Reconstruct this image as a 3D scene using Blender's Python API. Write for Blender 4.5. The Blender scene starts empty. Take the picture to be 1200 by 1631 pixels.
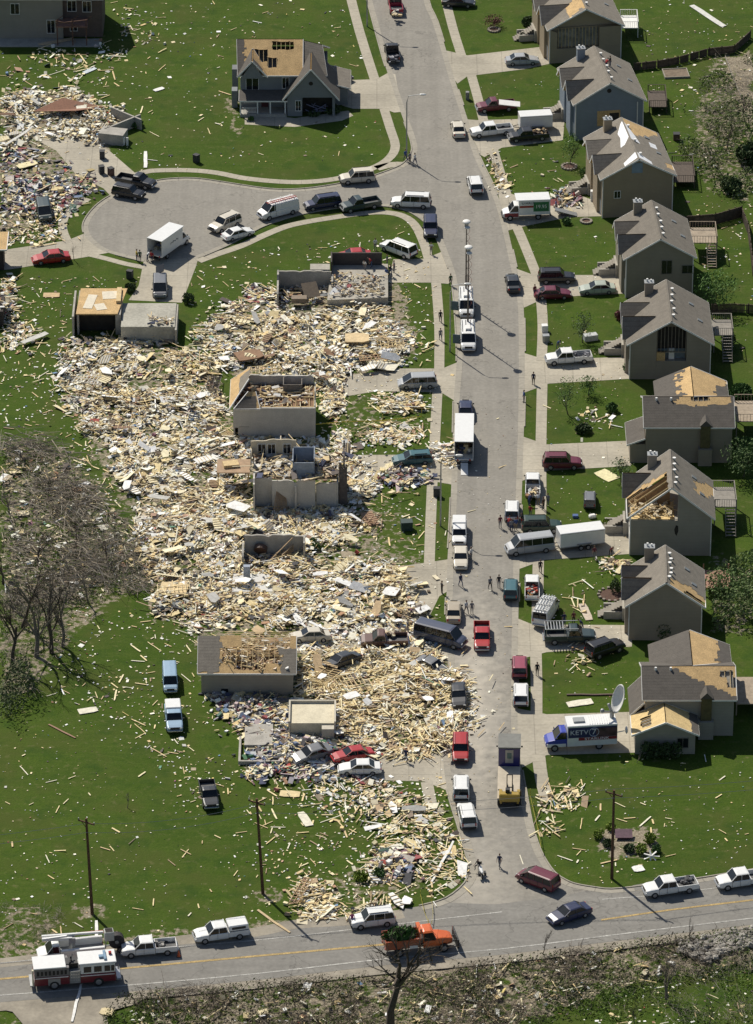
import bpy, bmesh, math, random
from mathutils import Vector, Matrix, noise, geometry
R = math.radians
random.seed(7)
C = bpy.context.scene.collection
# ---------------- camera, sky, sun, exposure ----------------
TH = R(29.0); FPX = 8686.0; HC = 324.0
cd = bpy.data.cameras.new('camera'); cam = bpy.data.objects.new('camera', cd); C.objects.link(cam)
cd.sensor_fit = 'HORIZONTAL'; cd.sensor_width = 36.0; cd.lens = FPX/1200*36.0
cd.clip_start = 5; cd.clip_end = 6000
CY = -HC/math.tan(TH)
cam.location = (0, CY, HC); cam.rotation_euler = (R(90)-TH, 0, 0)
bpy.context.scene.camera = cam
EL = R(48); SX, SY = 0.55, -0.85
n_ = math.hypot(SX, SY); SX /= n_; SY /= n_
w = bpy.data.worlds.new('World'); bpy.context.scene.world = w; w.use_nodes = True
nt = w.node_tree; sk = nt.nodes.new('ShaderNodeTexSky'); sk.sky_type = 'NISHITA'; sk.sun_disc = False
sk.sun_elevation = EL; sk.sun_rotation = math.atan2(-SX, -SY)
nt.links.new(sk.outputs[0], nt.nodes['Background'].inputs[0]); nt.nodes['Background'].inputs[1].default_value = 0.068
sl = bpy.data.lights.new('sun', 'SUN'); sl.energy = 4.7; sl.angle = R(0.5); sl.color = (1, .94, .83)
so = bpy.data.objects.new('sun', sl); C.objects.link(so)
so.rotation_euler = Vector((SX*math.cos(EL), SY*math.cos(EL), -math.sin(EL))).to_track_quat('-Z', 'Y').to_euler()
vs = bpy.context.scene.view_settings; vs.view_transform = 'Standard'; vs.look = 'None'; vs.exposure = 0.10; vs.gamma = 1
cy = bpy.context.scene.cycles; cy.max_bounces = 5; cy.diffuse_bounces = 3; cy.glossy_bounces = 3; cy.transparent_max_bounces = 4
# ---------------- helpers ----------------
def G(px, py, z=0.0):
    v = Vector((px-600.0, 0, 0)); a = -(py-815.5)
    d = Vector((v.x, FPX*math.cos(TH)+a*math.sin(TH), -FPX*math.sin(TH)+a*math.cos(TH)))
    t = (z-HC)/d.z
    return Vector((d.x*t, CY+d.y*t, z))
def sc(py): return 13+.0027*(py-815)            # photo pixels per metre at ground row py
def sn(py): return math.sin(TH+math.atan((py-815)/FPX))
def cn(py): return math.cos(TH+math.atan((py-815)/FPX))
def head(px, py, dx, dy):
    d = G(px+dx, py+dy)-G(px, py); return math.atan2(d.y, d.x)
def tag(o, label=None, cat=None, group=None, kind=None):
    if label: o['label'] = label
    if cat: o['category'] = cat
    if group: o['group'] = group
    if kind: o['kind'] = kind
    return o
def empty(name, loc, rz=0.0, label=None, cat=None, group=None):
    o = bpy.data.objects.new(name, None); C.objects.link(o); o.location = loc; o.rotation_euler = (0, 0, rz)
    o.empty_display_size = .2
    return tag(o, label, cat, group)
SPLIT = {'corner_trim', 'retaining_wall', 'basement_wall', 'garage_door', 'wall_stud', 'deck_post', 'fork', 'side_arm', 'torn_side_wall', 'topper_window', 'rear_window', 'foundation_wall', 'upper_wall'}
class MB:
    def __init__(s): s.v = []; s.f = []; s.m = []; s.c = []; s.k = 0
    def add(s, vs, fs, mi=0, col=None):
        b = len(s.v); s.v += [tuple(v) for v in vs]
        for f in fs: s.f.append([i+b for i in f]); s.m.append(mi); s.c.append(col)
        return s
    def box(s, c, d, rz=0, mi=0, M=None, col=None, taper=1.0):
        hx, hy, hz = d[0]/2, d[1]/2, d[2]/2
        P = [Vector((x*hx*(taper if z > 0 else 1), y*hy*(taper if z > 0 else 1), z*hz)) for z in (-1, 1) for x, y in ((-1, -1), (1, -1), (1, 1), (-1, 1))]
        if M is None: M = Matrix.Rotation(rz, 3, 'Z') if rz else None
        if M is not None: P = [M @ p for p in P]
        c = Vector(c); P = [p+c for p in P]
        return s.add(P, [(3, 2, 1, 0), (4, 5, 6, 7), (0, 1, 5, 4), (1, 2, 6, 5), (2, 3, 7, 6), (3, 0, 4, 7)], mi, col)
    def b2(s, x0, x1, y0, y1, z0, z1, mi=0, col=None):
        return s.box(((x0+x1)/2, (y0+y1)/2, (z0+z1)/2), (x1-x0, y1-y0, z1-z0), mi=mi, col=col)
    def bar(s, p, q, w, h=None, mi=0, col=None):
        p = Vector(p); q = Vector(q); d = q-p; L = d.length
        if L < 1e-4: return s
        X = d/L; up = Vector((0, 0, 1)) if abs(X.z) < .95 else Vector((1, 0, 0))
        Y = up.cross(X).normalized(); Z = X.cross(Y)
        M = Matrix((X, Y, Z)).transposed()
        return s.box((p+q)/2, (L, w, h or w), M=M, mi=mi, col=col)
    def tube(s, pts, rs, n=8, mi=0, cap=True):
        b = len(s.v); k = len(pts)
        for i, p in enumerate(pts):
            p = Vector(p); a = Vector(pts[max(0, i-1)]); c = Vector(pts[min(k-1, i+1)]); X = (c-a).normalized()
            up = Vector((0, 0, 1)) if abs(X.z) < .9 else Vector((1, 0, 0)); Y = up.cross(X).normalized(); Z = X.cross(Y)
            r = rs[i] if isinstance(rs, (list, tuple)) else rs
            for j in range(n):
                t = 2*math.pi*j/n; s.v.append(tuple(p+Y*(r*math.cos(t))+Z*(r*math.sin(t))))
        for i in range(k-1):
            for j in range(n):
                j2 = (j+1) % n; s.f.append([b+i*n+j, b+i*n+j2, b+(i+1)*n+j2, b+(i+1)*n+j]); s.m.append(mi); s.c.append(None)
        if cap:
            s.f.append([b+j for j in range(n)][::-1]); s.f.append([b+(k-1)*n+j for j in range(n)]); s.m += [mi, mi]; s.c += [None, None]
        return s
    def cyl(s, p, q, r, n=12, mi=0): return s.tube([p, q], [r, r], n, mi)
    def prism(s, poly, z0, z1, mi=0, col=None):
        n = len(poly); P = [(x, y, z0) for x, y in poly]+[(x, y, z1) for x, y in poly]
        F = [list(range(n))[::-1], list(range(n, 2*n))]+[(i, (i+1) % n, n+(i+1) % n, n+i) for i in range(n)]
        return s.add(P, F, mi, col)
    def yprism(s, poly, y0, y1, mi=0):       # polygon in x,z pushed along y
        n = len(poly); P = [(x, y0, z) for x, z in poly]+[(x, y1, z) for x, z in poly]
        F = [list(range(n)), list(range(n, 2*n))[::-1]]+[(i, n+i, n+(i+1) % n, (i+1) % n) for i in range(n)]
        return s.add(P, F, mi)
    def ball(s, c, r, n=8, m=6, mi=0, sq=(1, 1, 1), jit=0):
        V = []; F = []
        for i in range(1, m):
            for j in range(n):
                a = math.pi*i/m; t = 2*math.pi*j/n; k = 1+random.uniform(-jit, jit)
                V.append((c[0]+r*k*sq[0]*math.sin(a)*math.cos(t), c[1]+r*k*sq[1]*math.sin(a)*math.sin(t), c[2]+r*k*sq[2]*math.cos(a)))
        t = len(V); V += [(c[0], c[1], c[2]+r*sq[2]), (c[0], c[1], c[2]-r*sq[2])]
        for i in range(m-2):
            for j in range(n): F.append((i*n+j, (i+1)*n+j, (i+1)*n+(j+1) % n, i*n+(j+1) % n))
        for j in range(n): F.append((t, j, (j+1) % n)); F.append((t+1, (m-2)*n+(j+1) % n, (m-2)*n+j))
        return s.add(V, F, mi)
    def mesh(s, name, mats, bevel=0, smooth=False, merge=False):
        me = bpy.data.meshes.new(name); me.from_pydata(s.v, [], s.f)
        for m in mats: me.materials.append(m)
        me.polygons.foreach_set('material_index', s.m)
        if any(c is not None for c in s.c):
            a = me.attributes.new('Col', 'FLOAT_COLOR', 'FACE'); buf = []
            for c in s.c: buf += list(c or (.5, .5, .5))+[1.0]
            a.data.foreach_set('color', buf)
        if bevel or merge:
            bm = bmesh.new(); bm.from_mesh(me)
            if merge: bmesh.ops.remove_doubles(bm, verts=bm.verts, dist=1e-4)
            if bevel: bmesh.ops.bevel(bm, geom=bm.edges[:], offset=bevel, segments=1, affect='EDGES', clamp_overlap=True)
            bm.to_mesh(me); bm.free()
        if smooth: me.polygons.foreach_set('use_smooth', [True]*len(me.polygons))
        me.update(); return me
    def build(s, name, mats, parent=None, bevel=0, smooth=False, merge=False):
        if name in SPLIT and len(s.f) > 6 and all(len(f) == 4 for f in s.f) and len(s.f) % 6 == 0 and len(s.v) == len(s.f)//6*8:
            o = None                                  # every box of these parts is a part of its own
            for i in range(len(s.f)//6):
                q = MB(); q.v = s.v[i*8:i*8+8]; q.f = [[v-i*8 for v in f] for f in s.f[i*6:i*6+6]]; q.m = s.m[i*6:i*6+6]; q.c = s.c[i*6:i*6+6]; o = q.build(name, mats, parent, bevel)
            return o
        if not isinstance(mats, (list, tuple)): mats = [mats]
        o = bpy.data.objects.new(name, s.mesh(name, mats, bevel, smooth, merge)); C.objects.link(o)
        if parent: o.parent = parent
        return o
# ---------------- materials ----------------
MC = {}
def mat(name, col=(.5, .5, .5), rough=.8, var=.25, scale=3.0, bump=0.0, metal=0, coat=0, attr=False, fine=0, stripe=None, emit=0):
    if name in MC: return MC[name]
    m = bpy.data.materials.new(name); m.use_nodes = True; t = m.node_tree; N = t.nodes; L = t.links; p = N['Principled BSDF']
    p.inputs['Roughness'].default_value = rough; p.inputs['Metallic'].default_value = metal
    if coat: p.inputs['Coat Weight'].default_value = coat; p.inputs['Coat Roughness'].default_value = .12
    tc = N.new('ShaderNodeTexCoord'); nz = N.new('ShaderNodeTexNoise'); nz.inputs['Scale'].default_value = scale; nz.inputs['Detail'].default_value = 6
    nz.inputs['Roughness'].default_value = .65
    L.new(tc.outputs['Object'], nz.inputs['Vector'])
    mr = N.new('ShaderNodeMapRange'); mr.inputs[1].default_value = .3; mr.inputs[2].default_value = .7; mr.inputs[3].default_value = 1-var; mr.inputs[4].default_value = 1+var
    L.new(nz.outputs['Fac'], mr.inputs[0]); last = mr.outputs[0]
    if fine:
        n2 = N.new('ShaderNodeTexNoise'); n2.inputs['Scale'].default_value = scale*9; n2.inputs['Detail'].default_value = 3
        L.new(tc.outputs['Object'], n2.inputs['Vector'])
        m2 = N.new('ShaderNodeMapRange'); m2.inputs[1].default_value = .3; m2.inputs[2].default_value = .7; m2.inputs[3].default_value = 1-fine; m2.inputs[4].default_value = 1+fine
        L.new(n2.outputs['Fac'], m2.inputs[0]); mm = N.new('ShaderNodeMath'); mm.operation = 'MULTIPLY'; L.new(last, mm.inputs[0]); L.new(m2.outputs[0], mm.inputs[1]); last = mm.outputs[0]
    if stripe:                       # lap siding, shingle courses, planks: (axis, period, width, darkness)
        ax, per, wd, dk = stripe
        sp = N.new('ShaderNodeSeparateXYZ'); L.new(tc.outputs['Object'], sp.inputs[0])
        a = N.new('ShaderNodeMath'); a.operation = 'DIVIDE'; L.new(sp.outputs[ax], a.inputs[0]); a.inputs[1].default_value = per
        b = N.new('ShaderNodeMath'); b.operation = 'FRACT'; L.new(a.outputs[0], b.inputs[0])
        c = N.new('ShaderNodeMath'); c.operation = 'LESS_THAN'; L.new(b.outputs[0], c.inputs[0]); c.inputs[1].default_value = wd
        d = N.new('ShaderNodeMath'); d.operation = 'MULTIPLY_ADD'; L.new(c.outputs[0], d.inputs[0]); d.inputs[1].default_value = -dk; d.inputs[2].default_value = 1
        e = N.new('ShaderNodeMath'); e.operation = 'MULTIPLY'; L.new(last, e.inputs[0]); L.new(d.outputs[0], e.inputs[1]); last = e.outputs[0]
    vm = N.new('ShaderNodeVectorMath'); vm.operation = 'SCALE'; L.new(last, vm.inputs['Scale'])
    if attr:
        at = N.new('ShaderNodeAttribute'); at.attribute_name = 'Col'; L.new(at.outputs['Color'], vm.inputs[0])
    else: vm.inputs[0].default_value = col
    L.new(vm.outputs[0], p.inputs['Base Color'])
    if bump:
        bp = N.new('ShaderNodeBump'); bp.inputs['Strength'].default_value = bump; bp.inputs['Distance'].default_value = .05
        L.new(nz.outputs['Fac'], bp.inputs['Height']); L.new(bp.outputs[0], p.inputs['Normal'])
    if emit: p.inputs['Emission Color'].default_value = (*col, 1); p.inputs['Emission Strength'].default_value = emit
    MC[name] = m; return m
def paint(name, c): return mat('paint_'+name, c, .38, .05, 2, coat=.5)
M_glass = mat('window_glass', (.012, .015, .018), .08, .3, 1)
M_tyre = mat('tyre_rubber', (.018, .018, .018), .85, .3, 6)
M_rim = mat('wheel_metal', (.35, .35, .36), .4, .2, 6, metal=.6)
M_chrome = mat('bumper_metal', (.45, .46, .47), .3, .2, 5, metal=.7)
M_black = mat('black_plastic', (.015, .015, .016), .6, .3, 5)
M_red = mat('tail_lens', (.35, .02, .015), .25, .1)
M_lamp = mat('head_lens', (.7, .7, .68), .15, .1)
M_lumber = mat('raw_lumber', (.56, .42, .22), .85, .25, 2.5, fine=.15)
M_ply = mat('plywood_deck', (.50, .34, .16), .9, .16, .8, fine=.25)
M_osb = mat('osb_deck', (.62, .46, .22), .9, .18, 1.5, fine=.25)
M_white = mat('white_trim', (.72, .71, .68), .6, .1, 2)
M_conc = mat('concrete', (.36, .335, .285), .92, .12, .35, fine=.12)
M_foundation = mat('foundation_concrete', (.36, .34, .30), .95, .2, .7, fine=.12)
M_dark = mat('opening_shade_paint', (.03, .026, .022), .95, .4, 1.5)  # near-black colour stands in for the shade inside openings
M_galv = mat('galvanised_steel', (.32, .33, .33), .45, .15, 2, metal=.5)
M_bark = mat('bark', (.085, .066, .05), .95, .35, 3)
M_bark2 = mat('pale_bark', (.17, .14, .11), .95, .35, 3)
M_polewood = mat('pole_wood', (.10, .052, .028), .9, .3, 1.2)
M_attr = mat('mixed_debris', rough=.85, var=.22, scale=2.2, attr=True)
# ---------------- ground ----------------
def inpoly(x, y, P):
    c = False; j = len(P)-1
    for i in range(len(P)):
        if (P[i][1] > y) != (P[j][1] > y) and x < (P[j][0]-P[i][0])*(y-P[i][1])/(P[j][1]-P[i][1])+P[i][0]: c = not c
        j = i
    return c
def cam_px(x, y):                       # ground point -> photo pixel, for placing wear where the photo has it
    dy = y-CY; zc = dy*math.cos(TH)+HC*math.sin(TH); yc = dy*math.sin(TH)-HC*math.cos(TH)
    return 600+FPX*x/zc, 815.5-FPX*yc/zc
HWY_N = [(-60, 1537), (0, 1529), (150, 1512), (276, 1494), (395, 1482), (467, 1468), (557, 1462), (626, 1451), (668, 1444), (710, 1432), (741, 1407), (748, 1383), (743, 1362), (731, 1320), (720, 1285), (712, 1257)]
HWY_S = [(-60, 1603), (0, 1597), (192, 1581), (413, 1561), (613, 1538), (800, 1521), (1000, 1497), (1200, 1473), (1270, 1464)]
RIGHT = [(683, -60), (683, 0), (697, 34), (712, 83), (723, 121), (746, 192), (764, 249), (787, 297), (803, 340), (823, 426), (834, 482), (836, 560), (836, 613), (835, 680), (831, 805), (828, 900), (826, 987), (825, 1073), (825, 1177), (829, 1210), (839, 1267), (847, 1310), (856, 1342), (867, 1367), (883, 1390), (900, 1402), (917, 1409), (945, 1414), (975, 1417), (1025, 1412), (1100, 1402), (1200, 1386), (1270, 1376)]
LEFT_N = [(568, -60), (585, 0), (608, 85), (618, 117), (638, 177), (655, 225), (655, 245), (642, 261), (623, 270), (585, 283), (533, 294), (480, 301), (430, 301), (367, 292), (320, 285), (285, 284), (248, 288), (205, 300), (176, 312), (155, 326), (139, 344), (132, 360), (136, 376), (152, 392), (171, 402), (213, 413), (232, 417), (276, 417), (312, 412), (345, 399), (367, 389), (415, 363), (450, 350), (483, 341), (540, 331), (600, 328), (640, 333), (665, 345), (683, 360), (693, 374), (706, 405), (718, 440), (724, 485), (728, 560), (726, 600), (723, 640), (721, 720), (717, 827), (713, 893), (712, 940), (710, 980), (714, 1052), (716, 1100), (712, 1150), (706, 1205), (712, 1257)]
def smooth(P, k=3, closed=False):
    Q = []; n = len(P)
    for i in range(n if closed else n-1):
        a, b, c, d = (Vector(P[(i-1) % n] if closed else P[max(i-1, 0)]), Vector(P[i]), Vector(P[(i+1) % n]), Vector(P[(i+2) % n] if closed else P[min(i+2, n-1)]))
        for j in range(k):
            t = j/k; Q.append(.5*((2*b)+(c-a)*t+(2*a-5*b+4*c-d)*t*t+(3*b-a-3*c+d)*t**3))
    if not closed: Q.append(Vector(P[-1]))
    return Q
def gp(P): return [G(p[0], p[1]) for p in P]
def sheet(name, P, z, m, world=False, kind='structure', dens=None):
    if not world: P = gp(P)
    V = [Vector((p[0], p[1], z)) for p in P]; T = geometry.tessellate_polygon([V]); b = MB(); b.add(V, [list(t) for t in T]); o = b.build(name, m)
    me = o.data; bm = bmesh.new(); bm.from_mesh(me); bmesh.ops.recalc_face_normals(bm, faces=bm.faces)
    if bm.faces and sum(f.normal.z*f.calc_area() for f in bm.faces) < 0: bmesh.ops.reverse_faces(bm, faces=bm.faces)
    bm.to_mesh(me); bm.free()
    return tag(o, kind=kind)
def ribbon(name, W, off0, off1, z, m, z1=None, kind='structure', skip=()):
    # strip along world polyline W between two sideways offsets; with z1 it is a solid bar
    n = len(W); V = []; D = [0]
    for i in range(n):
        a = W[max(i-1, 0)]; b = W[min(i+1, n-1)]; d = (b-a); d.z = 0; d.normalize(); nr = Vector((-d.y, d.x, 0))
        if i: D.append(D[-1]+(W[i]-W[i-1]).length)
        V.append((W[i]+nr*off0, W[i]+nr*off1))
    b = MB(); al = []
    for i in range(n-1):
        if any(inpoly(W[i].x, W[i].y, s) or inpoly(W[i+1].x, W[i+1].y, s) for s in skip): continue
        q = [V[i][0], V[i][1], V[i+1][1], V[i+1][0]]
        if z1 is None:
            b.add([(p.x, p.y, z) for p in q], [(0, 1, 2, 3)]); al += [D[i], D[i], D[i+1], D[i+1]]
        else:
            b.add([(p.x, p.y, z) for p in q]+[(p.x, p.y, z1) for p in q], [(4, 5, 6, 7), (0, 1, 5, 4), (1, 2, 6, 5), (2, 3, 7, 6), (3, 0, 4, 7)]); al += [D[i], D[i], D[i+1], D[i+1]]*2
    o = b.build(name, m); me = o.data
    at = me.attributes.new('along', 'FLOAT', 'POINT'); at.data.foreach_set('value', al)
    bm = bmesh.new(); bm.from_mesh(me); bmesh.ops.recalc_face_normals(bm, faces=bm.faces)
    if z1 is None and bm.faces:
        for f in bm.faces:
            if f.normal.z < 0: f.normal_flip()
    bm.to_mesh(me); bm.free()
    return tag(o, kind=kind)
def surf_mat(name, base, var, streak=0, joints=None, along=0, dust=None, patch=0, rough=.93):
    m = mat(name, base, rough, var, .25, fine=.1); t = m.node_tree; N = t.nodes; L = t.links; p = N['Principled BSDF']
    src = p.inputs['Base Color'].links[0].from_socket; tc = [n for n in N if n.type == 'TEX_COORD'][0]
    def mul(fac):
        nonlocal src
        v = N.new('ShaderNodeVectorMath'); v.operation = 'SCALE'; L.new(src, v.inputs[0]); L.new(fac, v.inputs['Scale']); src = v.outputs[0]
    def mth(op, a, b):
        k = N.new('ShaderNodeMath'); k.operation = op
        for i, x in enumerate((a, b)):
            if x is None: continue
            if isinstance(x, (int, float)): k.inputs[i].default_value = x
            else: L.new(x, k.inputs[i])
        return k.outputs[0]
    if streak:
        mp = N.new('ShaderNodeMapping'); mp.inputs['Scale'].default_value = (.9, .012, 1) if streak == 1 else (.03, .8, 1)
        if streak == 2: mp.inputs['Rotation'].default_value = (0, 0, R(-14))
        L.new(tc.outputs['Object'], mp.inputs[0]); nz = N.new('ShaderNodeTexNoise'); nz.inputs['Scale'].default_value = 1; nz.inputs['Detail'].default_value = 5; L.new(mp.outputs[0], nz.inputs[0])
        mr = N.new('ShaderNodeMapRange'); mr.inputs[1].default_value = .3; mr.inputs[2].default_value = .7; mr.inputs[3].default_value = .92; mr.inputs[4].default_value = 1.07; L.new(nz.outputs[0], mr.inputs[0]); mul(mr.outputs[0])
        vo = N.new('ShaderNodeTexVoronoi'); vo.feature = 'DISTANCE_TO_EDGE'; vo.inputs['Scale'].default_value = .09; 
        ad = N.new('ShaderNodeVectorMath'); ad.operation = 'ADD'; n3 = N.new('ShaderNodeTexNoise'); n3.inputs['Scale'].default_value = .6; L.new(tc.outputs['Object'], n3.inputs[0])
        s3 = N.new('ShaderNodeVectorMath'); s3.operation = 'SCALE'; s3.inputs['Scale'].default_value = 3.0; L.new(n3.outputs['Color'], s3.inputs[0]); L.new(tc.outputs['Object'], ad.inputs[0]); L.new(s3.outputs[0], ad.inputs[1]); L.new(ad.outputs[0], vo.inputs['Vector'])
        mul(mth('SUBTRACT', 1, mth('MULTIPLY', mth('LESS_THAN', vo.outputs['Distance'], .0045), .22)))
    if joints:
        sp = N.new('ShaderNodeSeparateXYZ'); L.new(tc.outputs['Object'], sp.inputs[0])
        for ax in (0, 1): mul(mth('SUBTRACT', 1, mth('MULTIPLY', mth('LESS_THAN', mth('FRACT', mth('DIVIDE', sp.outputs[ax], joints), None), .03), .22)))
        vo = N.new('ShaderNodeTexNoise'); vo.inputs['Scale'].default_value = .12; L.new(tc.outputs['Object'], vo.inputs[0]); mr = N.new('ShaderNodeMapRange'); mr.inputs[1].default_value = .35; mr.inputs[2].default_value = .65; mr.inputs[3].default_value = .86; mr.inputs[4].default_value = 1.1; L.new(vo.outputs[0], mr.inputs[0]); mul(mr.outputs[0])
    if along:
        at = N.new('ShaderNodeAttribute'); at.attribute_name = 'along'
        mul(mth('SUBTRACT', 1, mth('MULTIPLY', mth('LESS_THAN', mth('FRACT', mth('DIVIDE', at.outputs['Fac'], along), None), .05), .25)))
    if dust:
        for (x, y, rx, ry, k) in dust:
            mp = N.new('ShaderNodeMapping'); mp.inputs['Location'].default_value = (-x/rx, -y/ry, 0); mp.inputs['Scale'].default_value = (1/rx, 1/ry, 1); L.new(tc.outputs['Object'], mp.inputs[0])
            ln = N.new('ShaderNodeVectorMath'); ln.operation = 'LENGTH'; L.new(mp.outputs[0], ln.inputs[0]); nz = N.new('ShaderNodeTexNoise'); nz.inputs['Scale'].default_value = .9; nz.inputs['Detail'].default_value = 8; L.new(tc.outputs['Object'], nz.inputs[0])
            f = mth('SUBTRACT', mth('ADD', mth('MULTIPLY', nz.outputs[0], 1.6), .2), ln.outputs['Value']); f = mth('MULTIPLY', f, k); cl = N.new('ShaderNodeClamp'); L.new(f, cl.inputs[0])
            mx = N.new('ShaderNodeMix'); mx.data_type = 'RGBA'; L.new(cl.outputs[0], mx.inputs['Factor']); L.new(src, mx.inputs[6]); mx.inputs[7].default_value = (.46, .42, .35, 1); src = mx.outputs[2]
    L.new(src, p.inputs['Base Color']); return m
def ground_mat():
    m = bpy.data.materials.new('lawn_and_bare_earth'); m.use_nodes = True; t = m.node_tree; N = t.nodes; L = t.links; p = N['Principled BSDF']; p.inputs['Roughness'].default_value = .95; p.inputs['Specular IOR Level'].default_value = .15
    tc = N.new('ShaderNodeTexCoord')
    def nz(s, d=6, mp=None):
        n = N.new('ShaderNodeTexNoise'); n.inputs['Scale'].default_value = s; n.inputs['Detail'].default_value = d; n.inputs['Roughness'].default_value = .6
        if mp:
            q = N.new('ShaderNodeMapping'); q.inputs['Scale'].default_value = mp; L.new(tc.outputs['Object'], q.inputs[0]); L.new(q.outputs[0], n.inputs[0])
        else: L.new(tc.outputs['Object'], n.inputs[0])
        return n.outputs[0]
    def mix(f, a, b):
        x = N.new('ShaderNodeMix'); x.data_type = 'RGBA'
        L.new(f, x.inputs['Factor'])
        for i, c in ((6, a), (7, b)):
            if isinstance(c, tuple): x.inputs[i].default_value = (*c, 1)
            else: L.new(c, x.inputs[i])
        return x.outputs[2]
    def rng(s, a, b, c=0, d=1):
        x = N.new('ShaderNodeMapRange'); x.inputs[1].default_value = a; x.inputs[2].default_value = b; x.inputs[3].default_value = c; x.inputs[4].default_value = d; L.new(s, x.inputs[0]); return x.outputs[0]
    g = mix(rng(nz(.06), .35, .65), GR[0], GR[1])
    g = mix(rng(nz(.45), .45, .75, 0, .55), g, GR[2])
    g = mix(rng(nz(.5, 4, (.25, 3.2, 1)), .4, .7, 0, .4), g, GR[3])
    g = mix(rng(nz(3.5, 8), .42, .72, 0, .6), g, GR[4])
    g = mix(rng(nz(5, 5), .60, .70, 0, .55), g, GR[5])
    e = mix(rng(nz(.7), .35, .65), (.25, .21, .15), (.15, .125, .09)); e = mix(rng(nz(4), .45, .65, 0, .8), e, (.42, .37, .28))
    for (cx, cy, kk) in ((170, 1235, 1.7), (420, 1330, 2.3), (60, 1370, 1.9), (1120, 1290, 2.0)):      # mowing passes round the lawns
        o_ = G(cx, cy); q = N.new('ShaderNodeMapping'); q.inputs['Location'].default_value = (-o_.x, -o_.y, 0); L.new(tc.outputs['Object'], q.inputs[0]); wv = N.new('ShaderNodeTexWave'); wv.wave_type = 'RINGS'; wv.rings_direction = 'Z'; wv.inputs['Scale'].default_value = .16*kk; wv.inputs['Distortion'].default_value = 4; wv.inputs['Detail'].default_value = 2; L.new(q.outputs[0], wv.inputs[0])
        ln = N.new('ShaderNodeVectorMath'); ln.operation = 'LENGTH'; L.new(q.outputs[0], ln.inputs[0]); ms = rng(ln.outputs['Value'], 4, 24, .20, 0); mm = N.new('ShaderNodeMath'); mm.operation = 'MULTIPLY'; L.new(ms, mm.inputs[0]); L.new(rng(wv.outputs['Fac'], .2, .8), mm.inputs[1]); g = mix(mm.outputs[0], g, GR[2] if cx < 400 else GR[0])
    g = mix(rng(nz(.16, 7), .46, .64, 0, .8), g, (.060, .078, .014)); g = mix(rng(nz(.9, 7), .58, .70, 0, .6), g, (.13, .125, .05)); g = mix(rng(nz(.31, 8), .52, .66, 0, .6), g, (.024, .058, .006))
    at = N.new('ShaderNodeAttribute'); at.attribute_name = 'dirt'
    ad = N.new('ShaderNodeMath'); ad.operation = 'ADD'; L.new(at.outputs['Fac'], ad.inputs[0]); L.new(rng(nz(1.2, 8), .3, .7, -.45, .45), ad.inputs[1])
    f = rng(ad.outputs[0], .4, .62); c = mix(f, g, e); L.new(c, p.inputs['Base Color'])
    bp = N.new('ShaderNodeBump'); bp.inputs['Strength'].default_value = .5; bp.inputs['Distance'].default_value = .12; L.new(nz(4, 8), bp.inputs['Height']); L.new(bp.outputs[0], p.inputs['Normal'])
    return m
GR = [(.038, .073, .005), (.056, .097, .007), (.070, .105, .014), (.076, .104, .020), (.020, .046, .005), (.15, .165, .06)]
M_ground = ground_mat()
# dirt weights in photo pixels: (polygon, weight)
DIRT = [([(90, 560), (240, 535), (330, 580), (365, 640), (420, 700), (560, 700), (600, 760), (600, 860), (670, 900), (690, 1000), (745, 1080), (750, 1180), (690, 1235), (600, 1245), (385, 1240), (390, 1180), (330, 1110), (310, 1010), (240, 985), (215, 830), (150, 740), (110, 650)], .52),
        ([(390, 460), (640, 445), (670, 560), (540, 620), (330, 590), (360, 500)], .6), ([(0, 145), (110, 140), (215, 195), (120, 320), (0, 390)], .6),
        ([(0, 690), (110, 720), (215, 840), (245, 920), (120, 1010), (60, 1100), (0, 1120)], .5),
        ([(290, 1575), (600, 1550), (800, 1535), (1000, 1508), (1270, 1475), (1270, 1520), (1000, 1570), (820, 1631), (700, 1680), (200, 1680)], .58),
        ([(-60, 1600), (130, 1590), (180, 1640), (150, 1700), (-60, 1700)], .25), ([(-60, 1512), (395, 1470), (600, 1446), (640, 1452), (395, 1490), (-60, 1545)], .5),
        ([(0, 1600), (200, 1585), (520, 1565), (700, 1545), (1000, 1515), (1200, 1480), (1200, 1465), (0, 1580)], .75),
        ([(0, 1440), (90, 1450), (90, 1500), (0, 1515)], .42), ([(115, 1435), (170, 1440), (175, 1465), (120, 1465)], .55), ([(400, 1410), (450, 1412), (445, 1435), (405, 1430)], .5),
        ([(560, 1380), (650, 1360), (700, 1400), (600, 1460), (480, 1455)], .4), ([(1140, 90), (1200, 80), (1200, 330), (1120, 300), (1100, 200)], .45), ([(1155, 85), (1200, 80), (1200, 200), (1185, 190)], .8),
        ([(360, 150), (384, 160), (385, 215), (362, 210)], .55), ([(600, 470), (670, 530), (640, 600), (580, 590)], .42), ([(540, 620), (690, 630), (690, 700), (540, 700)], .36), ([(530, 780), (640, 790), (680, 890), (520, 890)], .32), ([(1140, 880), (1200, 900), (1200, 1010), (1130, 1010)], .45),
        ([(880, 1290), (1050, 1300), (1050, 1360), (960, 1375), (930, 1340)], .1), ([(940, 1318), (1050, 1320), (1052, 1366), (1000, 1372), (945, 1350)], .75)]
b = MB(); NX, NY = 150, 230; X0, X1, Y0, Y1 = -72., 72., -125., 225.
dirt = []
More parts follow.
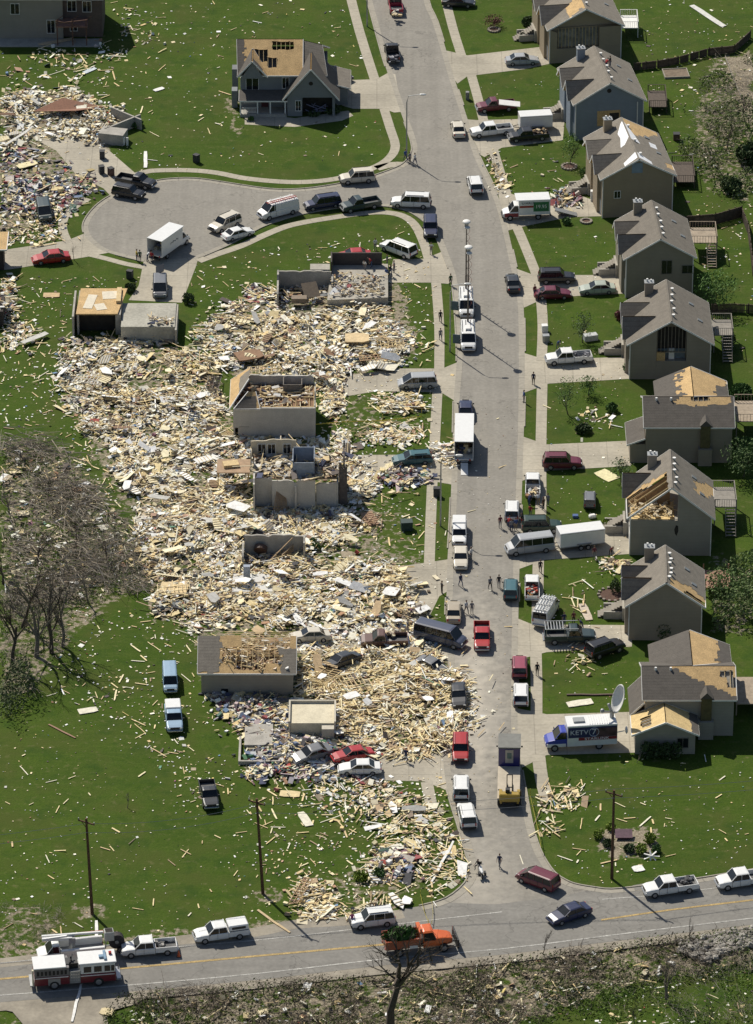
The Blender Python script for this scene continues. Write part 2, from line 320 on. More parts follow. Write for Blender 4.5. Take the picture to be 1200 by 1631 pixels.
for j in range(NY+1):
    for i in range(NX+1):
        x = X0+(X1-X0)*i/NX; y = Y0+(Y1-Y0)*j/NY; px, py = cam_px(x, y)
        d = 0
        for P, wt in DIRT:
            if inpoly(px+14*noise.noise((x*.2, y*.2, 1)), py+8*noise.noise((x*.2, y*.2, 5)), P): d = max(d, wt)
        z = 0.0
        if py > 1590-px*.105: z = -.25*abs(noise.noise((x*.35, y*.35, 3)))-.05*min(8, (py-1590+px*.105)/25)
        b.v.append((x, y, z)); dirt.append(d)
for j in range(NY):
    for i in range(NX): a = j*(NX+1)+i; b.f.append((a, a+1, a+NX+2, a+NX+1)); b.m.append(0); b.c.append(None)
o = b.build('ground', M_ground, smooth=True); tag(o, kind='structure')
at = o.data.attributes.new('dirt', 'FLOAT', 'POINT'); at.data.foreach_set('value', dirt)
b = MB()
for q in ((-2500, X0, -2500, 3500), (X1, 2500, -2500, 3500), (X0, X1, -2500, Y0), (X0, X1, Y1, 3500)):
    b.add([(q[0], q[2], 0), (q[1], q[2], 0), (q[1], q[3], 0), (q[0], q[3], 0)], [(0, 1, 2, 3)])
tag(b.build('ground', M_ground), kind='structure')
dustp = G(755, 1110); dustq = G(740, 1400); dustr = G(770, 1050)
M_road = surf_mat('weathered_road', (.238, .222, .192), .10, 1, dust=[(dustp.x, dustp.y, 4.2, 30, .9), (dustq.x+1, dustq.y, 6, 14, .5)])
M_hwy = surf_mat('highway_asphalt', (.205, .195, .175), .12, 2)
M_walk = surf_mat('pavement_concrete', (.37, .335, .265), .1, along=1.5)
M_drive = surf_mat('driveway_concrete', (.375, .34, .27), .12, joints=3.6)
M_gut = surf_mat('gutter_concrete', (.31, .285, .235), .12, along=3)
GN = gp(smooth(LEFT_N)); GRt = gp(smooth(RIGHT)); HN = gp(smooth(HWY_N))
HS = gp(smooth(HWY_S))
st = [p for p in GN]+gp([(731, 1320), (743, 1362), (748, 1385), (741, 1407), (725, 1424), (700, 1441), (790, 1444), (880, 1434), (948, 1418)])+[p for p in GRt if cam_px(p.x, p.y)[0] < 945][::-1]
sheet('road', st, .012, M_road, world=True)
k = [p for p in GRt if cam_px(p.x, p.y)[0] > 945]
sheet('highway', gp(smooth(HWY_N[:9]))+gp([(700, 1438), (790, 1441), (880, 1430)])+k+HS[::-1], .016, M_hwy, world=True)
DRIVES = [[(535, 128), (600, 126), (618, 116), (630, 118), (640, 178), (628, 179), (612, 173), (563, 173), (545, 168)],
    [(390, 198), (390, 180), (470, 188), (555, 176), (563, 184), (545, 192), (470, 202)],
    [(90, 240), (165, 232), (216, 276), (216, 292), (178, 314), (165, 300), (123, 280)], [(33, 210), (60, 203), (140, 216), (165, 232), (90, 240)],
    [(13, 397), (107, 383), (134, 372), (175, 402), (139, 409), (16, 429), (-30, 432), (-30, 400)], [(229, 416), (316, 411), (312, 425), (290, 482), (205, 478), (221, 455)],
    [(627, 413), (677, 412), (704, 401), (722, 447), (714, 452), (688, 450), (617, 450)],
    [(545, 600), (630, 587), (705, 587), (729, 577), (727, 640), (703, 625), (600, 623), (547, 632)], [(555, 725), (692, 724), (724, 712), (721, 772), (692, 767), (580, 766), (556, 756)],
    [(600, 905), (633, 903), (715, 891), (713, 942), (700, 950), (683, 985), (640, 985), (600, 940)], [(480, 1000), (664, 985), (712, 996), (716, 1054), (702, 1050), (650, 1034), (480, 1030)],
    [(560, 1205), (640, 1195), (707, 1202), (714, 1260), (676, 1245), (560, 1242)],
    [(710, 80), (745, 88), (875, 73), (882, 100), (835, 110), (745, 121), (729, 133), (721, 122)], [(744, 190), (760, 191), (900, 188), (897, 223), (800, 235), (772, 250), (763, 245)],
    [(792, 300), (830, 314), (927, 312), (962, 325), (964, 344), (905, 346), (827, 362), (807, 368)], [(823, 428), (848, 437), (918, 438), (992, 438), (1003, 467), (870, 474), (835, 490)],
    [(834, 562), (870, 573), (1008, 568), (1008, 603), (875, 611), (834, 626)], [(832, 695), (870, 708), (1004, 702), (1006, 742), (871, 750), (830, 767)],
    [(829, 843), (870, 843), (960, 845), (1008, 850), (1010, 882), (867, 892), (826, 907)], [(824, 985), (849, 995), (1007, 996), (1007, 1030), (871, 1039), (822, 1052)],
    [(822, 1128), (871, 1138), (1016, 1134), (1016, 1199), (871, 1203), (832, 1223), (824, 1190)]]
for P in DRIVES: sheet('driveway', P, .020, M_drive)
skips = [[(p.x, p.y) for p in gp(P)] for P in DRIVES]
WALKS = [([(555, -20), (573, 50), (597, 126)], 1.4), ([(612, 173), (622, 205), (630, 232), (622, 250), (600, 265), (560, 279), (520, 287), (475, 290), (430, 288), (385, 283), (345, 275), (300, 271), (240, 272), (214, 280)], 1.3),
    ([(141, 405), (170, 412), (200, 420), (232, 426)], 1.1), ([(107, 383), (100, 365), (102, 348), (118, 330), (140, 316)], 1.2), ([(316, 416), (345, 405), (383, 392), (420, 375), (455, 361), (490, 353), (533, 346), (575, 340), (610, 338), (640, 343), (660, 357), (674, 383), (683, 412)], 1.3),
    ([(695, 450), (700, 520), (700, 588)], 1.3), ([(697, 624), (693, 700), (692, 726)], 1.3), ([(689, 766), (686, 840), (684, 903)], 1.3), ([(680, 1246), (689, 1292)], 1.35),
    ([(703, -30), (721, 42), (736, 90)], 1.35), ([(751, 119), (762, 158), (771, 194)], 1.35), ([(785, 235), (795, 268), (809, 316)], 1.35), ([(823, 360), (836, 390), (856, 440)], 1.35), ([(862, 474), (865, 520), (863, 575)], 1.35), ([(864, 610), (863, 660), (862, 711)], 1.35),
    ([(862, 748), (862, 800), (861, 845)], 1.35), ([(858, 890), (857, 940), (856, 997)], 1.35), ([(854, 1037), (855, 1090), (855, 1138)], 1.35), ([(858, 1202), (863, 1240), (872, 1276)], 1.5), ([(600, 268), (625, 262), (645, 262)], 1.6)]
for i, (P, wd) in enumerate(WALKS): ribbon('pavement', gp(smooth(P)), -wd/2, wd/2, .026+.001*(i % 2), M_walk)
# gutters and kerbs
ribbon('gutter', GN, 0, .75, .024, M_gut); ribbon('kerb', GN, -.16, 0, -.02, M_gut, z1=.12, skip=skips)
ribbon('gutter', GRt, -.75, 0, .028, M_gut); ribbon('kerb', GRt, 0, .16, -.02, M_gut, z1=.12, skip=skips)
kr = gp(smooth([(668, 1444), (710, 1432), (741, 1407), (748, 1383), (743, 1362), (731, 1320), (720, 1285), (712, 1257)]))
ribbon('gutter', kr, -.9, 0, .031, M_gut); ribbon('kerb', kr, 0, .16, -.02, M_gut, z1=.12)
# highway markings
M_line = mat('white_road_paint', (.37, .36, .33), .8, .4, 1.2, fine=.4); M_yel = mat('yellow_road_paint', (.36, .255, .10), .8, .35, 1.2, fine=.4)
for P, wd, m in (([(-60, 1567), (0, 1560), (196, 1543), (413, 1523), (612, 1505), (640, 1502)], .34, M_yel), ([(958, 1466), (1067, 1450), (1200, 1434), (1270, 1425)], .3, M_yel),
    ([(-60, 1592), (0, 1586), (192, 1571), (413, 1551), (613, 1528), (800, 1512), (1000, 1487), (1200, 1463), (1270, 1454)], .2, M_line),
    ([(-60, 1541), (150, 1520), (400, 1499), (553, 1482), (680, 1467), (800, 1453)], .16, M_line), ([(960, 1433), (1040, 1427), (1110, 1419), (1270, 1398)], .16, M_line)):
    ribbon('road_marking', gp(smooth(P)), -wd/2, wd/2, .034, m)
M_sh = surf_mat('gravel_shoulder', (.27, .24, .19), .3); ribbon('road_shoulder', HS, 0, -1.6, .006, M_sh)
ribbon('road_shoulder', gp(smooth([(-60, 1537), (0, 1529), (150, 1512), (276, 1494), (395, 1482), (467, 1468), (557, 1462), (640, 1451)])), -1.5, .25, .020, M_sh)
sheet('dirt_track', [(-40, 1600), (100, 1592), (240, 1584), (215, 1600), (170, 1612), (175, 1660), (60, 1660), (20, 1612)], .010, M_sh)
sheet('road_patch', [(1008, 1411), (1043, 1405), (1048, 1413), (1012, 1419)], .040, M_hwy)
# ---------------- houses ----------------
def shingle(name, c): return mat('shingles_'+name, c, .95, .16, 1.3, fine=.22, bump=.3, stripe=(1, .36, .22, .16))
def siding(name, c): return mat('siding_'+name, c, .8, .08, .6, stripe=(2, .2, .16, .22))
SH_A = shingle('grey', (.205, .182, .150)); SH_B = shingle('charcoal', (.105, .093, .080)); SH_C = shingle('taupe', (.175, .155, .128))
TRIMW = M_white
def slope(root, A, B, C_, D, msh, state=None, nu=14, nv=26, name='roof', deck=None, trim=True, seed=0, under=True, rafters=True):
    # roof plane A(u0,v0) B(u1,v0) C(u1,v1) D(u0,v1); state(u,v) -> 0 shingle, 1 bare deck, 2 open between rafters, 3 nothing left
    A, B, C_, D = map(Vector, (A, B, C_, D)); nrm = (B-A).cross(D-A)
    if nrm.length < 1e-6: nrm = (B-A).cross(C_-A)
    nrm.normalize()
    if nrm.z < 0: nrm = -nrm
    P = lambda u, v: (A*(1-u)+B*u)*(1-v)+(D*(1-u)+C_*u)*v
    rnd = random.Random(seed)
    jit = {}
    def pt(i, j):
        if (i, j) not in jit:
            u, v = i/nu, j/nv
            if state and 0 < i < nu and 0 < j < nv: u += rnd.uniform(-.3, .3)/nu; v += rnd.uniform(-.3, .3)/nv
            jit[i, j] = P(u, v)
        return jit[i, j]
    s0 = MB(); s1 = MB(); op = set(); bot = MB()
    if not state: nu, nv = 1, 1
    for i in range(nu):
        for j in range(nv):
            st = 0
            if state:
                st = state((i+.5)/nu, (j+.5)/nv)
            q = [pt(i, j), pt(i+1, j), pt(i+1, j+1), pt(i, j+1)]
            if st <= 1: s1.add([p+nrm*.13 for p in q], [(0, 1, 2, 3)]); bot.add([p-nrm*.02 for p in q], [(3, 2, 1, 0)])
            if st == 0: s0.add([p+nrm*.155 for p in q], [(0, 1, 2, 3)])
            if st == 2: op.add(j)
    r = s0.build(name, msh, root, merge=True) if s0.f else None
    par = root
    if state and s1.f: s1.build('roof_deck', deck or M_ply, root)
    elif s1.f and under: bot.build('roof_underside', deck or M_ply, root)
    if rafters and state:
        rb = MB(); L = max((D-A).length, (C_-B).length); k = max(3, int(L/.6)); hit = False
        for i in range(k+1):
            v = i/k; jj = min(nv-1, int(v*nv))
            if jj in op: rb.bar(P(0, v)+nrm*.0, P(1, v)+nrm*.0, .05, .16); hit = True
        if hit: rb.build('rafters', M_lumber, root)
    if trim:
        t = MB(); w_ = .09
        for p, q in ((A, B), (B, C_), (C_, D)):
            if (p-q).length > .1: t.bar(p+nrm*.05, q+nrm*.05, w_, .2)
        t.build('fascia', TRIMW if trim is True else trim, root)
    return r
def ngrid(seed, su=3, sv=3):
    return lambda u, v: noise.noise((u*su+seed*7.3, v*sv+seed*3.1, seed))
def win(root, x, z, w_, h_, y=0, face='near', frame=None, lit=None):
    # framed window on a wall; face near (-y), left (-x)
    f = MB(); g = MB(); e = .07
    def bx(b, a0, a1, z0, z1, d0, d1):
        if face == 'near': b.b2(a0, a1, y-d1, y-d0, z0, z1)
        else: b.b2(y-d1, y-d0, a0, a1, z0, z1)
    bx(g, x, x+w_, z, z+h_, .005, .03)
    for a0, a1, z0, z1 in ((x-e, x, z-e, z+h_+e), (x+w_, x+w_+e, z-e, z+h_+e), (x, x+w_, z-e, z), (x, x+w_, z+h_, z+h_+e), (x+w_/2-.025, x+w_/2+.025, z, z+h_)): bx(f, a0, a1, z0, z1, .0, .07)
    o = f.build('window', frame or M_white, root); g.build('pane', lit or M_glass, o); return o
def steps(root, x, y, w_, n, rise=.17, run=.3, z0=0, dirx=1, m=None):
    m = m or mat('step_concrete', (.27, .245, .205), .95, .15, 1)
    b = MB()
    k = MB(); poly = [(x, z0), (x+n*run, z0), (x+n*run, z0+n*rise-.08)]; k.yprism(poly, y+.1, y+w_-.1); st = k.build('front_steps', mat('step_gap_shade', (.10, .09, .075), .95, .2), root)  # wedge coloured dark to paint the shaded gaps between treads
    for i in range(n):
        b = MB(); a = x+i*run; b.b2(a, a+run+.02, y, y+w_, z0+(i+1)*rise-.085, z0+(i+1)*rise); b.build('tread', m, st)
    return st
def place(exl, eyl, exr, eyr, by, ya, yf, rz, oh=.4):
    s = sc(by); k = cn(by); c_ = math.cos(rz)
    w_ = (exr-exl)/s/c_-2*oh; wh = (by-(eyl+eyr)/2)/(s*k); rise = ((eyl+eyr)/2-ya)/(s*k)
    d = (ya-yf)/(sc(ya)*sn(ya))/c_-2*oh
    return G(exl+oh*s, by+(eyl-eyr)/2), w_, d, wh, rise
def gable_house(name, label, P, sid, msh, rz=0, L=None, Rr=None, group='houses along the right side of the street', cat='house', cross=((.12, .42, .72), (.5, .86, .62)), chim=(.28, .93), vents=5, near_open=None, lower=None, wins=(), rx=.5, extra=None, steps_at=.62, ventcol=None):
    loc, w_, d, wh, rise = P; oh = .4
    root = empty(name, loc, rz, label, cat, group); root['w'] = w_; root['d'] = d; root['wh'] = wh; root['rise'] = rise
    rxx = w_*rx; sl_ = rise/(w_/2+oh); zt = wh; zr = wh+rise
    pent = [(0, 0), (w_, 0), (w_, wh+sl_*oh-.16), (rxx, zr-.2), (0, wh+sl_*oh-.16)]
    b = MB()
    if near_open is None: b.yprism(pent, 0, d)
    else: near_open(b, root, w_, d, wh, rise, pent)
    b.build('wall', sid, root)
    tr = MB()
    for x in (0, w_): tr.b2(x-.06, x+.06, -.05, .05, 0, wh+sl_*oh-.2)
    tr.build('corner_trim', M_white if ventcol is None else ventcol, root)
    slope(root, (rxx, -oh, zr), (-oh, -oh, wh), (-oh, d+oh, wh), (rxx, d+oh, zr), msh, L, seed=3)
    slope(root, (rxx, -oh, zr), (w_+oh, -oh, wh), (w_+oh, d+oh, wh), (rxx, d+oh, zr), msh, Rr, seed=5)
    rc = MB(); rc.bar((rxx, -oh, zr+.17), (rxx, d+oh, zr+.17), .22, .05); rc.build('ridge_cap', msh, root)
    # cross gables on the street side
    for (v0, v1, hh) in cross:
        y0 = d*v0; y1 = d*v1; ym = (y0+y1)/2; zc = wh+rise*hh; xe = -oh-.5; xi = (zc-wh)/sl_-oh+.15
        hb = (y1-y0)/2; zb = wh+.02
        slope(root, (xi, ym, zc), (xe, ym, zc), (xe, y0, zb), (xe+.5, y0, zb), msh, None, trim=False)
        slope(root, (xi, ym, zc), (xe, ym, zc), (xe, y1, zb), (xe+.5, y1, zb), msh, None, trim=False)
        g = MB(); g.add([(xe+.35, y0+.2, zb-.4), (xe+.35, y1-.2, zb-.4), (xe+.35, ym, zc-.1), (xe+.5, y0+.2, zb-.4), (xe+.5, y1-.2, zb-.4), (xe+.5, ym, zc-.1)], [(0, 1, 2), (3, 5, 4), (0, 2, 5, 3), (1, 4, 5, 2), (0, 3, 4, 1)]); g.build('gable_wall', sid, root)
        f = MB(); f.bar((xe, y0, zb), (xe, ym, zc+.05), .08, .2); f.bar((xe, y1, zb), (xe, ym, zc+.05), .08, .2); f.build('fascia', M_white, root)
        f = MB(); f.b2(-.45, 0, y0+.3, y1-.3, 0, wh-.1); f.build('bay_wall', sid, root)
    if chim:
        cx, cyy = w_*chim[0], d*chim[1]; zc0 = wh+sl_*(cx+oh)
        b = MB(); b.b2(cx-.55, cx+.55, cyy-.45, cyy+.45, zc0-.4, zc0+1.75); c = b.build('chimney', sid, root)
        b = MB(); b.b2(cx-.63, cx+.63, cyy-.53, cyy+.53, zc0+1.752, zc0+1.85); b.build('chimney_cap', M_galv, c)
        b = MB(); b.cyl((cx-.25, cyy, zc0+1.85), (cx-.25, cyy, zc0+2.25), .13); b.cyl((cx+.25, cyy, zc0+1.85), (cx+.25, cyy, zc0+2.15), .11); b.build('flue', M_white, c)
    rnd = random.Random(len(label))
    for i in range(vents):
        v = .12+.7*i/max(1, vents-1); x = rxx+.35+.3*rnd.random(); z = zr-sl_*(x-rxx)+.15; y = d*v
        b = MB(); b.cyl((x, y, z-.1), (x, y, z+.28), .12, 8); b.cyl((x, y, z+.28), (x, y, z+.36), .22, 8); b.build('roof_vent', M_white, root, smooth=False)
    for v, uu in ((.4, .72), (.72, .55)):
        x = rxx+(w_+oh-rxx)*uu; z = zr-sl_*(x-rxx)+.2; b = MB(); b.box((x, d*v, z), (.7, .5, .16), M=Matrix.Rotation(math.atan(sl_), 3, 'Y')); b.build('roof_louvre', M_galv, root)
    for q in wins: win(root, *q)
    # street side: garage doors, entry, steps
    g = MB(); g.b2(-.04, -.003, d*.08, d*.08+2.6, 0, 2.1); g.b2(-.04, -.003, d*.08+2.9, d*.08+5.0, 0, 2.1); g.build('garage_door', M_white, root)
    win(root, d*.66, 3.2, 1.1, 1.4, y=0, face='left')
    if steps_at is not None:
        y = d*steps_at; steps(root, -3.6, y, 1.5, 9, .19, .32)
        b = MB(); b.b2(-.72, -.01, y-.6, y+2.4, 0, 1.72); b.build('porch_slab', M_conc, root)
        b = MB(); b.b2(-2.9, -.73, y+1.75, y+2.0, 0, 1.0); b.b2(-2.9, -.73, y-.25, y-.01, 0, 1.0); b.build('retaining_wall', M_foundation, root)
    if extra: extra(root, w_, d, wh, rise)
    return root
S_tan = siding('tan', (.31, .25, .17)); S_blue = siding('blue_grey', (.20, .24, .29)); S_taupe = siding('taupe', (.27, .235, .185)); S_olive = siding('olive', (.25, .225, .175)); S_grey = siding('grey', (.31, .285, .24))
def patch(root, pts, m, name, th=.012, parent=None):
    pts = [Vector(p) for p in pts]; n = (pts[1]-pts[0]).cross(pts[2]-pts[0]).normalized()
    if n.z < 0: n = -n
    b = MB(); k = len(pts); b.add(pts+[p+n*th for p in pts], [list(range(k))[::-1], list(range(k, 2*k))]+[(i, (i+1) % k, k+(i+1) % k, k+i) for i in range(k)]); return b.build(name, m, root)
M_tarp = mat('white_tarp', (.74, .75, .77), .5, .12, 1.5, bump=.4); M_glassb = mat('blue_pane', (.18, .25, .33), .25, .2, 1)
# torn near wall of the topmost house
def open1(b, root, w_, d, wh, rise, pent):
    b.b2(0, w_, .6, d, 0, wh); b.b2(0, w_, 0, .59, 0, wh*.42)
    b.yprism([(0, wh*.42+.01), (1.1, wh*.42+.01), (1.1, wh*.9), (0, wh)], 0, .58); b.yprism([(w_-3.2, wh*.42+.01), (w_, wh*.42+.01), (w_, wh), (w_-3.2, wh)], 0, .58)
    b.yprism([(0, wh+.01), (w_, wh+.01), (w_/2, wh+rise-.4)], .8, d)
    k = MB(); k.b2(1.2, w_-3.3, .5, .58, wh*.44, wh*.95); k.build('torn_wall_lining', mat('pale_insulation', (.24, .23, .20), .9, .5, 1.2), root)
    s = MB()
    for i in range(12): s.b2(1.3+i*.5, 1.36+i*.5, .3, .45, wh*.42, wh*1.0)
    s.build('wall_stud', M_lumber, root)
def st1(u, v):
    n = .12*noise.noise((u*9, v*9, 1)); return 1 if (.02 < v+n < .3 and u < .42+n) else 0
H1 = gable_house('split_level_house', 'taupe house farthest up the right side, front gable wall torn open', place(871, 48, 994, 40, 97, 14, -48, R(9)), S_tan, SH_A, R(9), L=st1, near_open=open1, chim=None)
def ex2(root, w_, d, wh, rise):
    b = MB(); b.b2(w_*.32, w_*.66, -.05, -.004, 2.0, 4.3); b.build('boarded_window', M_ply, root)
    b = MB(); b.b2(w_*.5, w_*.64, -.09, -.052, 2.0, 3.9); b.build('doorway_shade_slab', M_dark, root)  # dark slab paints the shade of an open doorway
    b = MB(); b.cyl((w_*.49, -.06, wh+rise*.6), (w_*.49, -.003, wh+rise*.6), .32, 12); b.build('gable_vent', M_dark, root)
    b = MB(); b.b2(w_-.9, w_-.78, -.12, -.02, .1, wh-.1); b.build('downspout', M_white, root)
H2 = gable_house('split_level_house', 'blue grey house with boarded middle window and people on its roof', place(912, 167, 1029, 158, 219, 131, 73, R(8.6)), S_blue, SH_A, R(8.6), extra=ex2)
def ex3(root, w_, d, wh, rise):
    sl_ = rise/(w_/2+.4); z = lambda x: wh+rise-sl_*abs(x-w_/2)+.172
    def pp(L_, m, nm): patch(root, [(x, y, z(x)) for x, y in L_], m, nm)
    a = w_/2
    pp([(a-.03, d*.95), (a-.03, d*.55), (a-.9, d*.42), (a-1.5, d*.40), (a-1.1, d*.6), (a-1.2, d*.72), (a-.4, d*.9)], M_tarp, 'roof_tarp')
    pp([(a+.03, d*.95), (a+.03, d*.5), (a+1.3, d*.45), (a+1.0, d*.62), (a+.5, d*.8)], M_tarp, 'roof_tarp')
    pp([(a-.03, d*.02), (a-.03, d*.16), (a-1.9, d*.05), (a-1.9, -.3)], M_tarp, 'roof_tarp'); pp([(a+.03, d*.02), (a+.03, d*.16), (a+1.9, d*.05), (a+1.9, -.3)], M_tarp, 'roof_tarp')
    b = MB(); b.b2(a-.9, a+.6, -.05, -.003, wh+rise*.25, wh+rise*.8); b.build('gable_opening', M_glassb, root)
    patch(root, [(w_*.8, d*.5, z(w_*.8)), (w_*.9, d*.5, z(w_*.9)), (w_*.9, d*.62, z(w_*.9)), (w_*.8, d*.62, z(w_*.8))], M_tarp, 'skylight')
def st3(u, v): return 1 if (v > .66 and u < .95 and u < (v-.55)*2.6) or (.1 < v < .25 and u > .8) else 0
H3 = gable_house('split_level_house', 'tan house with white tarps over the ridge of its roof', place(955, 286, 1076, 278, 343, 253, 187, R(8)), S_tan, SH_A, R(8), Rr=st3, extra=ex3, wins=((1.6, 2.9, .8, 1.0),), vents=3)
H4 = gable_house('split_level_house', 'olive grey house with two dark windows in its near gable wall', place(992, 413, 1108, 407, 471, 379, 318, R(3.5)), S_olive, SH_C, R(3.5), wins=((4.7, 3.4, 1.3, 1.9, 0, 'near', mat('dull_frame', (.16, .15, .13), .7, .1)), (7.4, 3.4, 1.5, 1.1, 0, 'near', mat('dull_frame', (.16, .15, .13), .7, .1))), vents=5)
def open5(b, root, w_, d, wh, rise, pent):
    x0, x1 = w_*.33, w_*.70; z1 = 2.6
    b.b2(0, w_, .9, d, 0, wh); b.yprism([(0, wh+.01), (w_, wh+.01), (w_/2, wh+rise-.35)], .9, d)
    b.b2(x0, x1, 0, .89, 0, z1)
    top = lambda x: wh+rise*(1-abs(x-w_/2)/(w_/2))-.3+.2
    b.yprism([(0, 0), (x0-.01, 0), (x0-.01, top(x0)), (0, wh+.1)], 0, .89); b.yprism([(x1+.01, 0), (w_, 0), (w_, wh+.1), (x1+.01, top(x1))], 0, .89)
    s = MB()
    for i in range(9):
        x = x0+.1+(x1-x0-.2)*i/8; s.b2(x-.03, x+.03, .12, .24, wh*.78, top(x)-.15)
    s.b2(x0+.02, x1-.02, .1, .26, wh*.78-.12, wh*.78); s.build('gable_stud', mat('weathered_stud', (.22, .19, .15), .9, .2), root)
    k = MB(); k.b2(x0+.1, x1-.1, .8, .88, z1, wh*.8); k.build('room_wall', mat('room_paint', (.13, .17, .20), .8, .2), root)
    k = MB(); k.b2(x0+.02, x0+1.1, .1, .2, z1, wh*.78); k.build('torn_sheathing', M_ply, root)
    k = MB(); k.b2(x0+1.6, x0+2.3, .55, .78, z1, z1+1.5); k.build('interior_door', M_white, root)
    k = MB(); k.b2(x0+.1, x1-.1, .82, .89, wh*.8+.01, wh+rise*.62); k.build('attic_shade_sheet', M_dark, root)  # dark sheet before the solid block paints the attic's shade
H5 = gable_house('split_level_house', 'taupe house with its gable wall ripped open to bare studs', place(998, 549, 1136, 547, 603, 511, 445, R(.6)), S_taupe, SH_C, R(.6), near_open=open5, vents=5)
def st7L(u, v):
    n = .08*noise.noise((u*8, v*8, 4)); return 3 if v < .42+n+.1*u and u > .08 else (1 if v < .48+n+.1*u and u > .05 else 0)
def st7R(u, v):
    n = .1*noise.noise((u*8, v*8, 9)); return 1 if .55 < u+n and abs(v+n-.55-.5*(u-.7)) < .16 else 0
def open7(b, root, w_, d, wh, rise, pent):
    b.b2(0, w_, 0, d, 0, wh-.3); b.yprism([(w_/2+.8, wh-.29), (w_, wh-.29), (w_, wh+.05), (w_/2+.8, wh+rise*.8)], 0, .25)
    k = MB(); k.b2(.1, w_/2+.4, .1, d*.5, wh-.29, wh-.2); k.build('attic_floor', M_osb, root)
    k = MB(); k.add([(w_/2, d*.42, wh-.19), (-.3, d*.42, wh-.1), (w_/2-.2, d*.42, wh+rise-.3), (w_/2, d*.42+.06, wh-.19), (-.3, d*.42+.06, wh-.1), (w_/2-.2, d*.42+.06, wh+rise-.3)], [(0, 1, 2), (3, 5, 4), (0, 2, 5, 3), (1, 4, 5, 2)]); k.build('attic_partition', mat('brown_sheathing', (.30, .19, .10), .9, .25, 2), root)
    r = MB(); rnd = random.Random(8)
    for i in range(8): y = .3+i*.62; r.bar((w_/2, y, wh+rise-.3), (-.2, y, wh-.0), .05, .14) if i not in (2, 3, 5) else None
    for i in range(60):
        x, y = rnd.uniform(.3, w_/2), rnd.uniform(.1, d*.4); a = rnd.uniform(0, 6); l = rnd.uniform(.4, 1.6); r.bar((x, y, wh-.1+rnd.random()*.8), (x+l*math.cos(a), y+l*math.sin(a), wh-.1+rnd.random()), .1, .05)
    r.build('broken_rafters', M_lumber, root)
    k = MB()
    for i in range(45): k.box((rnd.uniform(.4, w_/2), rnd.uniform(.1, d*.38), wh+rnd.uniform(-.1, .5)), (rnd.uniform(.2, .8), rnd.uniform(.2, .6), .08), M=Matrix.Rotation(rnd.uniform(0, 3), 3, 'Z') @ Matrix.Rotation(rnd.uniform(-.6, .6), 3, 'X'))
    k.build('attic_insulation', mat('cream_insulation', (.58, .50, .36), .95, .3), root)
H7 = gable_house('split_level_house', 'grey house whose near left roof is torn away over an attic of broken rafters', place(998, 825, 1137, 829, 886, 778, 718, R(-1.2)), S_grey, SH_A, R(-1.2), L=st7L, Rr=st7R, near_open=open7, cross=((.55, .9, .6),), extra=lambda root, w_, d, wh, rise: patch(root, [(5.4, -.01, 3.0), (5.6, -.01, 2.7), (5.8, -.01, 3.4), (5.75, -.01, 4.1), (5.5, -.01, 4.2), (5.3, -.01, 3.6)], M_dark, 'wall_gash'))  # gash is a dark patch, shade of the hole put into its colour
def st8(u, v):
    n = .08*noise.noise((u*8, v*8, 2)); return 0 if v+n*.6 > .3-.25*abs(u-.6) or u < .05 else (1 if u+n < .45 or v > .12 else 2)
H8 = gable_house('split_level_house', 'taupe house with bare decking along the near right edge of its roof', place(996, 965, 1122, 966, 1020, 927, 868, R(-1.8)), S_taupe, SH_A, R(-1.8), Rr=st8, cross=((.15, .45, .7), (.55, .9, .6)), vents=6)
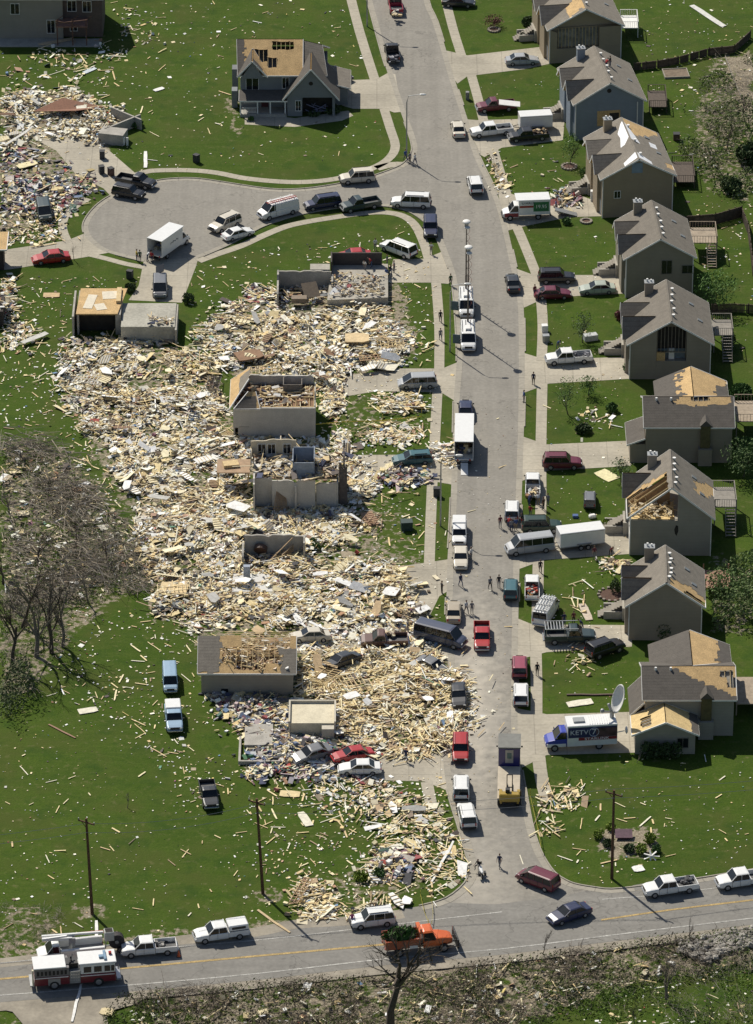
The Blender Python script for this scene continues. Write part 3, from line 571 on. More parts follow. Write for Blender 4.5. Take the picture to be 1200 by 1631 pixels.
# cross-ridged houses (6th and last on the right)
def t_house(label, exl, exr, ey, by, ry, apx, apy, al, ar, sid, msh, s_near, s_back, rz, garage):
    s = sc(by); k = cn(by); w_ = (exr-exl)/s-.6; wh = (by-ey)/(s*k); D = 7.6; rise = ((ey-ry)-(D/2+.4)*s*sn(ey))/(s*k)
    root = empty('cross_gabled_house', G(exl+.3*s, by), rz, label, 'house', 'houses along the right side of the street')
    sl_ = rise/(D/2+.4); zr = wh+rise
    b = MB(); b.v = []; P = [(0, 0), (D, 0), (D, wh), (D/2, zr-.15), (0, wh)]
    n = 5; V = [(0, y, z) for y, z in P]+[(w_, y, z) for y, z in P]; b.add(V, [list(range(5))[::-1], list(range(5, 10))]+[(i, (i+1) % 5, 5+(i+1) % 5, 5+i) for i in range(5)])
    bw = (ar-al)/s-.6; bx = (al+.3*s-exl)/s-.3; BL = 4.4
    b.yprism([(bx, 0), (bx+bw, 0), (bx+bw, wh), (bx+bw/2, zr-.15), (bx, wh)], D-.02, D+BL) ; b.build('wall', sid, root)
    slope(root, (-.3, D/2, zr), (-.3, -.4, wh), (w_+.3, -.4, wh), (w_+.3, D/2, zr), msh, s_near, nu=16, nv=30, seed=1)
    slope(root, (-.3, D/2, zr), (-.3, D+.4, wh), (w_+.3, D+.4, wh), (w_+.3, D/2, zr), msh, None, seed=1)
    rx_ = bx+bw/2; gl = math.tan(0)
    slope(root, (rx_, D/2+.1, zr+.01), (bx-.4, D+.4, wh), (bx-.4, D+BL, wh), (rx_, D+BL, zr+.01), msh, s_back[0], seed=2, trim=False)
    slope(root, (rx_, D/2+.1, zr+.01), (bx+bw+.4, D+.4, wh), (bx+bw+.4, D+BL, wh), (rx_, D+BL, zr+.01), msh, s_back[1], seed=4)
    c = MB(); cx = w_*.69; c.b2(cx-.85, cx+.85, -.9, -.01, 0, 2.3); ch = c.build('chimney_chase', sid, root)
    c = MB(); c.b2(cx-.6, cx+.6, -.55, -.012, 2.31, wh+.55); c.build('chase_frame', mat('exposed_sheathing', (.10, .085, .035), .9, .3), ch)
    c = MB(); c.add([(cx-.75, -.7, wh+.4), (cx+.75, -.7, wh+.4), (cx, -.7, wh+1.2), (cx-.75, .8, wh+.4), (cx+.75, .8, wh+.4), (cx, 1.1, wh+1.2)], [(0, 1, 2), (0, 2, 5, 3), (1, 4, 5, 2), (3, 5, 4)]); c.build('chase_roof', msh, ch)
    lx = garage['l']; ld = garage['len']; lw = garage['w']; gh = 2.6
    gy0 = garage['y0']; rr = garage['rise']; gx = -lx
    if garage['full']:
        b = MB(); b.yprism([(gx, 0), (gx+lw, 0), (gx+lw, gh), (gx+lw/2, gh+rr-.15), (gx, gh)], gy0, -.02); b.b2(gx, -.02, 0, ld+gy0, 0, gh); b.build('garage_wall', sid, root)
        slope(root, (gx+lw/2, gy0-.4, gh+rr), (gx-.4, gy0-.4, gh), (gx-.4, 0, gh), (gx+lw/2, 0, gh+rr), msh, garage['L'], seed=6, deck=M_osb, nu=10, nv=14)
        slope(root, (gx+lw/2, gy0-.4, gh+rr), (gx+lw+.4, gy0-.4, gh), (gx+lw+.4, -.03, gh), (gx+lw/2, -.03, gh+rr), msh, garage['R'], seed=7, deck=M_osb, nu=8, nv=12)
        win(root, gx+lw-2.0, .9, 1.2, 1.2, y=gy0, frame=mat('taupe_frame', (.2, .18, .15), .7, .1))
    else:
        b = MB(); b.b2(gx, -.02, 0, ld, 0, gh); b.build('garage_wall', sid, root)
    y_a = 0 if garage['full'] else -.35
    slope(root, (-.02, y_a, gh+rr), (gx-.4, y_a, gh), (gx-.4, ld+gy0 if garage['full'] else ld, gh), (-.02, ld+gy0 if garage['full'] else ld, gh+rr), msh, None, trim=M_white)
    for i, vx in enumerate((.13, .3)):
        c = MB(); y = D/2-.5; c.cyl((w_*vx, y, zr-.3), (w_*vx, y, zr+.25), .14, 8); c.build('roof_vent', M_white, root)
    return root
def n6(u, v):
    n = .05*noise.noise((u*9, v*14, 8)); return 2 if (u < .14 and .52 < v < .72) else (1 if (u+n < .30-.25*abs(v-.62) and .36 < v+n < .97) else 0)
def b6l(u, v): return 1 if (u+.3*noise.noise((u*9, v*9, 2)) < .42-.25*abs(v-.55)) else 0
def b6r(u, v):
    n = .12*noise.noise((u*8, v*8, 7)); return 0 if (u+n > .62 and v < .55) or u+n > .93 else 1
t_house('taupe house with yellow bare decking around its rear gable', 1024, 1169, 680, 737, 631, 1107, 585, 1048, 1163, S_taupe, SH_B, n6, (b6l, b6r), R(0), dict(l=1.9, len=5.5, w=6, y0=0, rise=.9, full=False))
def n9(u, v): 
    n = .05*noise.noise((u*6, v*9, 3)); return 2 if (v > .82 and .1 < u < .34 and v < .97) or (v > .89 and u < .6 and u > .34) else (1 if v+n > .28+u*.78 and u < .98 else 0)
def b9r(u, v): return 1 if u < .62+.10*v+.14*noise.noise((v*9, u*3, 3)) else 0
def gL(u, v): return 2 if (.35 < u < .7 and .12 < v < .62) else 1
def gR(u, v): return 1 if u < .75 else 0
t_house('grey house nearest the highway with bare tan decking across half its roof', 1022, 1172, 1114, 1172, 1060, 1102, 1007, 1040, 1168, S_grey, SH_B, n9, (None, b9r), R(0), dict(l=1.2, len=10, w=6.8, y0=-4.0, rise=1.7, full=True, L=gL, R=gR))
# ---- two-storey house on the left side
def front_house():
    o = G(384, 174); root = empty('two_storey_house', o, 0, 'grey blue two storey house with half its roof stripped to plywood beside the side street', 'house')
    S = siding('slate', (.20, .215, .225)); s_ = 11.1; W_ = 8.6; D = 10.0; wh = 5.3; rise = 3.2
    b = MB(); b.b2(0, W_, 0, D, 0, wh); b.build('wall', S, root)
    def stm(u, v):
        n = .05*noise.noise((u*7, v*9, 6))
        if v+n < .12+.25*max(0, u-.4)*0 or (v < .35 and u > .55 and (u-.55) > (.35-v)*0 and v < .3 and u > .62): return 0
        if .30 < u < .62 and .22 < v < .47: return 2
        if .52 < u < .78 and .47 < v < .62: return 2
        if .08 < u < .28 and .55 < v < .86: return 2
        return 1
    slope(root, (-.6, D/2, wh+rise), (-.4, -.4, wh), (W_+.2, -.4, wh), (W_+.2, D/2, wh+rise), SH_B, stm, nu=18, nv=28, seed=2)
    slope(root, (-.6, D/2, wh+rise), (-.4, D+.4, wh), (W_+.2, D+.4, wh), (W_+.2, D/2, wh+rise), SH_B, None)
    # right hipped part
    b = MB(); b.b2(W_+.01, W_+3.6, .8, D-1, 0, wh-.3); b.build('side_wall', S, root)
    slope(root, (W_-.2, D/2, wh+rise-.1), (W_-.3, -.2, wh-.1), (W_+3.6, .3, wh-.3), (W_+2.9, D/2, wh+rise-.9), SH_C, None); slope(root, (W_-.2, D/2, wh+rise-.1), (W_-.3, D, wh-.1), (W_+3.9, D, wh-.3), (W_+2.9, D/2, wh+rise-.9), SH_C, None)
    # small front gable
    gx0, gx1, gz = -.2, 3.6, 2.4; gm = (gx0+gx1)/2
    g = MB(); g.yprism([(gx0+.25, wh-.3), (gx1-.25, wh-.3), (gm, wh+gz-.25)], -.5, 3.2); g.build('gable_wall', S, root)
    slope(root, (gm, -.8, wh+gz), (gx0-.2, -.8, wh), (gx0-.2, .8, wh), (gm, 3.6, wh+gz), SH_B, None, trim=True); slope(root, (gm, -.8, wh+gz), (gx1+.2, -.8, wh), (gx1+.2, .8, wh), (gm, 3.6, wh+gz), SH_B, lambda u, v: 1 if v > .2 or u > .6 else 0, nu=8, nv=8)
    for x, z, a, h in ((.8, 3.1, 1.7, 1.7), (5.9, 3.3, .9, 1.6)): win(root, x, z, a, h, y=0)
    win(root, 1, 3, .9, 1.4, y=0, face='left'); win(root, 5, 3, .9, 1.4, y=0, face='left')
    # porch
    slope(root, (-.2, -.02, 2.95), (-.2, -2.5, 2.35), (6.6, -2.5, 2.35), (6.6, -.02, 2.95), SH_B, None)
    for x in (0, 2.4, 4.2, 6.3): b = MB(); b.b2(x-.09, x+.09, -2.35, -2.17, .45, 2.33); b.build('porch_post', M_white, root)
    b = MB(); b.b2(-.1, 6.5, -2.6, -.01, 0, .44); b.build('porch_floor', M_foundation, root)
    b = MB(); b.b2(2.9, 3.9, -.06, -.003, .45, 2.5); dd = b.build('front_door', mat('maroon_door', (.09, .025, .03), .4, .1), root); b = MB(); b.ball((3.8, -.1, 1.4), .04); b.build('handle', M_chrome, dd)
    win(root, .5, 1.1, 1.8, 1.1, y=0); b = MB(); b.b2(.3, 2.2, -2.3, -2.2, 1.25, 1.32); b.b2(.3, 2.2, -2.3, -2.2, .6, .66)
    for i in range(10): b.b2(.35+i*.19, .39+i*.19, -2.28, -2.22, .66, 1.25)
    b.build('porch_railing', M_white, root)
    # garage wing
    x0 = 6.6; x1 = 13.3; y0 = -2.3; gh = 3.0; gr = 4.3; xm = (x0+x1)/2
    b = MB(); b.b2(x0, x1, y0+1.6, 6, 0, gh); b.yprism([(x0, gh-.1), (x1, gh-.1), (xm, gh+gr-.3)], y0, 5.5); b.b2(x0, x0+2.1, y0, y0+1.59, 0, gh-.11); b.b2(x1-.35, x1, y0, y0+1.59, 0, gh-.11); b.build('garage_wall', S, root)
    b = MB(); b.b2(x0+2.2, x1-.4, y0+1.52, y0+1.58, .1, gh-.15); b.build('garage_shade_sheet', M_dark, root)  # dark sheet at the back of the recess paints the garage's shade
    k = MB(); rnd = random.Random(2)
    for i in range(14): k.bar((rnd.uniform(x0+2.4, x1-1), y0+rnd.uniform(.2, 1.3), rnd.uniform(.1, 1)), (rnd.uniform(x0+2.4, x1-1), y0+rnd.uniform(.2, 1.3), rnd.uniform(.2, 1.8)), .12, .06)
    k.build('fallen_panel', mat('lilac_board', (.2, .2, .3), .8), root)
    win(root, x0+1.2, .9, .7, 1.5, y=y0)
    slope(root, (xm, y0-.4, gh+gr), (x0-.6, y0-.4, gh-.4), (x0-.6, 3.4, gh-.4), (xm, 5.5, gh+gr), SH_B, None); slope(root, (xm, y0-.4, gh+gr), (x1+.6, y0-.4, gh-.4), (x1+.6, 5.5, gh-.4), (xm, 5.5, gh+gr), SH_B, None)
    b = MB(); b.cyl((xm, y0-.05, gh+gr*.48), (xm, y0-.003, gh+gr*.48), .3, 14); b.build('round_vent', M_dark, root)
    b = MB(); b.b2(x1-.6, x1+1.8, 1.5, 7, 0, 2.6); b.build('lean_to_wall', S, root); slope(root, (x1-.8, 1.2, 3.4), (x1+2.2, 1.2, 2.6), (x1+2.2, 7.4, 2.6), (x1-.8, 7.4, 3.4), SH_C, None)
    b = MB(); b.b2(-1.3, -.5, .6, 2.0, 0, 2.6); b.b2(-1.3, -.5, 4, 5.6, 0, 4.4); b.build('torn_side_wall', S, root)
front_house()
def backdrop_house():
    root = empty('split_level_house', G(-25, 62), 0, 'tan house at the upper left corner with a wrecked deck', 'house')
    b = MB(); b.b2(0, 11.5, 0, 9, 0, 6.4); b.build('wall', siding('beige', (.27, .25, .215)), root)
    b = MB(); b.b2(11.51, 17.2, .8, 9, 0, 7.2); b.build('brick_wall', mat('brown_wall', (.12, .09, .075), .9, .2), root)
    slope(root, (-.4, 4.5, 9), (-.4, -.4, 6.4), (17.5, -.4, 6.4), (17.5, 4.5, 9), SH_B, None); slope(root, (-.4, 4.5, 9), (-.4, 9.4, 6.4), (17.5, 9.4, 6.4), (17.5, 4.5, 9), SH_B, None)
    for x, z, a, h in ((9.2, 1.0, 1.1, 2.0), (4, 4, 1.2, 1.6), (1, 1, 1.2, 2), (12.5, 1.0, 1, 2), (12.2, 4.1, 1.2, 1.6), (14.4, 4, 1.2, 1.6)): win(root, x, z, a, h, y=0 if x < 11 else .8)
    b = MB(); b.b2(10.6, 15.2, -2.6, .6, 3.0, 3.15); b.build('deck_floor', mat('deck_red', (.22, .12, .09), .9, .3), root)
    b = MB()
    for x in (10.8, 13, 15): b.b2(x-.08, x+.08, -2.5, -2.34, 0, 4.1); b.bar((x, -2.4, 4.1), (x+.9, -2.9, 5.0), .1)
    b.bar((10.6, -2.5, 3.6), (15.2, -2.6, 4.2), .1); b.bar((10.6, -2.5, 4.0), (14, -2.6, 3.3), .1); b.build('deck_post', mat('deck_brown', (.13, .07, .05), .9, .3), root)
    b = MB(); b.b2(1, 17, -2.8, -.01, 0, .1); b.build('patio', M_foundation, root)
    r2 = empty('split_level_house', G(375, -62), 0, 'house beyond the top edge, only its shadow and foot showing', 'house')
    b = MB(); b.b2(-6, 6, 0, 9, 0, 5.5); b.build('wall', S_grey, r2); slope(r2, (-6.4, 4.5, 8.5), (-6.4, -.4, 5.5), (6.4, -.4, 5.5), (6.4, 4.5, 8.5), SH_B, None); slope(r2, (-6.4, 4.5, 8.5), (-6.4, 9.4, 5.5), (6.4, 9.4, 5.5), (6.4, 4.5, 8.5), SH_B, None); win(r2, -3, 3, 1.2, 1.4); win(r2, 2, 3, 1.2, 1.4)
backdrop_house()
# ---- wrecked shells on the left side of the street
M_wallp = mat('plaster_wall', (.50, .47, .42), .85, .12, .8, fine=.1)
def wreck(label, px, py, rz=0): return empty('wrecked_house', G(px, py), rz, label, 'house', 'wrecked houses left of the street')
def litter(root, x0, x1, y0, y1, z, n, seed, mats=None, sz=1.0, name='floor_debris'):
    rnd = random.Random(seed); b = MB()
    for i in range(n):
        c = rnd.choice(PAL_MIX); l = rnd.uniform(.25, 1.3)*sz; w_ = rnd.uniform(.08, .5)*sz
        if i % 7 == 0:
            a = rnd.uniform(0, 6.28); q = Vector((rnd.uniform(x0, x1), rnd.uniform(y0, y1), z+rnd.uniform(.1, .6))); b.bar(q, q+Vector((math.cos(a), math.sin(a), rnd.uniform(-.1, .45)))*rnd.uniform(.8, 2.4)*sz, .1, .05, col=rnd.choice(PAL_MIX[:3])); continue
        b.box((rnd.uniform(x0, x1), rnd.uniform(y0, y1), z+rnd.uniform(.02, .45)), (l, w_, rnd.uniform(.03, .2)), M=Matrix.Rotation(rnd.uniform(0, 3.14), 3, 'Z') @ Matrix.Rotation(rnd.gauss(0, .25), 3, 'X') @ Matrix.Rotation(rnd.gauss(0, .25), 3, 'Y'), col=c)
    return b.build(name, M_attr, root)
def jag(root, x0, x1, y0, y1, h, seed, amp=.7, m=None, name='wall', along=None, z0=0):
    # a wall panel whose top has been torn off unevenly
    rnd = random.Random(seed); al = along or ('x' if abs(x1-x0) > abs(y1-y0) else 'y'); n = max(4, int((abs(x1-x0) if al == 'x' else abs(y1-y0))/.45)); top = []; k = rnd.random()
    for i in range(n+1):
        if rnd.random() < .4: k = rnd.random()**2
        top.append(h-amp*k-rnd.random()*.08)
    b = MB(); V = []
    for i in range(n+1):
        t = i/n
        for q in ((0, z0), (0, top[i]), (1, top[i]), (1, z0)):
            V.append((x0+(x1-x0)*t, (y0, y1)[q[0]], q[1]) if al == 'x' else ((x0, x1)[q[0]], y0+(y1-y0)*t, q[1]))
    F = [(0, 1, 2, 3), tuple(reversed(range(4*n, 4*n+4)))]+[(4*i+j, 4*i+4+j, 4*i+4+(j+1) % 4, 4*i+(j+1) % 4) for i in range(n) for j in range(4)]
    b.add(V, F); o = b.build(name, m or M_wallp, root); bm = bmesh.new(); bm.from_mesh(o.data); bmesh.ops.recalc_face_normals(bm, faces=bm.faces); bm.to_mesh(o.data); bm.free(); return o
PAL_MIX = [(.60, .48, .27), (.56, .44, .25), (.63, .55, .38), (.7, .68, .62), (.55, .52, .46), (.40, .33, .24), (.25, .2, .15), (.12, .1, .09), (.62, .5, .38), (.06, .07, .12), (.34, .35, .35), (.72, .70, .66), (.3, .17, .09), (.5, .42, .28)]
def l5():   # roofless box house, top wreck
    r = wreck('pale walled house with its roof gone and brown attic joists open to the sky', 372, 697); Wd = 10.3; D = 7.2; h = 4.2
    b = MB(); b.b2(0, Wd, 0, .2, 1.4, h); b.b2(.6, Wd, .05, .25, 0, 1.39); b.b2(0, .2, .21, D, 0, h); b.build('wall', M_wallp, r); jag(r, Wd-.2, Wd, .26, D, h-.1, 3, .8); jag(r, .21, Wd-.21, D-.2, D, h+1.1, 4, 1.6)
    b = MB(); b.b2(.22, Wd-.22, .26, D-.22, h-.45, h-.3); b.build('attic_floor', mat('brown_board', (.20, .12, .07), .95, .35, 1.2), r)
    b = MB()
    for i in range(13): x = 3.4+i*.56; b.b2(x-.03, x+.03, .3, D-.3, h-.29, h-.1)
    for y in (.3, 2.9, 4.2): b.b2(3.2, Wd-.25, y, y+.12, h-.09, h+.04)
    b.b2(6.8, 6.92, .3, 2.8, h+.05, h+.15); b.build('attic_joists', M_lumber, r)
    slope(r, (2.0, 3.6, h+2.2), (-.4, -.3, h), (-.4, D+.3, h), (2.2, D-.5, h+2.3), SH_A, lambda u, v: 1 if u > .55 or v > .75 else 0, nu=8, nv=10)
    slope(r, (1.9, 1.4, h+1.6), (.1, -.3, h), (3.4, -.3, h), (2.8, 1.8, h+1.4), SH_B, lambda u, v: 0 if u > .3 and v < .85 else 1, nu=8, nv=8)
    b = MB(); b.b2(6.2, 8.6, 4.6, 4.7, h-.29, h+.9); b.b2(6.2, 6.3, 4.71, 6.8, h-.29, h+.9); b.b2(8.5, 8.6, 4.71, 6.8, h-.29, h+.7); b.build('closet_wall', mat('grey_closet', (.17, .15, .13), .9, .3), r)
    litter(r, .5, Wd-.5, .6, D-.4, h-.3, 120, 3)
    b = MB()
    for x in (.7,): b.b2(x, x+1.3, -.02, 0, 1.5, 1.6)
    b.build('siding_patch', S_grey, r)
l5()
def l6():   # torn open rooms
    r = wreck('torn open house with a room corner and window wall still standing', 404, 812); h = 3.9
    [jag(r, *q, amp=a_) for q, a_ in (((2.3, 7.6, 0, .2, h+.3, 1), .5), ((7.7, 10.2, .5, .7, h+.2, 2), .9), ((0, .2, -.8, 6, h+.5, 3), 1.6), ((.21, 2.29, .9, 1.1, h+.2, 4), .6), ((10.21, 10.4, .6, 7, h+.6, 5), 1.5), ((5.1, 5.3, -.6, -.01, h-.4, 6), .8))]
    b = MB(); b.b2(.21, 10.2, 1.11, 7, h-.25, h-.1); b.build('upper_floor', mat('brown_subfloor', (.34, .25, .16), .95, .35, 1.2), r)
    cp = mat('cream_plaster', (.56, .49, .37), .9, .15, 1.2); [jag(r, *q[:-1], amp=q[-1], m=cp, name='upper_wall', z0=h-.09) for q in ((-.4, 5.2, 6.6, 6.75, h+2.4, 11, .5), (-.4, -.28, 3.6, 6.59, h+2.2, 12, 1.6), (5.21, 5.33, 3.8, 6.8, h+1.6, 13, 1.1), (3.2, 3.32, 6.76, 8.5, h+2.3, 14, .9))]
    for x in (.5, 1.7, 3.6): win(r, x, h+.4, .9, 1.3, y=6.6)
    b = MB(); b.b2(4.9, 7.4, 1.4, 1.5, h-.09, h+1.9); b.b2(4.8, 4.89, 1.4, 4.6, h-.09, h+2.2); b.b2(7.41, 7.5, 1.4, 4.6, h-.09, h+2.5); b.b2(4.9, 7.4, 4.5, 4.6, h-.09, h+2.4); b.build('room_wall', mat('blue_room', (.26, .30, .36), .85, .2), r)
    jag(r, 10.5, 11.5, 1.2, 1.45, h+2.2, 8, 1.0, mat('dark_sheathing', (.12, .10, .09), .95, .3), 'leaning_wall'); jag(r, 11.0, 11.2, 1.5, 6.5, h+2.4, 9, 2.2, mat('dark_sheathing', (.12, .10, .09), .95, .3), 'leaning_wall')
    b = MB()
    for i in range(10): b.bar((2.4+i*.2, -1.6+.1*i, .1), (2.9+i*.12, .0, 2.6-i*.1), .09, .05)
    b.build('leaning_rafter', mat('dull_lumber', (.30, .20, .12), .9, .2), r)
    b = MB(); b.b2(-4.6, -.5, 4.5, 8, 2.6, 2.75); b.build('deck_floor', mat('deck_tan', (.36, .25, .16), .9, .2, 2, stripe=(0, .15, .12, .3)), r)
    b = MB(); [b.b2(x, x+.12, y, y+.12, 0, 2.59) for x in (-4.5, -.8) for y in (4.6, 7.8)]; b.build('deck_post', M_lumber, r)
    b = MB(); b.box((-2.9, 6.3, 2.9), (1.9, 1.3, .5), rz=.2); b.build('overturned_crate', M_lumber, r)
    litter(r, .3, 10, 1.2, 6.8, h-.1, 380, 5); litter(r, -.6, 11.6, .2, 8, h+.2, 60, 51, sz=1.6, name='hanging_boards'); litter(r, .3, 10, -1.8, .4, 0, 90, 9, name='fallen_rubble')
l6()
def l8():
    r = wreck('long taupe walled house with broken rafters showing between patches of grey shingle', 321, 1106); Wd = 10.6; D = 8; h = 2.9
    b = MB(); b.b2(0, Wd, 0, D, 0, h); b.build('wall', siding('dusk', (.30, .27, .22)), r)
    def s8(u, v):
        n = .07*noise.noise((u*7, v*9, 3))
        if v+n < .25 and u+n*2 < .96-.0: return 0 if u > .0 and v+n < .24-.1*u*0 else 1
        if v > .84+n and u > .35: return 0
        if v > .93: return 1
        if u > .9: return 1
        if .72 < u and (v < .36 or .7 < v): return 1
        if u < .3 and v < .45 : return 1
        return 2 if u > .25 or v > .4 else 3
    slope(r, (-.4, D/2, h+2.5), (-.4, -.4, h), (Wd+.4, -.4, h), (Wd+.4, D/2, h+2.5), SH_A, s8, nu=18, nv=32)
    b = MB(); b.b2(.2, Wd-.2, .2, D-.2, h+.01, h+.12); b.build('attic_floor', mat('attic_brown', (.26, .17, .10), .95, .4, 1.0), r)
    b = MB(); rnd = random.Random(4)
    for i in range(14): y = 3+i*.2; b.bar((2.6, y, h+.5+i*.13), (Wd, y, h+.45+i*.13), .06, .05)
    for i in range(30): x, y = rnd.uniform(2, Wd-.5), rnd.uniform(.5, 4); a = rnd.uniform(0, 6); b.bar((x, y, h+.2+rnd.random()*.8), (x+1.8*math.cos(a), y+1.8*math.sin(a), h+.3+rnd.random()*1.4), .08, .14)
    b.build('broken_rafters', M_lumber, r); litter(r, 2, Wd, .4, D-.5, h+.1, 160, 12)
    b = MB(); b.b2(2.3, 3.1, -.03, -.002, .15, .75); b.build('basement_window', M_glass, r)
l8()
def l3():
    r = wreck('remains of a house: raised concrete garage slab beside a plywood covered basement', 122, 545); 
    b = MB(); b.b2(5.8, 12.8, .0, 6.8, 0, 2.25); b.build('garage_slab', mat('pale_slab', (.37, .355, .30), .95, .2, .35, fine=.15), r)
    b = MB(); b.b2(-.6, -.35, 1.5, 9, 0, 3.0); b.b2(0, .25, 2.2, 9.2, 0, 2.9); b.b2(5.0, 5.7, 2.2, 9.2, 0, 2.9); b.b2(.26, 4.99, 8.9, 9.2, 0, 2.9); b.b2(12.81, 13.05, -.6, 6.8, 0, 2.1); b.build('basement_wall', M_foundation, r)
    b = MB(); b.b2(.3, 4.98, 3.4, 3.5, 0, 2.8); b.build('basement_shade_sheet', M_dark, r)  # dark sheet across the basement paints the shade under the floor
    b = MB(); b.add([(-.1, 2.0, 2.95), (5.3, 2.0, 2.95), (6.3, 9.4, 2.95), (.2, 9.4, 2.95), (-.1, 2.0, 3.12), (5.3, 2.0, 3.12), (6.3, 9.4, 3.12), (.2, 9.4, 3.12)], [(3, 2, 1, 0), (4, 5, 6, 7), (0, 1, 5, 4), (1, 2, 6, 5), (2, 3, 7, 6), (3, 0, 4, 7)]); b.build('plywood_floor', M_ply, r)
    b = MB(); b.box((1.6, 5.5, 3.15), (1.2, 4, .03), rz=-.15); b.box((4.4, 7.4, 3.15), (2.6, 2.2, .03), rz=.1); b.box((3, 4, 3.15), (1.4, 1.8, .03), rz=.3); b.build('vinyl_patch', mat('cream_vinyl', (.62, .56, .44), .8, .15), r)
    b = MB(); b.b2(5.0, 5.6, 5, 9, 3.13, 3.5); b.build('floor_joist', M_lumber, r); litter(r, 9.5, 12.6, .3, 2.5, 2.25, 40, 3, sz=.7); litter(r, -2, 12, -1.4, 1.0, 0, 120, 31, name='fallen_rubble')
l3()
def l4():
    r = wreck('basement shell and garage slab crowded with belongings and a red car', 444, 488); 
    jag(r, 0, 6.9, 5.2, 5.45, 2.65, 1, .15, M_foundation, 'basement_wall'); jag(r, -.25, -.01, 0, 5.45, 2.7, 2, .9, M_foundation, 'basement_wall'); jag(r, 6.91, 7.15, 3.5, 5.45, 2.1, 3, .5, M_foundation, 'basement_wall')
    b = MB(); b.add([(6.4, -.3, 1.1), (14.4, .5, 1.1), (14.4, 10.4, 1.1), (6.9, 10.0, 1.1)]+[(6.4, -.3, 0), (14.4, .5, 0), (14.4, 10.4, 0), (6.9, 10.0, 0)], [(0, 1, 2, 3), (4, 5, 1, 0), (5, 6, 2, 1), (6, 7, 3, 2), (7, 4, 0, 3)]); b.build('garage_slab', M_conc, r)
    b = MB(); b.b2(7.0, 13.6, 10.0, 10.2, 1.11, 2.9); b.b2(6.8, 6.99, 7.2, 10.2, 1.11, 3.0); b.build('garage_wall', mat('dark_panel', (.07, .06, .055), .9, .2), r)
    b = MB(); b.box((4.2, 1.7, 1.6), (2.1, .12, 2.2), M=Matrix.Rotation(.35, 3, 'Z') @ Matrix.Rotation(-.9, 3, 'X')); b.box((2.7, .3, .9), (2.0, 1.1, .7)); b.build('tipped_cabinet', mat('brown_cabinet', (.22, .17, .12), .8, .2), r)
    b = MB(); b.b2(4.1, 6.7, 5.5, 7.2, 2.3, 2.7); b.build('stoop_slab', M_conc, r)
    litter(r, .4, 6.6, .8, 5, 0, 110, 6); litter(r, 7, 13.8, .6, 7, 1.1, 200, 7, sz=.6)
l4()
def l7():
    r = wreck('basement ruin with one long concrete wall standing in the middle of the rubble', 390, 884)
    jag(r, 0, 7.1, 0, .25, 2.8, 1, .25, M_foundation, 'basement_wall'); jag(r, -.3, -.05, -2.8, .25, 2.6, 2, 1.3, M_foundation, 'basement_wall'); jag(r, 7.11, 7.35, -1.6, .25, 2.8, 3, .9, M_foundation, 'basement_wall'); litter(r, -.5, 7, -2.6, -.5, 0, 90, 17)
    b = MB(); b.b2(-1.3, 5.0, -9.5, -5.2, 0, .35); b.build('floor_slab', mat('white_slab', (.58, .57, .54), .9, .1), r)
    b = MB(); b.b2(0, .8, -6.8, -6.2, .36, 2.2); b.build('water_heater_box', mat('blue_grey_tank', (.28, .32, .38), .5, .1), r)
    b = MB(); b.bar((3.2, -1.8, .4), (5.8, -.2, 2.5), .14, .08); [b.bar((4.2+.1*i, -1.8+.1*i, .3+i*.2), (5.9, -.9+.1*i, 1.2+i*.2), .3, .05) for i in range(4)]; b.build('leaning_stairs', mat('stair_wood', (.35, .25, .15), .9, .2), r)
    b = MB(); b.cyl((1.9, -.6, .9), (2.0, -.1, 1.2), .8, 16); b.build('round_table_top', mat('dark_wood', (.08, .045, .03), .5, .2), r)
l7()
def l9():
    r = wreck('cream floored basement box standing in the wreckage nearest the highway', 465, 1190)
    b = MB(); b.b2(-.2, 4.8, 2.6, 7.0, 0, 1.6); b.build('floor_slab', mat('cream_slab', (.60, .54, .40), .9, .15, .6, fine=.1), r)
    b = MB(); b.b2(-.4, -.21, 2.4, 7.2, 0, 1.95); b.b2(4.81, 5.0, 2.4, 7.2, 0, 1.95); b.b2(-.2, 4.8, 7.01, 7.2, 0, 1.95); b.b2(3.4, 4.8, 1.6, 2.59, 0, 1.4); b.build('basement_wall', mat('pale_wall', (.50, .46, .38), .9, .15), r)
    b = MB(); b.b2(-5.4, -2.2, -.2, 4.4, 0, .4); b.build('garage_slab', M_foundation, r)
    b = MB(); b.b2(-6.0, 1.2, -3.9, -3.65, 0, .5); b.b2(-6.0, -5.75, -3.64, 1.5, 0, .5); b.build('foundation_wall', M_foundation, r)
l9()
def l2():
    r = wreck('flattened house by the cul-de-sac, grey foundation corner poking out', 150, 232)
    b = MB(); b.bar((1.4, 2.2, .8), (6.3, -.0, .8) if 0 else (6.2, 7.0, .8), .25, 1.6); b.box((2.6, 1.5, .8), (3.6, 2.4, 1.6), rz=-.25); b.bar((2.0, 9.5, .8), (6.4, 5.3, .8), .25, 1.6); b.build('foundation_wall', M_foundation, r)
    b = MB(); b.add([(-9, 10, .6), (-3, 8, 1.6), (1, 11, .8), (-5, 13, 1.3), (-9, 10, .7), (-3, 8, 1.7), (1, 11, .9), (-5, 13, 1.4)], [(0, 3, 2, 1), (4, 5, 6, 7), (0, 1, 5, 4), (1, 2, 6, 5), (2, 3, 7, 6), (3, 0, 4, 7)]); b.build('fallen_roof', mat('red_brown_board', (.22, .11, .07), .9, .2), r)
    for i in range(4): b = MB(); b.b2(3.0+i*.5, 3.3+i*.5, .2-i*.12, .35-i*.12, .1, 1.3); b.build('lattice_slat', M_white, r)
l2()
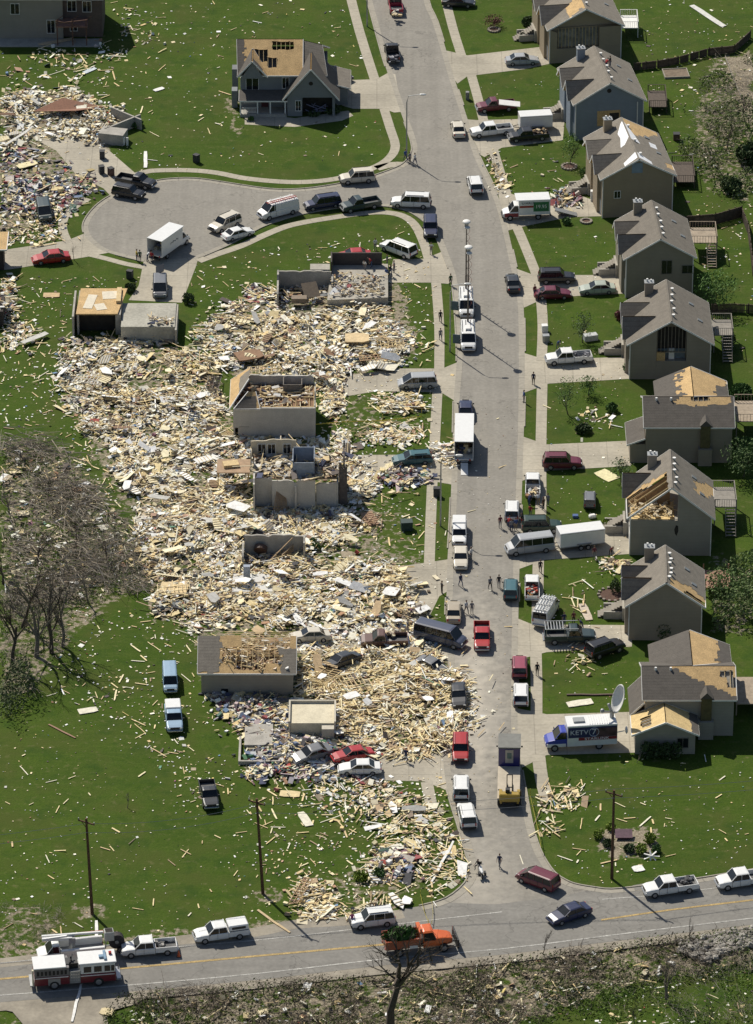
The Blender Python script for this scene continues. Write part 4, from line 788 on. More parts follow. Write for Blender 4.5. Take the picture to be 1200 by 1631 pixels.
def l10():
    r = wreck('corner of a brown wrecked house at the left edge of the picture', -20, 430)
    b = MB(); b.b2(-1, 2.2, 0, 2.5, 0, 3.0); b.build('wall', mat('dark_brown_wall', (.05, .04, .035), .9, .3), r)
    slope(r, (-2, 4, 3.6), (-2, -.4, 3.1), (2.7, -.4, 3.1), (2.7, 4, 3.6), SH_B, lambda u, v: 1, nu=3, nv=3)
    r2 = wreck('brown shell with torn boards at the left edge below the first driveway', -14, 520)
    b = MB(); b.b2(-1, 1.6, 0, 5, 0, 2.2); b.build('wall', mat('dark_brown_wall', (.05, .04, .035), .9, .3), r2); litter(r2, -1, 2.4, 0, 6, 2.0, 60, 44)
l10()
# ---- fences and decks on the right
M_fence = mat('fence_boards', (.085, .062, .045), .95, .35, 2)
def fence(label, P, h, m=M_fence, gaps=0.0, grp='wooden fences behind the houses on the right', step=.16):
    W = gp(P); root = empty('wooden_fence', W[0], 0, label, 'fence', grp); o = W[0]; b = MB(); posts = MB(); rnd = random.Random(len(label))
    for a, c in zip(W[:-1], W[1:]):
        d = (c-a); n = int(d.length/step)
        for i in range(n):
            if rnd.random() < gaps: continue
            p = a+d*(i/n)-o; b.box((p.x, p.y, h/2), (.13, .13, h*rnd.uniform(.93, 1)), rz=math.atan2(d.y, d.x), M=None)
        for z in (.3, h-.25): b.bar((a-o)+Vector((0, .08, z)), (c-o)+Vector((0, .08, z)), .05, .1)
        for i in range(max(2, int(d.length/2.4))+1): p = a+d*i/max(2, int(d.length/2.4))-o; posts.box((p.x, p.y+.1, h/2+.05), (.12, .12, h+.12))
    b.build('fence_boards', m, root); posts.build('fence_post', m, root); return root
fence('dark picket fence crossing the lawn behind the two farthest houses', [(1010, 112), (1048, 108), (1080, 102), (1130, 88), (1170, 84), (1196, 60)], 1.2, gaps=.1)
fence('tall board fence behind the olive grey house', [(1088, 362), (1140, 358), (1182, 346)], 1.7)
fence('board fence running along the right edge of the picture', [(1182, 346), (1192, 372), (1196, 402), (1200, 440)], 1.5, gaps=.1)
fence('short fence run behind the house with bare studs', [(1134, 498), (1170, 497), (1215, 500)], 1.3, gaps=.05)
fence('pale timber edging of the garden bed at the right edge', [(1156, 92), (1170, 130), (1182, 158)], .3, m=mat('weathered_timber', (.3, .27, .22), .9, .2))
def deck(label, px, py, w_, d, h, m, rail=True, stair=True):
    r = empty('timber_deck', G(px, py), 0, label, 'deck', 'decks behind the houses on the right'); b = MB(); b.b2(0, w_, 0, d, h-.12, h); b.build('deck_floor', m, r)
    for x in (.1, w_-.1):
        for y in (.1, d-.1): b = MB(); b.b2(x-.07, x+.07, y-.07, y+.07, 0, h+.95); b.build('post', m, r)
    if rail:
        b = MB()
        for (p, q) in (((0.1, .1), (w_-.1, .1)), ((w_-.1, .1), (w_-.1, d-.1)), ((.1, d-.1), (w_-.1, d-.1))):
            b.bar((*p, h+.95), (*q, h+.95), .09, .06); n = 9
            for i in range(n): b.bar((p[0]+(q[0]-p[0])*i/n, p[1]+(q[1]-p[1])*i/n, h), (p[0]+(q[0]-p[0])*i/n, p[1]+(q[1]-p[1])*i/n, h+.93), .04)
        b.build('railing', m, r)
    if stair:
        b = MB(); n = 9
        for i in range(n): b.b2(w_-1.4, w_-.3, -.3-i*.32, -.02-i*.32, h-(i+1)*h/(n+1)-.05, h-(i+1)*h/(n+1))
        b.bar((w_-1.45, 0, h-.1), (w_-1.45, -n*.32, .1), .06, .2); b.bar((w_-.25, 0, h-.1), (w_-.25, -n*.32, .1), .06, .2); b.build('stairs', m, r)
    return r
M_dk = mat('deck_wood', (.33, .27, .20), .9, .25, 1.5, stripe=(0, .15, .1, .35)); M_dk2 = mat('grey_deck_wood', (.24, .22, .19), .9, .25, 1.5)
deck('tan deck with stairs behind the olive grey house', 1100, 412, 3.6, 4.6, 2.4, M_dk); deck('grey deck littered with white scraps behind the house with bare studs', 1136, 562, 2.6, 4.4, 2.6, M_dk2)
deck('pale deck with a white chair at the right edge', 1172, 700, 4.0, 5.5, 2.6, M_dk, stair=False); deck('weathered deck with long stairs behind the house with broken rafters', 1137, 838, 2.8, 5.0, 2.7, M_dk2)
deck('reddish deck behind the house with the stripped right eave', 1122, 950, 3.2, 4.2, 1.2, mat('red_deck', (.30, .17, .12), .9, .2, 2), rail=False, stair=False); deck('tan deck beside the house nearest the highway', 1172, 1140, 4, 6, 1.6, M_dk, rail=False, stair=False)
deck('small dark deck behind the blue grey house', 1034, 180, 2.6, 5.5, 1.0, mat('dark_deck', (.09, .07, .055), .9, .3), stair=False); deck('dark deck behind the tan tarped house', 1073, 300, 3, 6.5, 1.0, mat('dark_deck', (.09, .07, .055)), stair=False); deck('white railed deck behind the farthest house', 989, 60, 2.6, 4.5, 1.6, M_white, stair=False)
# ---------------- vehicles ----------------
# a vehicle kind is built once as a list of (part, mesh, parent part, paintable); copies share the meshes and take their own paint
VK = {}
M_slot = mat('paint_white', (.74, .74, .72), .38, .05, 2, coat=.5)
class Kit:
    def __init__(s): s.p = []
    def add(s, name, mb, m, parent=None, bevel=0, smooth=False, merge=False):
        s.p.append((name, mb.mesh(name, [m if m != 'P' and m != 'Q' else M_slot], bevel, smooth, merge), parent, m)); return len(s.p)-1
def loft(st):
    # stations (x, half width, z bottom, z top); rounded box sections
    b = MB(); n = 10; V = []
    for x, hw, z0, z1 in st:
        h = z1-z0; r = min(.12, h*.3)
        sec = [(-hw*.94, z0), (-hw, z0+h*.3), (-hw*.985, z1-r), (-hw*.93, z1-r*.35), (-hw*.8, z1), (hw*.8, z1), (hw*.93, z1-r*.35), (hw*.985, z1-r), (hw, z0+h*.3), (hw*.94, z0)]
        V += [(x, y, z) for y, z in sec]
    F = [list(range(n))[::-1], list(range((len(st)-1)*n, len(st)*n))]
    for i in range(len(st)-1):
        for j in range(n): F.append((i*n+j, i*n+(j+1) % n, (i+1)*n+(j+1) % n, (i+1)*n+j))
    b.add(V, F); return b
def wheels(k, xs, hw, r=.34, wd=.24):
    for x in xs:
        for sgn in (-1, 1):
            y = sgn*(hw-wd/2+.03); b = MB(); b.tube([(x, y-wd/2, r), (x, y-wd/2+.03, r), (x, y+wd/2-.03, r), (x, y+wd/2, r)], [r*.86, r, r, r*.86], 14); w_ = k.add('wheel', b, M_tyre)
            b = MB(); b.tube([(x, y+sgn*wd/2, r), (x, y+sgn*(wd/2+.015), r)], [r*.58, r*.5], 10); k.add('rim', b, M_rim, w_)
def lights(k, xf, xr, hw, zf, zr, hz=.14, tz=.22, tw=.18):
    for s in (-1, 1):
        b = MB(); b.box((xf, s*(hw-.27), zf), (.06, .34, hz)); k.add('headlight', b, M_lamp)
        b = MB(); b.box((xr, s*(hw-.14), zr), (.06, tw, tz)); k.add('tail_light', b, M_red)
def bumpers(k, xf, xr, hw, z=.45, m='P', h=.22):
    b = MB(); b.box((xf, 0, z), (.2, hw*1.9, h)); k.add('front_bumper', b, m, bevel=.05); b = MB(); b.box((xr, 0, z+.03), (.2, hw*1.88, h)); k.add('rear_bumper', b, m, bevel=.05)
def cabin(k, hw, rb, rr, rf, wb, zb, zt, pil=(), solid=None, inset=.82, m='P', crown=.05):
    # glass greenhouse + painted roof and pillars
    hb = hw*.93; ht = hw*inset; b = MB(); P = [(rb, zb, hb), (rr, zt, ht), (rf, zt, ht), (wb, zb, hb)]
    V = [(x, -y, z) for x, z, y in P]+[(x, y, z) for x, z, y in P]
    b.add(V, [(0, 1, 2, 3)[::-1], (4, 5, 6, 7), (0, 4, 5, 1)[::-1], (1, 5, 6, 2)[::-1], (2, 6, 7, 3)[::-1]]); k.add('windows', b, M_glass)
    b = MB(); n = 5; V = []; F = []; xs = [rr-.05, rr+.12, (rr+rf)/2, rf-.15, rf+.05]
    for i, x in enumerate(xs):
        e = .0 if i in (0, 4) else 1; V += [(x, -ht-.03, zt-.02), (x, -ht*.8, zt+crown*(.5+.4*e)), (x, 0, zt+crown*(.5+.7*e)), (x, ht*.8, zt+crown*(.5+.4*e)), (x, ht+.03, zt-.02)]
    for i in range(4):
        for j in range(4): F.append((i*5+j, (i+1)*5+j, (i+1)*5+j+1, i*5+j+1))
    F.append((0, 1, 2, 3, 4)); F.append((24, 23, 22, 21, 20)); F.append((0, 20, 24, 4)[::-1]) ; F += [(0, 5, 10, 15, 20), (4, 24, 19, 14, 9)]
    b.add(V, F[:-3]); k.add('roof', b, m, smooth=False)
    b = MB(); pw = .07
    for s in (-1, 1):
        b.bar((rb, s*hb, zb), (rr, s*ht, zt), pw+.05, pw); b.bar((wb, s*hb, zb), (rf, s*ht, zt), pw, pw)
        for t in pil:
            x0 = rb+(wb-rb)*t; x1 = rr+(rf-rr)*t; x1 = min(max(x0, rr), rf); b.bar((x1, s*(hb+.005), zb), (x1, s*(ht+.012), zt), pw+.02, .05)
        if solid:
            a0, a1 = solid; z1 = zt-.02
            b.add([(a0, s*(hb+.02), zb-.02), (a1, s*(hb+.02), zb-.02), (a1, s*(ht+.02), z1), (a0, s*(ht+.02), z1)], [(0, 1, 2, 3) if s < 0 else (3, 2, 1, 0)])
    k.add('pillars', b, m)
def mirrors(k, x, hw, z):
    for s in (-1, 1): b = MB(); b.box((x, s*(hw+.1), z), (.1, .2, .16)); k.add('mirror', b, M_black)
def grille(k, x, z, w_=.9, h=.25): b = MB(); b.box((x, 0, z), (.04, w_, h)); k.add('grille', b, M_black)
def seams(k, xs, hw, z0, z1):
    b = MB()
    for x in xs:
        for s in (-1, 1): b.box((x, s*(hw+.002), (z0+z1)/2), (.025, .012, z1-z0))
    k.add('door_seams', b, M_black)
def k_sedan():
    k = Kit(); h = .89; k.add('body', loft([(-2.42, .76, .36, .72), (-2.3, .85, .30, .92), (-1.7, h, .26, .97), (-.2, h, .24, .95), (1.0, h, .24, .97), (1.8, .87, .27, .86), (2.25, .8, .30, .72), (2.4, .7, .34, .6)]), 'P', smooth=False)
    cabin(k, h, -1.75, -1.05, .3, 1.08, .93, 1.4, (.5,)); wheels(k, (-1.45, 1.45), h, .31); lights(k, 2.33, -2.4, .82, .64, .74); bumpers(k, 2.38, -2.4, .82, .42); mirrors(k, .8, h, 1.0); grille(k, 2.37, .62); seams(k, (-.45, .5), h, .35, .9); return k
def k_wagon():
    k = Kit(); h = .9; k.add('body', loft([(-2.5, .8, .36, .8), (-2.4, .87, .30, .95), (-.2, h, .24, .95), (1.0, h, .24, .97), (1.8, .87, .27, .86), (2.3, .8, .30, .72), (2.45, .7, .34, .6)]), 'P')
    cabin(k, h, -2.42, -2.1, .3, 1.08, .93, 1.42, (.35, .66)); wheels(k, (-1.5, 1.5), h, .31); lights(k, 2.38, -2.47, .84, .64, .84); bumpers(k, 2.42, -2.47, .84, .42); mirrors(k, .8, h, 1.0); grille(k, 2.42, .62); seams(k, (-.45, .5), h, .35, .9)
    b = MB(); [b.box((-1, s*.6, 1.5), (1.6, .04, .05)) for s in (-1, 1)]; k.add('roof_rack', b, M_black); return k
def k_suv(L=4.8, rack=True, H=1.78):
    k = Kit(); h = .95; a = L/2; k.add('body', loft([(-a, .84, .42, .98), (-a+.08, .92, .36, 1.1), (-.2, h, .34, 1.1), (a-1.3, h, .34, 1.12), (a-.5, .92, .36, 1.05), (a-.1, .86, .40, .92), (a, .8, .44, .8)]), 'P')
    cabin(k, h, -a+.06, -a+.3, a-1.95, a-1.3, 1.07, H, (.33, .66), inset=.84); wheels(k, (-a+.95, a-.95), h, .37, .27); lights(k, a-.02, -a+.0, .88, .82, .95, tz=.4, tw=.14); bumpers(k, a+.02, -a-.02, .88, .52, M_black); mirrors(k, a-1.5, h, 1.2); grille(k, a+.0, .8); seams(k, (-.45, a-1.5), h, .45, 1.05)
    if rack:
        b = MB(); [b.box((-.6, s*.66, H+.08), (L*.44, .035, .05)) for s in (-1, 1)]; k.add('roof_rack', b, M_black)
    return k
def k_minivan():
    k = Kit(); h = .96; k.add('body', loft([(-2.48, .86, .36, .98), (-2.4, .93, .30, 1.06), (0, h, .26, 1.04), (1.5, h, .26, 1.04), (2.1, .9, .28, .9), (2.45, .78, .34, .66)]), 'P')
    cabin(k, h, -2.42, -2.15, .75, 1.85, 1.0, 1.7, (.28, .55, .76), inset=.84); wheels(k, (-1.55, 1.5), h, .33); lights(k, 2.38, -2.47, .88, .7, 1.0, tz=.4, tw=.14); bumpers(k, 2.42, -2.46, .86, .45); mirrors(k, 1.4, h, 1.08); grille(k, 2.42, .6, 1.0, .14); seams(k, (-.6, .4), h, .35, 1.0); return k
def k_van(cargo=True, L=5.7, H=2.12):
    k = Kit(); h = 1.0; a = L/2; k.add('body', loft([(-a, .92, .42, 1.25), (-a+.1, .98, .36, 1.32), (0, h, .34, 1.3), (a-.9, h, .34, 1.28), (a-.3, .94, .36, 1.1), (a, .86, .42, .92)]), 'P')
    cabin(k, h, -a+.08, -a+.2, a-1.5, a-.75, 1.27, H, (.3, .55, .78), solid=(-a+.15, a-2.0) if cargo else None, inset=.86, crown=.08); wheels(k, (-a+1.1, a-.95), h, .37, .25); lights(k, a, -a, .92, .85, 1.1, tz=.35, tw=.14); bumpers(k, a+.03, -a-.05, .9, .5, M_chrome); mirrors(k, a-1.1, h, 1.4); grille(k, a+.01, .85, 1.0, .3); seams(k, (a-2.0, a-1.1), h, .45, 1.25)
    b = MB(); [b.box((-a-.004, s*.42, 1.65), (.03, .6, .4), M=None) for s in (-1, 1)]; k.add('rear_window', b, M_glass); return k
def k_pickup(ext=False, topper=False, load=False, L=5.5):
    k = Kit(); h = .96; a = L/2; e = .55 if ext else 0; cb = a-1.35-1.55-e; k.add('body', loft([(cb-.1, h, .38, 1.13), (a-1.35, h, .36, 1.14), (a-.5, .94, .38, 1.08), (a-.08, .88, .42, .98), (a, .82, .46, .84)]), 'P')
    cabin(k, h, cb-.02, cb+.12, a-2.0, a-1.35, 1.1, 1.76, (.45,) if ext else (), inset=.85)
    bl = cb-.14; r = -a; b = MB(); w_ = .07
    b.b2(r, bl, -h, -h+w_, .5, 1.12); b.b2(r, bl, h-w_, h, .5, 1.12); b.b2(bl-w_, bl, -h+w_+.002, h-w_-.002, .5, 1.12); k.add('bed_sides', b, 'P')
    b = MB(); b.b2(r-.04, r+.03, -h+.02, h-.02, .52, 1.1); k.add('tailgate', b, 'P')
    b = MB(); b.b2(r+.04, bl-w_-.01, -h+w_+.01, h-w_-.01, .5, .6); k.add('bed_floor', b, mat('bed_liner', (.10, .10, .10), .8, .3, 2))
    wheels(k, (r+1.05, a-.95), h, .38, .27); lights(k, a, r-.03, .9, .86, .95, tz=.3, tw=.1); bumpers(k, a+.04, r-.12, .9, .54, M_chrome, .2); mirrors(k, a-1.5, h, 1.25); grille(k, a+.01, .84, 1.1, .26); seams(k, (cb+.55+e, a-1.45), h, .45, 1.1)
    if topper:
        b = MB(); b.b2(r+.02, bl-.02, -h*.93, h*.93, 1.125, 1.82); t = k.add('topper', b, 'Q', bevel=.09)
        b = MB(); [b.box(((r+bl)/2, s*(h*.93+.004), 1.5), (1.5, .02, .3)) for s in (-1, 1)]; b.box((r+.01, 0, 1.5), (.02, 1.2, .35)); k.add('topper_window', b, M_glass, t)
    return k
def k_trailer(L=5.6, H=2.5, W_=2.2):
    k = Kit(); b = MB(); b.b2(-L/2, L/2, -W_/2, W_/2, .5, H); k.add('body', b, 'P', bevel=.06)
    b = MB(); b.b2(-L/2-.02, L/2+.02, -W_/2-.02, W_/2+.02, H-.14, H-.06); b.b2(-L/2-.02, L/2+.02, -W_/2-.02, W_/2+.02, .5, .62); k.add('trim_rail', b, M_galv)
    b = MB()
    for s in (-1, 1): b.box((-.2, s*(W_/2+.12), .82), (1.8, .22, .08))
    k.add('fender', b, M_galv); wheels(k, (-.65, .25), W_/2+.22, .34, .2)
    b = MB(); b.bar((L/2, .5, .5), (L/2+1.2, 0, .5), .08); b.bar((L/2, -.5, .5), (L/2+1.2, 0, .5), .08); b.cyl((L/2+1.0, 0, .1), (L/2+1.0, 0, .9), .05); k.add('hitch', b, M_black)
    b = MB(); b.b2(-L/2-.02, -L/2-.003, -W_/2+.1, W_/2-.1, .7, H-.2); k.add('ramp_door', b, M_galv); return k
def k_box(L=7.6, bl=5.2, H=3.3, W_=2.35, open_=False, cabh=2.15):
    k = Kit(); a = L/2; h = 1.0; cb = a-2.15
    k.add('cab_body', loft([(cb, h, .45, 1.3), (a-1.0, h, .42, 1.3), (a-.3, .93, .44, 1.12), (a, .86, .48, .95)]), 'Q')
    cabin(k, h, cb+.02, cb+.1, a-1.55, a-.85, 1.27, cabh, (), inset=.86, m='Q')
    x0 = -a; x1 = -a+bl; b = MB(); z0 = .85
    if open_: t = .06; b.b2(x0, x1, -W_/2, W_/2, z0, z0+.12); b.b2(x0, x1, -W_/2, -W_/2+t, z0+.121, H-.1); b.b2(x0, x1, W_/2-t, W_/2, z0+.121, H-.1); b.b2(x1-t, x1, -W_/2+t+.002, W_/2-t-.002, z0+.121, H-.1)
    else: b.b2(x0, x1, -W_/2, W_/2, z0, H-.1)
    bx = k.add('cargo_box', b, 'P'); b = MB(); b.b2(x0-.02, x1+.35, -W_/2-.02, W_/2+.02, H-.098, H); k.add('cargo_roof', b, 'P', bx, bevel=.03)
    if open_:
        b = MB(); rnd = random.Random(4)
        for i in range(16): b.box((x0+rnd.uniform(1.0, 3.5), rnd.uniform(-.8, .8), z0+rnd.uniform(.3, 1.2)), (rnd.uniform(.3, .8), rnd.uniform(.3, .8), rnd.uniform(.3, .8)), col=rnd.choice(PAL_MIX))
        k.add('cargo', b, M_attr, bx)
    else: b = MB(); b.b2(x0-.02, x0-.003, -W_/2+.12, W_/2-.12, z0+.15, H-.25); k.add('roll_door', b, M_galv, bx)
    b = MB(); b.b2(-a+.1, a-.6, -.45, .45, .5, .84); k.add('chassis', b, M_black); wheels(k, (-a+1.6, a-.95), 1.02, .4, .3); lights(k, a, -a, .9, .85, .9); bumpers(k, a+.04, -a-.08, .95, .5, M_black); mirrors(k, a-1.1, 1.1, 1.6); grille(k, a+.01, .82, 1.1, .3); return k
KINDS = dict(sedan=k_sedan, wagon=k_wagon, suv=k_suv, bigsuv=lambda: k_suv(5.4, True, 1.88), minivan=k_minivan, van=k_van, window_van=lambda: k_van(False, 5.8), big_van=lambda: k_van(False, 6.3, 2.2), pickup=k_pickup, ext_pickup=lambda: k_pickup(True, L=5.9), topper_pickup=lambda: k_pickup(True, True, L=5.8), short_topper=lambda: k_pickup(False, True, L=5.2),
    trailer=k_trailer, small_trailer=lambda: k_trailer(4.6, 2.4, 2.1), box_truck=k_box, rental=lambda: k_box(6.4, 4.3, 3.1), open_box=lambda: k_box(7.4, 5.2, 3.3, open_=True), long_box=lambda: k_box(9.3, 7.2, 3.5, open_=True))
NAMES = dict(sedan='parked_car', wagon='station_wagon', suv='parked_suv', bigsuv='parked_suv', minivan='minivan', van='cargo_van', window_van='passenger_van', big_van='passenger_van', pickup='pickup_truck', ext_pickup='pickup_truck', topper_pickup='pickup_truck', short_topper='pickup_truck', trailer='enclosed_trailer', small_trailer='enclosed_trailer', box_truck='box_truck', rental='moving_truck', open_box='box_truck', long_box='box_truck')
CATS = dict(sedan='car', wagon='car', suv='suv', bigsuv='suv', minivan='minivan', van='van', window_van='van', big_van='van', pickup='pickup truck', ext_pickup='pickup truck', topper_pickup='pickup truck', short_topper='pickup truck', trailer='trailer', small_trailer='trailer', box_truck='truck', rental='truck', open_box='truck', long_box='truck')
COL = dict(white=(.72, .72, .70), cream=(.60, .55, .45), tan=(.40, .34, .25), silver=(.36, .37, .38), grey=(.16, .165, .175), dark=(.022, .024, .028), black=(.012, .012, .014), navy=(.02, .026, .07), blue=(.03, .05, .16), slate=(.07, .08, .12), teal=(.04, .12, .14), green=(.02, .045, .03), maroon=(.13, .015, .03), red=(.38, .02, .02), crimson=(.33, .02, .05), rust=(.12, .03, .02), pgreen=(.36, .40, .34), skyb=(.26, .38, .50), bright=(.02, .04, .33), orange=(.62, .12, .02), pink=(.28, .05, .08), dgreen=(.03, .05, .05), brown=(.12, .06, .045))
def pm(c): return paint(c, COL[c])
def vehicle(kind, col, px, py, dx, dy, label, group=None, q=None, z=0.0, tilt=(0, 0), sx=1.0, h=.8):
    if kind not in VK: VK[kind] = KINDS[kind]()
    k = VK[kind]; p = G(px, py, h); rz = head(px, py, dx, dy)
    root = empty(NAMES[kind], (p.x, p.y, z+.03), rz, label, CATS[kind], group or 'vehicles standing along the street and driveways'); root.rotation_euler = (R(tilt[0]), R(tilt[1]), rz); root.scale = (sx, sx, sx) if sx != 1 else (1, 1, 1)
    objs = []
    for name, me, par, m in k.p:
        o = bpy.data.objects.new(name, me); C.objects.link(o); o.parent = objs[par] if par is not None else root; objs.append(o)
        if m in ('P', 'Q'): o.material_slots[0].link = 'OBJECT'; o.material_slots[0].material = pm(q if (m == 'Q' and q) else col)
    return root
V = vehicle
V('pickup', 'crimson', 630, 6, -8, -40, 'red pickup with pale load driving off at the top edge of the street')
V('pickup', 'black', 625, 82, -9, -40, 'black pickup with junk in its bed, farthest but one up the street')
V('sedan', 'cream', 730, 203, -7, -35, 'cream car alone on the street beside the upper driveways')
V('suv', 'white', 757, 293, -8, -32, 'white suv driving up the street across from the cul-de-sac mouth')
V('sedan', 'dark', 817, 448, -6, -35, 'dark sedan at the right kerb across from the mast vans')
V('sedan', 'dark', 731, 1, 50, 2, 'dark car cut by the top edge in the farthest right driveway')
V('sedan', 'silver', 832, 93, 50, -2, 'silver sedan alone in the driveway of the farthest right house')
V('pickup', 'maroon', 790, 167, -50, 4, 'maroon pickup on the lawn with a white panel across its bed'); V('ext_pickup', 'white', 783, 206, -50, 5, 'white extended cab pickup left of the small white trailer')
V('ext_pickup', 'black', 842, 214, -50, 4, 'black pickup full of junk in front of the small white trailer', sx=.95); V('small_trailer', 'white', 853, 191, -50, 3, 'small white enclosed trailer behind a black pickup', h=1.3)
V('suv', 'black', 887, 440, 50, -1, 'black suv beyond the maroon car with open trunk'); V('sedan', 'maroon', 881, 465, 50, -1, 'maroon car with people at its open trunk'); V('sedan', 'pgreen', 952, 457, -50, 2, 'pale green sedan beside the black suv in the driveway')
V('ext_pickup', 'white', 906, 568, -50, 3, 'white pickup with a loaded bed below the house with bare studs'); V('suv', 'maroon', 896, 735, 50, 0, 'maroon suv alone in the middle right driveway', sx=1.0)
V('ext_pickup', 'white', 849, 771, 0, -40, 'white pickup being loaded by people on the pavement, right side', sx=.95); V('suv', 'white', 816, 812, 1, -40, 'white suv at the kerb with people gathered behind it', sx=.95)
V('suv', 'green', 863, 836, 50, -1, 'dark green suv between the white van and the loaded pickup'); V('window_van', 'silver', 844, 869, -50, 6, 'white topped silver van in front of the long white trailer', q='white'); V('trailer', 'white', 925, 854, -50, 6, 'long white enclosed trailer behind the silver van', h=1.3)
V('suv', 'grey', 940, 793, 1, -40, 'small grey car alone on the lawn above the long white trailer', sx=.78); V('topper_pickup', 'white', 732, 847, 0, 40, 'white pickup with topper nose to tail behind the cream car', sx=.93); V('sedan', 'cream', 734, 886, 1, 40, 'cream car right behind the white pickup with topper')
V('suv', 'teal', 814, 937, 1, -40, 'teal suv on the street beside two walking people', sx=.92); V('ext_pickup', 'white', 848, 934, 0, -40, 'white pickup with red things in its bed above the van with ladders', sx=.92); V('sedan', 'tan', 723, 972, 1, -40, 'tan sedan at the left kerb above the dark passenger van')
V('ext_pickup', 'red', 768, 1012, 1, 40, 'bright red pickup in the middle of the street', sx=.98); V('big_van', 'slate', 702, 1011, 50, 13, 'slate blue passenger van leaving the rubble filled driveway', h=1.0); lv = V('van', 'white', 870, 972, 14, -24, 'white van with a roof load of ladders on the pavement', h=1.0)
fl = V('pickup', 'dgreen', 908, 1012, 50, -1, 'dark green pickup with a slatted rack over its bed', sx=1.08); V('suv', 'black', 964, 1031, 40, -14, 'black suv parked askew beside the dark green pickup'); V('suv', 'pink', 828, 1061, 0, -40, 'faded crimson suv at the right kerb just above a white suv', sx=.95); V('suv', 'white', 830, 1105, 0, -40, 'white suv at the right kerb below the crimson one', sx=.95)
V('suv', 'red', 734, 1193, 0, 40, 'red suv at the left kerb at the foot of the rubble', sx=.98); V('suv', 'white', 735, 1253, 0, -40, 'white suv just below the red one at the left kerb', sx=.98); V('suv', 'white', 744, 1298, -9, -40, 'white suv parked askew, lowest at the left kerb', sx=.98)
V('minivan', 'maroon', 857, 1399, -44, -17, 'maroon minivan turning in from the highway'); V('sedan', 'navy', 907, 1453, -45, 15, 'dark blue sedan driving on the highway', sx=1.03); V('ext_pickup', 'white', 1068, 1411, -50, 7, 'white extended cab pickup on the highway shoulder at right, whole in view'); V('ext_pickup', 'white', 1184, 1399, -50, 7, 'white pickup cut by the right edge of the picture')
V('suv', 'white', 593, 1463, -50, 6, 'white suv on the shoulder behind the orange dump truck'); V('topper_pickup', 'white', 352, 1484, -50, 7, 'white pickup with a white topper on the highway shoulder'); V('ext_pickup', 'white', 237, 1508, -50, 4, 'white pickup with an open bed ahead of the orange cone')
V('pickup', 'dark', 333, 1264, 10, 45, 'dark pickup alone on the lawn above the poles', sx=.95); V('short_topper', 'skyb', 277, 1143, 5, 45, 'pale blue pickup with a white topper on the lawn', q='white'); V('van', 'skyb', 271, 1081, 3, 45, 'blue roofed van on the lawn behind the pale blue pickup', sx=.86)
g = 'vehicles standing around the cul-de-sac'
V('suv', 'cream', 569, 281, -50, 4, 'cream suv alone at the north kerb of the cul-de-sac mouth', g); V('bigsuv', 'white', 655, 320, -50, -2, 'white suv across the corner of the cul-de-sac mouth', g); V('pickup', 'dgreen', 574, 324, -45, 8, 'dark green pickup parked behind the navy suv', g); V('bigsuv', 'navy', 514, 322, -50, 7, 'navy suv between the white ladder van and the dark green pickup', g, sx=.93)
cv = V('van', 'white', 443, 332, -50, 13, 'white cargo van with a red ladder on its roof', g, h=1.0); V('suv', 'cream', 358, 355, -35, 15, 'cream suv side by side with a small white car', g); V('sedan', 'white', 379, 369, 40, -11, 'small white car next to the cream suv on the cul-de-sac', g, sx=.93); V('suv', 'navy', 686, 362, 1, 40, 'blue suv at the kerb just below the corner of the cul-de-sac mouth', g)
V('bigsuv', 'white', 635, 395, -42, -16, 'long white suv nosed onto the corner lawn beside the garage ruin', g); V('pickup', 'dark', 217, 287, 48, 9, 'dark pickup at the head of the cul-de-sac behind a black car', g); V('suv', 'black', 205, 305, 45, 8, 'black suv side by side with the dark pickup', g, sx=.93); V('sedan', 'red', 81, 408, -50, 5, 'bright red car on the driveway at the left edge', g, sx=1.05)
V('minivan', 'grey', 255, 456, 0, 45, 'grey minivan with its rear hatch open in the driveway', g); V('minivan', 'dgreen', 71, 335, 9, 45, 'dark wrecked minivan among the belongings left of the cul-de-sac', g, z=.1, tilt=(4, 0)); V('sedan', 'dark', 538, 116, 40, 14, 'dark car half hidden behind the two storey house', g)
g = 'vehicles caught in the wreckage'
V('sedan', 'red', 563, 417, -50, 3, 'red car inside the garage ruin', g, z=1.15); V('minivan', 'silver', 665, 607, -50, 2, 'silver minivan on the driveway below the garage ruin', g); V('wagon', 'teal', 657, 728, -50, 3, 'teal station wagon on the driveway among heaped belongings', g)
V('sedan', 'navy', 742, 650, 0, -40, 'dark blue car in front of the long white box truck', g); V('sedan', 'cream', 494, 1012, -48, 4, 'cream car crushed under boards in the rubble', g, z=.1, tilt=(5, -3)); V('pickup', 'brown', 612, 1018, -50, 1, 'brown wrecked pickup buried in the rubble filled driveway', g, z=.0, tilt=(-3, 0)); V('sedan', 'dark', 732, 1106, 2, 40, 'dark wrecked car in the rubble at the edge of the street', g, tilt=(4, 2), z=.1)
V('sedan', 'red', 562, 1202, -48, 8, 'red car wrecked behind the white sedan', g, tilt=(4, -2), z=.15); V('sedan', 'white', 573, 1222, -50, 1, 'white sedan at the lower edge of the rubble', g, z=.1); V('sedan', 'grey', 497, 1199, -45, 12, 'grey crushed car left of the wrecked red one', g, tilt=(-6, 3), z=.1); V('sedan', 'grey', 690, 1056, 40, 18, 'dull grey car under boards by the driveway of the slate van', g, z=-.1, tilt=(6, 4), sx=.9); V('sedan', 'dark', 545, 1050, -40, 14, 'dark car flattened under white scraps right of the broken rafters', g, tilt=(8, 0), z=-.1)
def onroof(root, name, mb, m, bevel=0): return mb.build(name, m, root, bevel=bevel)
